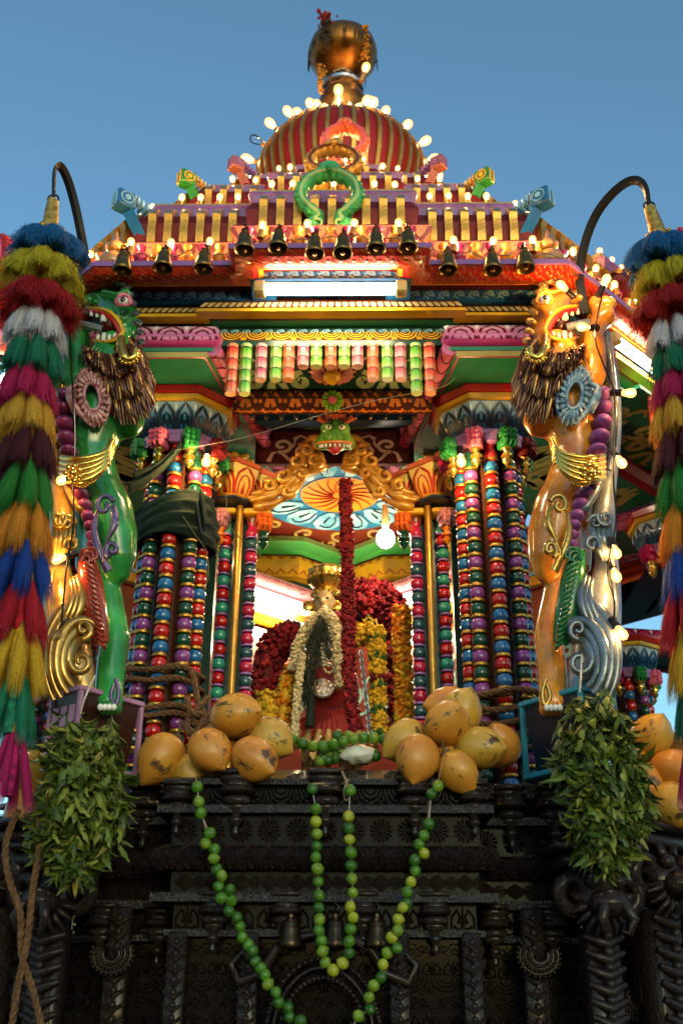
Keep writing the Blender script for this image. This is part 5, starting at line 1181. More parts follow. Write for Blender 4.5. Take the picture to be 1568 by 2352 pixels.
# ---------------------------------------------------------------- rearing beasts on pedestals
def beast(sgn, name_side, body, bodylabel, strutm, strut2, plume, ornm, eyem, maneA, maneB, pedm, pedtrim):
    """traced in the right-hand orientation; sgn = -1 mirrors it for the left corner"""
    Y0 = -.02; AX = 775.
    def q(u, v, Y=0):
        p = at(u, v, Y0 + Y)
        return Vector((p.x if sgn > 0 else -p.x + .03, p.y, p.z))
    k_ = 4.75 / F0
    def r(n): return n * k_ * .93
    t = thing('rearing_beast', bodylabel, 'statue', q(1262, 1630), 'rearing beast statues at the front corners')
    m = MB()
    def chain(pts, fl=1):
        P_ = [(q(u, v, y), r(a)) for u, v, y, a in pts]
        for (a, ra), (b, rb_) in zip(P_, P_[1:]):
            n = max(2, int((b - a).length / .02))
            for i in range(n + 1): t_ = i / n; m.sph(a.lerp(b, t_), ra + (rb_ - ra) * t_, 12, 8)
    chain([(1275, 790, 0, 48), (1290, 850, 0, 64), (1300, 920, 0, 74), (1306, 970, 0, 70), (1322, 1030, 0, 56), (1316, 1070, 0, 54), (1300, 1120, 0, 54), (1280, 1170, 0, 60), (1264, 1225, 0, 56), (1256, 1275, 0, 46), (1254, 1312, 0, 30)])
    chain([(1240, 960, -.02, 40), (1230, 985, 0, 22)]); chain([(1290, 960, 0, 60), (1240, 965, 0, 45)])
    chain([(1300, 1230, .06, 40), (1300, 1300, .05, 42), (1283, 1370, .04, 40), (1264, 1430, .03, 34), (1258, 1465, .02, 34), (1266, 1520, .01, 35), (1270, 1580, 0, 34), (1268, 1612, -.03, 32)])
    chain([(1246, 1455, .03, 18), (1236, 1462, .03, 14)])
    chain([(1300, 1120, .06, 40), (1340, 1180, .1, 26), (1335, 1300, .12, 24)])
    # raised forelegs
    chain([(1330, 900, -.05, 40), (1362, 860, -.08, 34), (1366, 800, -.08, 30), (1362, 765, -.08, 26), (1375, 738, -.08, 28)])
    for (u, v, a) in ((1392, 725, 24), (1402, 695, 16), (1388, 690, 15), (1370, 705, 15), (1362, 690, 13)): chain([(u, v, -.09, a), (u - 3, v + 8, -.08, a)])
    chain([(1320, 900, .1, 36), (1352, 840, .12, 28), (1352, 770, .12, 24), (1362, 735, .12, 22)])
    # head: skull, snout, jaw, ear
    chain([(1258, 736, 0, 46), (1264, 704, 0, 48), (1284, 686, 0, 38), (1306, 678, 0, 29), (1326, 678, 0, 23), (1334, 690, 0, 14)]); chain([(1296, 668, -.03, 16), (1318, 668, -.03, 14)])
    chain([(1246, 762, 0, 32), (1260, 786, 0, 24), (1288, 794, 0, 18), (1312, 790, 0, 12), (1318, 782, 0, 8)])
    chain([(1262, 800, 0, 36), (1268, 830, 0, 44)])
    b_ = remesh(m.build('body', body, t), .011, 5)
    for k in range(4):
        mm = MB(); p = q(1250 + k * 10, 1628, -.09 - .01 * k); mm.sph(p, (.022, .05, .028), 10, 8); mm.build('toe', body, b_)
        mm = MB(); mm.sph(p + Vector((0, -.045, -.008)), (.012, .012, .014), 8, 6); mm.build('claw', P['white'], b_)
    # mouth: red gums, gold lips, teeth
    m = MB(); up_ = [q(1338, 702, -.04), q(1320, 704, -.07), q(1300, 706, -.1), q(1280, 714, -.12), q(1262, 732, -.12), q(1250, 756, -.11)]; lo = [q(1250, 756, -.11), q(1260, 772, -.115), q(1280, 780, -.1), q(1302, 780, -.08), q(1318, 776, -.05)]
    m.tube(smooth(up_, 5), .010, 7); m.tube(smooth(lo, 5), .010, 7); m.build('lip', P['yellow'], b_)
    m = MB(); m.tube(smooth([p + Vector((sgn * .012, .012, -.012)) for p in up_], 5), .013, 7); m.tube(smooth([p + Vector((sgn * .008, .012, .012)) for p in lo], 5), .013, 7); m.build('gum', P['red'], b_)
    m = MB(); m.sph(q(1282, 748, -.05), (.06, .05, .05), 14, 10); m.build('mouth_cavity', paint('mouth_dark', (.05, .005, .006)), b_)
    tm = MB(); tm.lathe([(.6, -1), (1, -.2), (1, .6), (.8, 1), (0, 1.1)], 6); tm = tm.mesh('tooth', 50); tm.materials.append(P['white'])
    for (u, v, s_, l_, dn) in ((1296, 724, 9, 15, -1), (1279, 729, 5, 9, -1), (1267, 742, 5, 9, -1), (1312, 718, 5, 9, -1), (1326, 715, 5, 9, -1), (1258, 764, 4.5, 8, 1), (1270, 769, 5, 9, 1), (1283, 771, 4.5, 8, 1), (1296, 770, 6, 12, 1), (1309, 770, 4.5, 8, 1)):
        put(bpy.data.objects.new('tooth', tm), b_, T(q(u, v, -.105 + .001 * max(0, u - 1290))) @ S(r(s_), r(s_) * .8, r(l_) * dn))
    # eye, brow, curls
    e0 = q(1250, 688, -.155)
    m = MB(); m.sph(e0, (.026, .02, .022), 14, 10); m.build('eye', P['white'], b_); m = MB(); m.sph(e0 + Vector((0, -.014, 0)), (.013, .010, .015), 10, 8); m.build('iris', paint('iris_' + name_side, (.03, .015, .005), rough=.05, coat=1), b_)
    m = MB(); m.tube(smooth([e0 + Vector((sgn * .035, 0, -.01)), e0 + Vector((sgn * .012, -.008, .03)), e0 + Vector((-sgn * .02, 0, .026)), e0 + Vector((-sgn * .034, .01, -.012))], 5), [.008, .009, .01, .011] + [.012] * 12, 7); m.tube(smooth([e0 + Vector((sgn * .03, 0, -.018)), e0 + Vector((0, -.012, -.03)), e0 + Vector((-sgn * .03, 0, -.02))], 5), .006, 6); m.build('eyelid', body if sgn > 0 else P['pink'], b_)
    m = MB()
    for (u, v, s_) in ((1258, 652, 15), (1244, 662, 13), (1236, 678, 12), (1230, 700, 13), (1222, 722, 12), (1216, 744, 13), (1212, 766, 12), (1208, 788, 12), (1270, 646, 12)):
        c_ = q(u, v, -.1); m.tube([c_ + Vector((r(s_) * (1 - k / 14) * cos(k * .55) * sgn, -.003 * k, r(s_) * (1 - k / 14) * sin(k * .55))) for k in range(12)], [r(s_) * .42] * 12, 7)
    m.build('brow_curl', ornm, b_, ang=80)
    m = MB(); c_ = q(1232, 812, -.26)
    m.tube(smooth([q(1252, 775, -.2), q(1250, 800, -.25), q(1236, 822, -.265), q(1218, 815, -.265), q(1216, 800, -.26)], 5), [r(12)] * 10 + [r(9)] * 11, 7)
    for k in range(9): a = radians(150 + k * 22); m.sph(c_ + Vector((sgn * r(24) * cos(a), -.0, r(24) * sin(a))), r(6), 7, 5)
    m.build('beard_scroll', GOLDB, b_, ang=80)
    # mane: layered carved locks over a padded collar
    m = MB(); 
    for (u, v, y, a) in ((1262, 820, -.03, 46), (1235, 850, -.03, 44), (1215, 900, -.03, 38), (1255, 890, -.05, 48), (1225, 935, -.04, 32), (1300, 825, -.04, 36)): m.sph(q(u, v, y), (r(a), r(a) * .8, r(a)), 14, 10)
    mn = remesh(m.build('mane', maneA, t), .014, 4)
    rg = random.Random(5 + sgn)
    m = MB(); m2 = MB()
    def lerpc(c_, f_):
        x = f_ * (len(c_) - 1); i_ = min(int(x), len(c_) - 2); x -= i_; return (c_[i_][0] + (c_[i_ + 1][0] - c_[i_][0]) * x, c_[i_][1] + (c_[i_ + 1][1] - c_[i_][1]) * x)
    SA = [(1228, 768), (1245, 800), (1275, 812), (1310, 805), (1340, 790)]; EA = [(1178, 862), (1172, 915), (1186, 955), (1215, 974), (1250, 974), (1280, 945), (1308, 900), (1336, 850)]
    for L_, (n, f0, f1, yo) in enumerate(((46, .0, 1, -.15), (40, 0, .66, -.185), (30, 0, .36, -.215))):
        for k in range(n):
            fr = k / (n - 1); a_ = lerpc(SA, fr); e_ = lerpc(EA, fr); pts = []
            for j in range(8):
                f_ = f0 + (f1 - f0) * j / 7; wv = 5 * sin(f_ * 9 + k)
                pts.append((a_[0] + (e_[0] - a_[0]) * f_ + wv * .6, a_[1] + (e_[1] - a_[1]) * f_ ** 1.1, yo + .07 * (f_ - .3) ** 2 + .12 * max(0, .25 - fr) + .02 * rg.random()))
            tgt = m2 if k % 6 == 2 else m
            tgt.tube([q(*p) for p in pts], [r(3), r(4), r(4.6), r(4.8), r(5), r(5), r(4.4), r(1.6)], 6)
    m.build('mane_locks', maneA, mn, ang=80); m2.build('gilded_locks', maneB, mn, ang=80)
    # shoulder ornament: carved oval of feathers round an almond centre
    c_ = (1318, 908); m = MB(); tl = radians(12)
    def ov(a, s_, k2=1): x, y = 37 * s_ * cos(a), 66 * s_ * sin(a) * k2; return (c_[0] + x * cos(tl) - y * sin(tl), c_[1] + x * sin(tl) + y * cos(tl))
    for q_, (s_, w_, y_) in enumerate(((.98, 6, -.15), (.72, 6, -.17), (.48, 5, -.18))):
        m.tube([q(*ov(2 * pi * k / 32, s_), y_) for k in range(32)], r(w_), 6, closed=True)
    for k in range(22):
        a = 2 * pi * k / 22; m.tube([q(*ov(a, .52), -.175), q(*ov(a + .16, .75), -.185), q(*ov(a + .2, 1.1), -.15)], [r(3), r(6), r(2)], 6)
    m.tube(smooth([q(1352, 880, -.16), q(1372, 893, -.16), q(1364, 920, -.17), q(1345, 945, -.16), q(1318, 975, -.15)], 5), [r(5) + r(6) * sin(pi * k / 20) for k in range(21)], 6); m.tube(smooth([q(1366, 880, -.15), q(1378, 905, -.15), q(1358, 950, -.15)], 5), r(4), 6)
    m.build('shoulder_ring', eyem, t, ang=80)
    # neck and cheek carving lines, chest collar
    m = MB()
    for k in range(3): m.tube(smooth([q(1300 + 7 * k, 800 - 4 * k, -.13), q(1322 + 8 * k, 820, -.13), q(1340 + 8 * k, 850 + 6 * k, -.14)], 5), r(4), 6)
    m.build('neck_fold', body, b_, ang=80); m = MB(); m.tube(smooth([q(1300, 664, -.1), q(1280, 668, -.13), q(1264, 672, -.14), q(1244, 664, -.13), q(1236, 676, -.12)], 5), [r(5)] * 10 + [r(7)] * 11, 7)
    m.build('brow_ridge', body, b_, ang=80)
    for (u, v, a, b) in ((1330, 684, 9, 9), (1316, 690, 8, 7)): m = MB(); m.sph(q(u, v, -.1), (r(a), r(a), r(b)), 10, 8); m.build('nostril', body, b_)
    # belly scales
    sc = MB(); sc.sph((0, 0, 0), (1, 1, 1), 12, 8); sc = sc.mesh('belly_scale', 80); sc.materials.append(P['purple'] if sgn > 0 else paint('plum', (.24, .03, .13), rough=.2, coat=.7))
    for (u, v, a, b) in ((1384, 905, 19, 17), (1384, 938, 23, 18), (1381, 972, 25, 19), (1376, 1006, 26, 19), (1370, 1036, 24, 15), (1356, 1112, 22, 17), (1342, 1135, 22, 17), (1331, 1160, 20, 16), (1323, 1185, 18, 15), (1317, 1208, 17, 14), (1313, 1230, 16, 13), (1311, 1252, 16, 13), (1310, 1274, 15, 13)):
        put(bpy.data.objects.new('belly_scale', sc), t, T(q(u, v, -.1)) @ S(r(a), r(a) * 1.4, r(b)))
    # belt with feather fan and flower
    m = MB()
    for k in range(5):
        m.tube(smooth([q(1268, 1008 + k * 3, -.2), q(1282, 1035 + k * 8, -.235), q(1315, 1048 + k * 12, -.25), q(1355, 1052 + k * 13, -.24), q(1385, 1048 + k * 12, -.17)], 5), r(8), 7)
    for k in range(14): f_ = k / 13; m.sph(q(1275 + 85 * f_, 1062 + 48 * sin(f_ * 2.2), -.235), (r(6), r(6), r(9)), 7, 5)
    for k in range(7): a = 2 * pi * k / 7; m.sph(q(1356 + 17 * cos(a), 1084 + 17 * sin(a), -.27), (r(8), r(6), r(8)), 8, 6)
    m.sph(q(1356, 1084, -.28), r(10), 10, 8); m.build('gold_belt', GOLDB if sgn > 0 else GOLDB, t, ang=80)
    # thigh scroll
    tsm = paint('antique_gold_' + name_side, (.42, .26, .06), metal=.7, rough=.25) if sgn > 0 else paint('violet_scroll', (.14, .1, .2), metal=.4, rough=.25)
    m = MB()
    for (u, v, s_, a0, dr) in ((1283, 1160, 22, 200, 1), (1262, 1262, 17, 60, -1)):
        m.tube([q(u + s_ * (1 - k / 18) * cos(radians(a0 + dr * 28 * k)), v + s_ * 1.2 * (1 - k / 18) * sin(radians(a0 + dr * 28 * k)), -.225) for k in range(15)], [r(6.5)] * 15, 7)
    m.tube(smooth([q(1262, 1160, -.22), q(1258, 1200, -.23), q(1272, 1235, -.23), q(1285, 1270, -.22), q(1270, 1310, -.2)], 6), [r(6) + r(4) * sin(k * .3) for k in range(25)], 7); m.tube(smooth([q(1300, 1170, -.2), q(1306, 1220, -.2), q(1292, 1270, -.2), q(1278, 1315, -.18)], 5), [r(3) + r(6) * sin(pi * k / 15) for k in range(16)], 7)
    m.build('thigh_scroll', tsm, t, ang=80)
    m = MB(); m.tube(smooth([q(1252, 1560, -.13), q(1244, 1590, -.13), q(1250, 1620, -.13), q(1262, 1600, -.13), q(1256, 1575, -.13)], 5), r(5), 7); m.build('ankle_leaf', tsm, t, ang=80)
    # carved strut in front of the belly
    m = MB()
    def run(pts, fl=.8): m.tube(smooth([q(u, v, y) for u, v, y, a in pts], 5), [r(pts[min(int(i / 5), len(pts) - 1)][3] + (pts[min(int(i / 5) + 1, len(pts) - 1)][3] - pts[min(int(i / 5), len(pts) - 1)][3]) * (i % 5) / 5) for i in range(5 * (len(pts) - 1) + 1)], 10, flat=fl, upv=(0, 1, 0))
    run([(1390, 762, -.06, 12), (1402, 830, -.06, 15), (1411, 910, -.06, 15), (1411, 990, -.06, 16), (1404, 1060, -.06, 17), (1394, 1130, -.06, 20), (1386, 1180, -.06, 30), (1382, 1230, -.06, 32), (1388, 1262, -.06, 24), (1392, 1300, -.06, 28), (1386, 1370, -.06, 40), (1376, 1440, -.06, 48), (1360, 1500, -.06, 48), (1342, 1555, -.06, 38), (1328, 1600, -.06, 26), (1325, 1625, -.06, 16)])
    b2 = m.build('carved_strut', strutm, t, ang=80)
    m = MB()
    for k in range(5):
        rr = 30 + 14.5 * k
        m.tube([q(1328 + rr * cos(a), 1515 + rr * 1.55 * sin(a), -.2 + .0012 * abs(rr - 60) - .03 * cos(a)) for a in [radians(-128 + 30 * k / 5 * .5 + (200 - 10 * k) * j / 24) for j in range(25)]], [r(5) + r(8.5) * sin(pi * (j + 1) / 26) for j in range(25)], 8, flat=.75, upv=(0, -1, 0))
    for k in range(4):
        m.tube(smooth([q(1372 + 9 * k, 1180, -.17), q(1360 + 12 * k, 1215 + 4 * k, -.19), q(1368 + 9 * k, 1250, -.19), q(1384 + 6 * k, 1290, -.17)], 5), [r(4) + r(8) * sin(pi * j / 15) for j in range(16)], 7)
    for k in range(3):
        m.tube(smooth([q(1345 + 8 * k, 1320 + 4 * k, -.18), q(1332 + 10 * k, 1370, -.2), q(1345 + 12 * k, 1420, -.2), q(1368 + 10 * k, 1455, -.19)], 5), [r(4) + r(8) * sin(pi * j / 15) for j in range(16)], 7)
    for (u, v, s_, a0, dr) in ((1330, 1520, 27, 0, 1), (1358, 1250, 20, 30, -1), (1366, 1200, 17, 180, 1), (1326, 1445, 22, 90, 1), (1390, 1190, 20, 200, -1)):
        m.tube([q(u + s_ * (1 - k / 17) * cos(radians(a0 + dr * 30 * k)), v + s_ * 1.1 * (1 - k / 17) * sin(radians(a0 + dr * 30 * k)), -.21) for k in range(15)], [r(s_) * (.34 - .012 * k) for k in range(15)], 7)
    m.tube(smooth([q(1384, 1085, -.1), q(1366, 1130, -.12), q(1345, 1165, -.12), q(1335, 1170, -.1)], 5), [r(10)] * 16, 7); m.tube(smooth([q(1404, 1310, -.1), q(1412, 1380, -.1), q(1404, 1450, -.1), q(1392, 1500, -.1)], 5), r(10), 7)
    m.tube(smooth([q(1398, 780, -.14), q(1412, 900, -.14), q(1412, 1000, -.14), q(1400, 1080, -.14)], 5), r(5), 6)
    m.build('strut_flutes', strut2, b2, ang=80)
    # plume
    m = MB(); m.tube(smooth([q(1326, 1262, -.16), q(1318, 1310, -.18), q(1308, 1370, -.18), q(1296, 1430, -.17), q(1286, 1480, -.15)], 6), [r(16) + r(12) * sin(pi * i / 24) for i in range(25)], 8, flat=.5, upv=(0, 1, 0))
    for k in range(16): f_ = k / 15; m.tube([q(1330 - 40 * f_, 1285 + 190 * f_, -.2), q(1312 - 36 * f_, 1300 + 185 * f_, -.215), q(1298 - 22 * f_, 1312 + 180 * f_, -.19)], [r(4), r(6), r(3)], 6)
    for k in range(3): m.tube([q(1312 + 6 * k + (15 - 3 * k) * cos(a), 1272 + 6 * k + (15 - 3 * k) * sin(a), -.21) for a in [radians(120 + 24 * j) for j in range(12)]], r(4), 6)
    m.build('leaf_plume', plume, t, ang=80)
    # bit held between jaw and paw
    m = MB(); m.tube([q(1300, 752, -.1), q(1330, 744, -.11), q(1352, 740, -.1)], r(10), 8); m.build('held_rod', SILVER, t)
    # pedestal
    ped = thing('beast_pedestal', '%s pedestal under the %s' % (('blue' if sgn > 0 else 'lilac and brown'), 'orange beast' if sgn > 0 else 'green beast'), 'pedestal', q(1300, 1760))
    c_ = q(1290, 1690, 0); W = T(c_.x + sgn * .03, c_.y + .03, 0) @ RZ(sgn * radians(38))
    m = MB(); m.box((0, 0, 2.63), (.17, .3, .3), W, bev=.006, taper=.8); pb = m.build('block', pedm, ped)
    m = MB()
    for a in (-1, 1):
        for b in (-1, 1): m.box((a * .088, b * .153, 2.63), (.016, .016, .3), W)
    for z_ in (2.78, 2.49): m.box((0, 0, z_), (.2, .33, .022), W, bev=.004)
    for k in range(3): m.box((-.05 + k * .05, -.157 , 2.67), (.03, .008, .1), W)
    m.build('trim', pedtrim, pb)
    return t
ORG = paint('beast_orange', (.55, .16, .012), rough=.2, coat=.7, var=.3, scale=7, c2=(.7, .28, .03), bump=.3, bscale=34)
GRN = paint('beast_green', (.01, .15, .025), rough=.2, coat=.7, var=.3, scale=7, c2=(.03, .3, .06), bump=.3, bscale=34)
MA = paint('mane_brown', (.085, .026, .008), rough=.28, coat=.25, metal=.35); MBg = paint('mane_gilt', (.55, .26, .05), rough=.25, coat=.5, metal=.4)
GOLDS = paint('strut_gold', (.4, .19, .03), rough=.22, metal=.45, coat=.6, var=.4, bump=.3, c2=(.6, .36, .1)); GOLDS2 = paint('strut_gilt', (.5, .27, .05), rough=.2, metal=.6, coat=.5, var=.4)
SILV2 = paint('strut_silver_edge', (.15, .175, .2), rough=.22, metal=.4, coat=.6, var=.5, bump=.3)
beast(1, 'right', ORG, 'orange rearing beast statue with brown mane and silver strut, front right corner', SILVER, SILV2, paint('plume_green', (.01, .12, .03), rough=.18, coat=.8), paint('curl_gilt', (.4, .22, .07), metal=.3), paint('ring_blue', (.03, .16, .32), rough=.2, coat=.8, c2=(.4, .5, .55), scale=25), MA, MBg, paint('pedestal_navy', (.01, .02, .045)), paint('pedestal_blue', (.03, .25, .36)))
beast(-1, 'left', GRN, 'green rearing beast statue with brown mane and gold strut, front left corner', GOLDS, GOLDS2, paint('plume_red', (.32, .035, .015), rough=.18, coat=.8), paint('curl_grey', (.1, .12, .13), metal=.3), paint('ring_rose', (.3, .04, .05), rough=.2, coat=.8, c2=(.55, .3, .3), scale=25), MA, MBg, paint('pedestal_brown', (.04, .012, .008)), paint('pedestal_lilac', (.42, .2, .36)))
# bulbs wired along the struts
for (u, v, dx, dz) in ((1352, 752, -1, -.2), (1425, 902, 1, -.3), (1417, 1050, .3, -1), (1408, 1255, .1, -1), (1408, 1308, .1, -1), (1416, 1440, .4, -1), (1302, 668, -.6, .3), (1383, 660, .5, 1)):
    bulb(at(u, v, -.24), (dx, -.4, dz), 'small lit bulb wired to the orange beast, ' + {1352: 'on its raised foreleg', 1425: 'highest on the silver strut', 1417: 'second from the top on the strut', 1408: ('third' if v < 1280 else 'fourth') + ' from the top on the strut', 1416: 'lowest on the silver strut', 1302: 'on its snout', 1383: 'on its raised paw'}[u], 'bulbs on the orange beast', False, True, SOCKB, 1.0)
for (u, v, dx, dz, lit) in ((150, 1108, -.8, -.6, True), (140, 1290, -.8, -.5, True), (132, 1455, -.3, -1, False)):
    bulb(at(u + 12, v - 12, -.24), (dx, -.4, dz), 'small lit bulb wired to the gold strut of the green beast, %s' % ('upper' if v < 1200 else 'lower') if lit else 'small unlit bulb wired low on the gold strut of the green beast', 'bulbs on the green beast' if lit else None, False, lit, SOCKB, 1.0)
m = MB()
m.tube(smooth([at(u, v, -.25) for u, v in ((1385, 668), (1372, 720), (1366, 780), (1390, 850), (1410, 905), (1412, 1000), (1408, 1100), (1414, 1190), (1402, 1260), (1395, 1320), (1410, 1380), (1408, 1430))], 4), .004, 5); tag(m.build('lamp_wire', P['black']), 'thin black lamp wire running down the silver strut', 'wire')
m = MB(); m.tube(smooth([at(u, v, -.25) for u, v in ((160, 740), (165, 850), (172, 1000), (168, 1100), (170, 1200), (155, 1290), (148, 1360), (142, 1430))], 4), .004, 5); tag(m.build('lamp_wire', P['black']), 'thin black lamp wire running down the gold strut', 'wire')

# ---------------------------------------------------------------- tassel hangings on curved iron rods
def hair_tassel(name, n, L, r_top, r_bot, seed, curl=0.):
    """skirt of many fine strands flaring from a neck at the origin, hanging down -z"""
    rg = random.Random(seed); m = MB()
    m.lathe([(r_top * .5, 0), (r_top * 1.1, -.01), (r_bot * .42, -L * .3), (r_bot * .5, -L * .55), (r_bot * .42, -L * .72), (0, -L * .65)], 14)
    for k in range(n):
        a = rg.uniform(0, 2 * pi); f_ = sqrt(rg.random()); l_ = L * rg.uniform(.7, 1.12); rr = r_bot * (.55 + .5 * f_)
        sw = rg.gauss(0, .12 + curl); pts = []
        for t_ in (0, .2, .5, .8, 1):
            rad = r_top + (rr - r_top) * (1 - (1 - t_) ** 2.2); an = a + sw * t_ + rg.gauss(0, .08 + curl * .3) * t_; rad *= 1 + rg.gauss(0, .06 + curl * .2) * t_
            pts.append(Vector((rad * cos(an), rad * sin(an), -l_ * t_ + .006)))
        w_ = rg.uniform(.005, .013); vs = []
        for i, p in enumerate(pts):
            s_ = Vector((-sin(a), cos(a), 0)) * w_ * (1 if i < 4 else .4); vs += [p - s_, p + s_]
        m.add(vs, [(2 * i, 2 * i + 1, 2 * i + 3, 2 * i + 2) for i in range(4)])
    me = m.mesh(name, 180); me.materials.append(None); return me
TM = [hair_tassel('tassel', 560, 1, .2, .62, s_, .1) for s_ in (1, 2, 3)]
TF = [hair_tassel('tassel', 600, 1, .25, .85, s_, .4) for s_ in (4, 5)]
CAPM = MB(); CAPM.lathe([(.19, -.04), (.21, 0), (.19, .06), (.2, .2), (.18, .3), (.22, .33), (.16, .38), (0, .38)], 12); CAPM = CAPM.mesh('cap', 50); CAPM.materials.append(None)
TC = {k: fibre('thread_' + k, v) for k, v in dict(blue=(.008, .12, .34), yellow=(.5, .42, .02), red=(.34, .006, .01), white=(.6, .58, .66), green=(.008, .16, .09), magenta=(.42, .008, .09), gold=(.6, .32, .03), maroon=(.06, .005, .012), grass=(.02, .2, .03), orange=(.6, .22, .015), royal=(.006, .05, .32), crimson=(.42, .006, .02), amber=(.65, .38, .02), teal=(.01, .2, .11), pink=(.42, .008, .12)).items()}
TCOL = ['blue', 'yellow', 'red', 'white', 'green', 'magenta', 'gold', 'maroon', 'grass', 'orange', 'royal', 'crimson', 'amber', 'teal', 'pink']
CAPMAT = paint('gold_braid', (.5, .32, .05), rough=.35, metal=.6, bump=.5, bscale=150)
def tassels(tiers, label, top, Y):
    t = thing('tassel_hanging', label, 'tassel hanging', at(tiers[-1][0], tiers[-1][1] + 60, Y), 'tassel hangings at the front corners')
    for i, (u, v, hw) in enumerate(tiers):
        c_ = at(u, v, Y); R_ = px(hw, c_) * .7; nv = tiers[min(i + 1, len(tiers) - 1)]; pv = tiers[max(i - 1, 0)]
        gap = abs(at(nv[0], nv[1], Y).z - at(pv[0], pv[1], Y).z) / (2 if 0 < i < len(tiers) - 1 else 1)
        Lt = gap * (1.32 if i < 13 else 1.2); n = max(4, round(2 * pi * R_ * .72 / (.062 if i > 4 else .07))); fl = i < 3
        for k in range(n):
            a = 2 * pi * (k + .5 * (i % 2)) / n; rr = R_ * .62
            p = Vector((c_.x + rr * cos(a), c_.y + rr * sin(a), c_.z + gap * .42 + rng.uniform(-.006, .006)))
            tilt = (.34 if fl else .22); W = T(p) @ Matrix.Rotation(tilt, 4, Vector((-sin(a), cos(a), 0))).inverted() @ RZ(rng.random() * 6)
            ws = .088 if i < 5 else .078
            ws = min(ws, R_ * .75)
            me = rng.choice(TF if fl else TM); s_ = inst('tassel', me, TC[TCOL[i]], t, W @ S(ws * (1.15 if fl else 1), ws * (1.15 if fl else 1), Lt))
            inst('cap', CAPM, CAPMAT, s_, W @ S(ws * .8, ws * .8, .1))
        mcore = MB(); mcore.lathe([(R_ * .5, -gap * .6), (R_ * .62, -gap * .1), (R_ * .5, gap * .5)], 12, T(c_)); mcore.build('core', TC[TCOL[i]], t)
    a = at(*top, Y); b = at(tiers[0][0], tiers[0][1] - 15, Y); m = MB(); m.tube([a, a.lerp(b, .5), b], [.026, .034, .042], 14); m.build('brocade_cone', paint('brocade', (.4, .26, .05), rough=.35, metal=.5, bump=.6, bscale=70, var=.5, scale=40), t)
    m = MB(); m.tube([a + Vector((.025 * cos(q_), 0, .025 * sin(q_) + .012)) for q_ in [2 * pi * k / 14 for k in range(14)]], .005, 6, closed=True); m.build('hanging_ring', IRON, t)
LT = [(112, 565, 74), (99, 622, 80), (92, 690, 80), (84, 748, 78), (78, 812, 78), (66, 882, 74), (62, 948, 72), (66, 1022, 70), (60, 1108, 66), (60, 1198, 64), (58, 1290, 62), (50, 1388, 60), (46, 1495, 56), (36, 1610, 46), (28, 1745, 38)]
tassels(LT, 'column of coloured thread tassels hanging at the left edge', (122, 462), -.42)
RT = [(1520, 580, 74), (1538, 640, 76), (1540, 705, 78), (1548, 765, 78), (1556, 828, 76), (1558, 890, 74), (1557, 952, 72), (1563, 1030, 72), (1570, 1112, 66), (1576, 1200, 65), (1580, 1295, 64), (1578, 1398, 62), (1590, 1505, 56), (1596, 1615, 48), (1604, 1745, 38)]
tassels(RT, 'column of coloured thread tassels hanging at the right edge', (1491, 478), -.42)
def flatbar(name, label, pts, w_, th):
    P_ = smooth(pts, 8); m = MB(); m.tube(P_, w_, 4, flat=th / w_, upv=(0, -1, 0.2)); tag(m.build(name, IRON, ang=30), label, 'iron hook')
flatbar('iron_hook', 'curved black iron bar holding up the left tassel hanging', [at(205, 660, -.1), at(200, 610, -.12), at(190, 555, -.18), at(176, 485, -.25), at(160, 425, -.32), at(145, 390, -.38), at(132, 380, -.41), at(125, 400, -.42), at(124, 450, -.42)], .021, .009)
flatbar('iron_hook', 'curved black iron bar holding up the right tassel hanging', [at(1345, 720, -.1), at(1334, 670, -.12), at(1331, 620, -.14), at(1345, 550, -.2), at(1370, 490, -.27), at(1405, 445, -.34), at(1440, 418, -.39), at(1466, 416, -.41), at(1482, 435, -.42), at(1488, 472, -.42)], .021, .009)
flatbar('iron_hook', 'short black iron hook carrying a bell at the right roof corner', [at(1335, 640, -.14), at(1318, 610, -.14), at(1300, 632, -.15), at(1270, 640, -.15), at(1255, 615, -.16)], .012, .006)

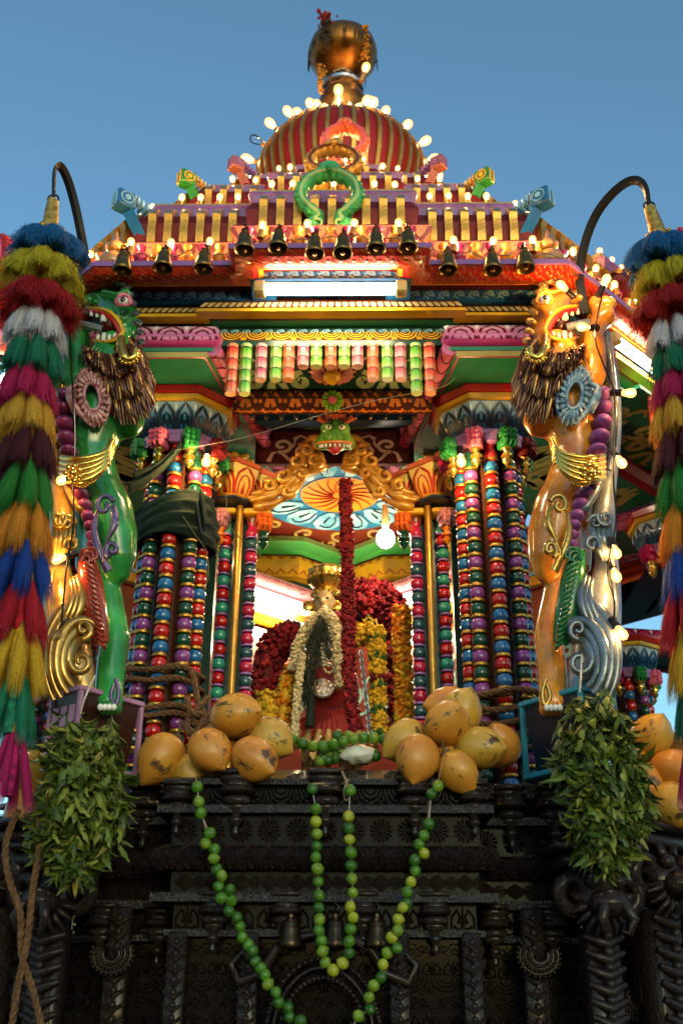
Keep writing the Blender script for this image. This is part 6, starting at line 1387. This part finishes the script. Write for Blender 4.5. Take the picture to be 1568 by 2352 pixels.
# ---------------------------------------------------------------- coconuts
def coco_mat(i):
    m, t, b, N, L = nodes('coconut_husk')
    tc = N.new('ShaderNodeTexCoord'); mp = N.new('ShaderNodeMapping'); mp.inputs['Location'].default_value = (i * 3.1, i * 1.7, 0); L.new(tc.outputs['Object'], mp.inputs[0])
    n1 = N.new('ShaderNodeTexNoise'); n1.inputs['Scale'].default_value = 9; n1.inputs['Detail'].default_value = 5; L.new(mp.outputs[0], n1.inputs[0])
    r1 = N.new('ShaderNodeValToRGB'); e = r1.color_ramp.elements; e[0].position = .3; e[1].position = .7
    base_ = [((.5, .19, .02), (.66, .3, .03)), ((.42, .22, .025), (.6, .34, .04)), ((.52, .17, .02), (.62, .26, .03))][i % 3]; e[0].color = (*base_[0], 1); e[1].color = (*base_[1], 1); L.new(n1.outputs['Fac'], r1.inputs[0])
    m2 = N.new('ShaderNodeMapping'); m2.inputs['Scale'].default_value = (1, 1, .35); m2.inputs['Location'].default_value = (i * 1.3, i, i * 2.2); L.new(tc.outputs['Object'], m2.inputs[0])
    n2 = N.new('ShaderNodeTexNoise'); n2.inputs['Scale'].default_value = 20; n2.inputs['Detail'].default_value = 8; n2.inputs['Roughness'].default_value = .7; L.new(m2.outputs[0], n2.inputs[0])
    r2_ = N.new('ShaderNodeValToRGB'); e = r2_.color_ramp.elements; e[0].position = .57; e[0].color = (0, 0, 0, 1); e[1].position = .63; e[1].color = (1, 1, 1, 1); L.new(n2.outputs['Fac'], r2_.inputs[0])
    mx = N.new('ShaderNodeMix'); mx.data_type = 'RGBA'; mx.inputs['B'].default_value = (.07, .035, .015, 1); L.new(r2_.outputs[0], mx.inputs['Factor']); L.new(r1.outputs[0], mx.inputs['A']); L.new(mx.outputs['Result'], b.inputs['Base Color'])
    b.inputs['Roughness'].default_value = .42; b.inputs['Coat Weight'].default_value = .15
    bp = N.new('ShaderNodeBump'); bp.inputs['Strength'].default_value = .25; bp.inputs['Distance'].default_value = .01; L.new(n2.outputs['Fac'], bp.inputs['Height']); L.new(bp.outputs[0], b.inputs['Normal'])
    return m
CM_ = [coco_mat(i) for i in range(6)]
def coco_mesh(seed):
    m = MB(); pr = [(0, -.105), (.03, -.1), (.06, -.085), (.083, -.055), (.093, -.015), (.09, .025), (.075, .062), (.052, .09), (.03, .108), (.014, .12), (.006, .127), (0, .13)]
    m.lathe(pr, 26, None, seed, lambda a, j: 1 + .035 * cos(a * 3 + seed) * (1 if j > 3 else .4) + .01 * sin(a * 5 + seed * 3) + (.05 * cos(a * 3) if j > 7 else 0)); return m.mesh('husk', 180)
CK = [coco_mesh(s_) for s_ in (0, 1.3, 2.6)]
for k in CK: k.materials.append(None)
ST = MB(); ST.lathe([(.03, -.098), (.034, -.104), (.022, -.112), (.008, -.112)], 10, None, 0, lambda a, j: 1 + .2 * cos(a * 3)); ST.tube([(0, 0, -.108), (.004, .01, -.14), (.02, .02, -.17)], [.008, .006, .005], 6); ST = ST.mesh('stalk'); ST.materials.append(paint('coconut_stalk', (.12, .07, .03), rough=.9, coat=0))
def coconut(u, v, Y, size, tip, lab, i, grp):
    c_ = at(u, v, Y); t = thing('king_coconut', lab, 'coconut', c_ - Vector((0, 0, .09)), grp)
    s_ = px(size, c_) / .092; d_ = r2 * tip[0] + u2 * tip[1] - fw * tip[2]
    W = T(c_) @ aim(d_) @ RZ(i * 1.1) @ S(s_)
    inst('husk', CK[i % 3], CM_[i % 6], t, W); put(bpy.data.objects.new('stalk', ST), t, W)
GL, GR, GE, GW = 'coconuts heaped left of the doorway', 'coconuts heaped right of the doorway', 'coconuts at the right edge', 'coconuts at the left edge'
for i, c_ in enumerate([(370, 1742, .02, 53, (-.55, -.75, .5), 'orange king coconut at the far left of the left heap, beside the pedestal', GL), (438, 1782, .04, 45, (.4, -.8, .5), 'orange king coconut lowest in the left heap, under two others', GL), (482, 1724, -.08, 48, (.7, -.6, .8), 'dull yellow king coconut in the middle front of the left heap', GL), (541, 1643, .02, 52, (.9, .25, .5), 'orange king coconut topmost in the left heap', GL), (622, 1696, .04, 47, (.85, -.45, .5), 'orange king coconut at the right end of the left heap', GL), (584, 1744, -.08, 51, (.75, -.3, .8), 'yellow orange king coconut lower right front of the left heap', GL), (520, 1690, .14, 46, (-.3, .4, .8), 'king coconut half hidden in the back of the left heap', GL),
    (930, 1702, .06, 48, (-.8, -.45, .5), 'yellow king coconut at the left end of the right heap', GR), (957, 1742, -.08, 50, (-.2, -.75, .8), 'round scarred king coconut low at the left front of the right heap', GR), (1026, 1663, -.02, 51, (.35, .75, .7), 'yellow king coconut with dark scar topmost in front of the right heap', GR), (1056, 1640, .1, 50, (.3, .8, .2), 'yellow king coconut behind the topmost one of the right heap', GR), (1030, 1622, .2, 46, (-.9, .1, .3), 'king coconut at the very back of the right heap', GR), (1052, 1772, -.06, 45, (.6, -.8, .4), 'orange king coconut lowest in the right heap', GR), (1100, 1718, -.02, 49, (.95, .1, .5), 'greenish yellow king coconut pointing right in the right heap', GR), (1148, 1712, .08, 46, (-.3, .8, .4), 'king coconut at the right end of the right heap', GR), (1020, 1720, .08, 44, (.2, .1, .8), 'king coconut hidden in the middle of the right heap', GR),
    (1496, 1692, .15, 47, (.3, .9, .4), 'orange king coconut topmost at the right edge behind the leaves', GE), (1546, 1768, .1, 48, (.9, .2, .5), 'orange king coconut in the middle at the right edge', GE), (1487, 1800, .12, 43, (-.3, -.5, .8), 'scarred orange king coconut beside the right leaf bunch', GE), (1545, 1852, .06, 52, (.5, -.4, .8), 'large orange king coconut lowest at the right edge', GE), (1572, 1722, .25, 44, (0, .6, .6), 'king coconut cut by the right edge, behind the others', GE), (1455, 1730, .2, 42, (-.4, .2, .8), 'king coconut mostly hidden behind the right leaf bunch', GE),
    (72, 1770, .15, 48, (-.6, .2, .7), 'orange king coconut at the left edge above another', GW), (58, 1862, .12, 46, (-.3, -.4, .7), 'orange king coconut low at the left edge behind the ropes', GW), (140, 1830, .22, 46, (.4, -.2, .8), 'king coconut mostly hidden behind the left leaf bunch', GW)]): coconut(*c_[:6], i, c_[6])

# ---------------------------------------------------------------- limes
LMm = MB(); LMm.lathe([(0, -.0245), (.008, -.0235), (.017, -.017), (.0225, -.007), (.023, .004), (.019, .014), (.011, .0215), (.004, .024), (.002, .027), (0, .0275)], 16); LMm = LMm.mesh('lime', 80); LMm.materials.append(None)
def lime_mat(n, a, b_): return paint(n, a, rough=.32, coat=.25, var=.15, c2=b_, scale=22, bump=.25, bscale=260)
LMATS = [lime_mat('lime_green', (.045, .14, .01), (.08, .21, .014)), lime_mat('lime_dark', (.022, .08, .008), (.04, .13, .012)), lime_mat('lime_pale', (.12, .21, .014), (.17, .27, .02)), lime_mat('lime_yellow', (.34, .32, .02), (.3, .36, .02))]
STRING = paint('cotton_string', (.6, .55, .45), rough=.9, coat=0)
def lime(par, p, s_, k=None, up_=None):
    mt = LMATS[k] if k is not None else rng.choices(LMATS, (5, 3, 4, 1))[0]
    return inst('lime', LMm, mt, par, T(p) @ aim((rng.gauss(0, 1), rng.gauss(0, 1), rng.gauss(0, 1))) @ S(s_ * rng.uniform(.95, 1.06)))
def c8(x, y): return ((600 + x * .893) / 1.7417, (3200 + y * .893) / 1.7417)
def lime_garland(label, crop_pts, Y, yel=()):
    pts = [at(*p, Y + rng.uniform(-.008, .008)) for p in crop_pts]; t = thing('lime_garland', label, 'garland', min(pts, key=lambda p: p.z), 'lime garlands')
    for k, p in enumerate(pts): lime(t, p, px(13.6, p) / .0235, 3 if k in yel else None)
    m = MB(); m.tube(pts, .0015, 5); m.build('thread', STRING, t)
OL = [(453, 1808), (457, 1842)] + [c8(*p) for p in [(227, 60), (268, 150), (249, 195), (290, 222), (286, 263), (298, 312), (322, 340), (308, 388), (358, 402), (320, 440), (364, 452), (355, 500), (391, 527), (404, 568), (413, 617), (440, 650), (461, 676), (474, 724), (495, 752), (515, 785), (528, 825), (564, 862), (577, 909), (618, 930), (626, 975), (674, 990), (690, 1040), (720, 1080), (752, 1110), (790, 1120), (830, 1110), (868, 1080), (900, 1030), (933, 968), (984, 940), (981, 884), (1001, 832), (1034, 795), (1043, 738), (1061, 686), (1105, 664), (1082, 617), (1108, 585), (1112, 535), (1132, 482), (1150, 462), (1151, 412), (1167, 368), (1187, 317), (1184, 270), (1227, 240), (1204, 200), (1226, 160), (1248, 110)]] + [(990, 1824), (1005, 1806)]
lime_garland('long lime garland in a wide V across the wooden base', OL, -.2, (40, 43, 46, 52))
IL = [(717, 1812)] + [c8(*p) for p in [(743, 42), (742, 98), (747, 153), (746, 209), (742, 258), (750, 309), (753, 366), (756, 427), (756, 482), (759, 535), (757, 584), (767, 632), (773, 678), (784, 729), (819, 763), (862, 732), (890, 686), (891, 634), (897, 578), (908, 527), (896, 479), (908, 416), (904, 353), (900, 295), (900, 236), (893, 178), (889, 126), (889, 75)]] + [(804, 1816)]
lime_garland('shorter lime garland in a narrow V at the middle of the base', IL, -.21, (2, 15, 20, 26, 28))
HG = [(672 + k * 23.2, 1699 + 10 * sin(k * .7) + 8 * sin(pi * k / 9)) for k in range(10)]
lime_garland('lime garland lying across the doorway floor between the coconut heaps', HG, .06)
for k, (u, v) in enumerate([(742, 1740), (757, 1730), (768, 1742), (785, 1725), (752, 1746), (735, 1748), (862, 1736), (800, 1690), (775, 1690)]):
    t = lime(None, at(u, v, .1), .95, 2 if k % 2 else 1); tag(t, 'loose %s lime behind the black ledge, %s' % ('pale green' if k % 2 else 'dark green', ('beside the white bag', 'top left of the small heap', 'right of the small heap', 'nearest the white bag, above it', 'lowest in the small heap', 'leftmost of the small heap', 'at the right end of the white bag', 'higher up, right of the rose garland foot', 'higher up, left of the rose garland foot')[k]), 'lime', 'loose limes on the ledge')
# twine loops at the middle bracket and threads that carry the garlands
m = MB(); rope(m, smooth([at(786, 1772, -.12), at(795, 1795, -.16), at(800, 1830, -.17), at(793, 1838, -.17), at(790, 1815, -.17), at(800, 1790, -.15)]), .004, 2); rope(m, smooth([at(745, 1800, -.16), at(722, 1802, -.18), at(708, 1820, -.18)]), .004, 2)
for (a, b) in (((1025, 1715), (1004, 1800)), ((985, 1835), (982, 1880)), ((445, 1765), (453, 1800)), ((463, 1870), (472, 1905))): m.tube([at(*a, -.19), at(*b, -.2)], .0016, 5)
tag(m.build('twine', paint('twine', (.35, .22, .12), rough=.9, coat=0)), 'brown twine tying the lime garlands to the middle bracket', 'twine')

# ---------------------------------------------------------------- bunches of neem leaves
def leaf_mesh(seed):
    rg = random.Random(seed); m = MB(); n = 6; vs = []; L_ = .085; cz = rg.uniform(-1.3, 1.6); cv = rg.uniform(.004, .012)
    for i in range(n + 1):
        t_ = i / n; w_ = .0125 * (sin(pi * min(1, t_ * 1.02) ** .75)) ** .9 + .0006; a = cz * t_ ** 1.5
        x0, z0_ = L_ * t_ * .2 * sin(a), -L_ * t_ * cos(a * .5); y0 = L_ * .5 * sin(a) * t_
        tw = 1.3 * sin(seed * 2.1) * t_; w_ *= 1 + .25 * sin(t_ * 17 + seed)
        vs += [(-w_ * cos(tw) + x0, y0 + cv * (w_ / .0165) - w_ * sin(tw), z0_), (x0, y0, z0_), (w_ * cos(tw) + x0, y0 + cv * (w_ / .0165) + w_ * sin(tw), z0_)]
    fs = []
    for i in range(n): fs += [(3 * i, 3 * i + 1, 3 * i + 4, 3 * i + 3), (3 * i + 1, 3 * i + 2, 3 * i + 5, 3 * i + 4)]
    m.add(vs, fs); return m
LV = [leaf_mesh(s_) for s_ in range(7)]; LVm = [l.mesh('leaf', 180) for l in LV]
def leafm(n, c_): return paint(n, c_, rough=.45, coat=.1, var=.3, scale=30, bump=.2, bscale=120)
LFM = [leafm('neem_green', (.09, .13, .012)), leafm('neem_dark', (.045, .075, .01)), leafm('neem_pale', (.18, .2, .025)), leafm('neem_dry', (.26, .22, .045))]
for k in LVm: k.materials.append(None)
def bunch(label, prof_px, Y, seed, stem_top):
    """prof_px: (v, u_left, u_right) rows of the outline"""
    rg = random.Random(seed); v0, v1 = prof_px[0][0], prof_px[-1][0]
    def row(v):
        for a, b in zip(prof_px, prof_px[1:]):
            if a[0] <= v <= b[0]: k = (v - a[0]) / (b[0] - a[0]); return a[1] + (b[1] - a[1]) * k, a[2] + (b[2] - a[2]) * k
        return prof_px[-1][1:]
    t = thing('leaf_bunch', label, 'leaf bunch', at((prof_px[-1][1] + prof_px[-1][2]) / 2, v1, Y), 'neem leaf bunches at the front corners')
    stuff = [MB() for _ in LFM]
    def one(front):
        v = v0 + (v1 - v0) * rg.random() ** .8; a, b = row(v); c_ = (a + b) / 2; hw = (b - a) / 2; an = rg.uniform(-pi, pi) if not front else rg.uniform(-1.75, 1.75)
        rr = (rg.uniform(.9, 1.03) if front else sqrt(rg.random()) * .9); P_ = at(c_, v, Y); R_ = px(hw, P_) * rr * .93
        p = P_ + Vector((R_ * sin(an), -R_ * .75 * cos(an), rg.uniform(-.01, .03)))
        W = T(p) @ RZ(an + rg.gauss(0, .5)) @ RX(rg.gauss(-.25, .7)) @ RY(rg.gauss(0, .8)) @ S(rg.uniform(.7, 1.1), 1, rg.uniform(.55, 1.15))
        return W
    st = MB(); left = 300; nsp = 64
    for k in range(nsp):
        # a drooping sprig: stem from the knot out to the outline, leaves set alternately along it
        f_ = (k + .5) / nsp; v = v0 + (v1 - v0) * (.18 + .82 * f_ ** .8); a, b = row(v); an = rg.uniform(-1.7, 1.7); P_ = at((a + b) / 2, v, Y); R_ = px((b - a) / 2, P_) * rg.uniform(.85, 1.08)
        end = P_ + Vector((R_ * sin(an), -R_ * .7 * cos(an), rg.uniform(-.03, .01))); top_ = at(*stem_top, Y); h_ = rg.uniform(.10, .2)
        beg = end + Vector((-(end.x - P_.x) * .35 + rg.gauss(0, .02), .03, h_)); mid_ = beg.lerp(end, .5) + Vector((rg.gauss(0, .015), -.035, .02)); sp = smooth([beg, mid_, end], 6); st.tube(sp, [.0028 - .0001 * i_ for i_ in range(len(sp))], 5)
        nl = rg.randint(9, 14)
        for l_ in range(nl):
            x = (l_ + rg.random()) / nl * (len(sp) - 1.01); i_ = int(x); p = sp[i_].lerp(sp[i_ + 1], x - i_); side = 1 if l_ % 2 else -1
            W = T(p) @ RZ(an + rg.gauss(0, .6)) @ RX(rg.gauss(-.45, .5)) @ RY(side * rg.uniform(.1, .8)) @ S(rg.uniform(.6, 1.1), 1, rg.uniform(.5, 1.05))
            i2 = rg.choices(range(4), (5, 3, 3, .6))[0]
            if left and rg.random() < .5: inst('leaf', rg.choice(LVm), LFM[i2], t, W); left -= 1
            else: l = rg.choice(LV); stuff[i2].add(l.v, l.f, W)
    st.build('stem', paint('twig', (.07, .06, .02), rough=.8, coat=0), t)
    for k in range(900):
        W = one(k % 4 == 0); i = rg.choices(range(4), (4, 6, 1, .3))[0]; l = rg.choice(LV); stuff[i].add(l.v, l.f, W)
    for m, mt in zip(stuff, LFM): o = m.build('inner_leaves', mt, t, ang=180); o['kind'] = 'stuff'
    m = MB(); p = at(*stem_top, Y); rope(m, smooth([p, p + Vector((.01, 0, .06)), p + Vector((.03, .04, .16))]), .004, 2); q = at((prof_px[-1][1] + prof_px[-1][2]) / 2 + 20, v1 - 10, Y); rope(m, [q, q + Vector((-.008, 0, -.05))], .004, 2); m.build('tie_string', STRING, t)
bunch('bunch of neem leaves hung below the lilac pedestal on the left', [(1655, 165, 190), (1680, 135, 240), (1730, 112, 275), (1790, 98, 290), (1850, 85, 300), (1900, 75, 285), (1940, 72, 265), (1975, 120, 225), (2010, 165, 200)], -.3, 3, (185, 1640))
bunch('bunch of neem leaves hung below the blue pedestal on the right', [(1610, 1325, 1345), (1640, 1310, 1400), (1690, 1278, 1450), (1740, 1262, 1470), (1790, 1268, 1480), (1830, 1300, 1488), (1880, 1315, 1490), (1930, 1318, 1460), (1965, 1330, 1420), (1985, 1385, 1410)], -.3, 4, (1330, 1590))

# ---------------------------------------------------------------- ropes hanging at the left edge, stray wire
m = MB(); rope(m, smooth([at(42, 1860, -.35), at(14, 1940, -.35), at(22, 2020, -.36), at(48, 2100, -.36), at(50, 2190, -.36), at(75, 2270, -.36), at(95, 2352, -.36), at(120, 2440, -.36)]), .012); rope(m, smooth([at(85, 1840, -.35), at(92, 1930, -.36), at(75, 2050, -.36), at(65, 2150, -.37), at(45, 2250, -.37), at(28, 2352, -.37), at(15, 2440, -.37)]), .012)
tag(m.build('hanging_rope', COIR, ang=70), 'two strands of coir rope hanging at the lower left edge', 'rope')
m = MB(); m.tube(smooth([at(400, 1035, .3), at(560, 1005, .25), at(720, 958, .2), at(860, 920, .2), at(1010, 890, .25), at(1050, 860, .25)]), .001, 4); tag(m.build('stray_string', STRING), 'thin pale string stretched across under the spindles', 'string')
STRAW = paint('straw', (.2, .2, .07), rough=.8, coat=0)
m = MB()
for pts in ([(492, 1105), (518, 1140), (522, 1190), (545, 1230), (590, 1260), (604, 1300)], [(420, 1185), (450, 1230), (475, 1270), (478, 1330), (460, 1365)]): m.tube(smooth([at(u, v, .3) for u, v in pts]), .004, 5, flat=.4)
tag(m.build('palm_fibre', STRAW), 'loose dry palm fibres hanging from the green cloth', 'fibre')
# lamp wires festooned along the eave
runs = [[]]
for p, a in along(.76, *EB, .12, inset=.02):
    q_ = Vector((p.x, p.y, 4.87 + rng.uniform(-.02, .03)))
    if runs[-1] and (q_ - runs[-1][-1]).length > .32: runs.append([])
    runs[-1].append(q_)
for k, rn in enumerate(r_ for r_ in runs if len(r_) > 2):
    pts = []
    for a, b in zip(rn, rn[1:]): pts += [a, a.lerp(b, .5) - Vector((0, .02, .03 + rng.random() * .02))]
    m = MB(); m.tube(smooth(pts + [rn[-1]], 3), .0035, 4); mx_ = sum(p.x for p in rn) / len(rn)
    tag(m.build('eave_wire', paint('wire_brown', (.25, .13, .05))), 'lamp wire drooping along the eave %s' % ('at the slanted left side' if mx_ < -1.1 else 'on the left wing' if mx_ < -.45 else 'across the middle bay' if mx_ < .45 else 'on the right wing' if mx_ < 1.1 else 'at the slanted right side'), 'wire')
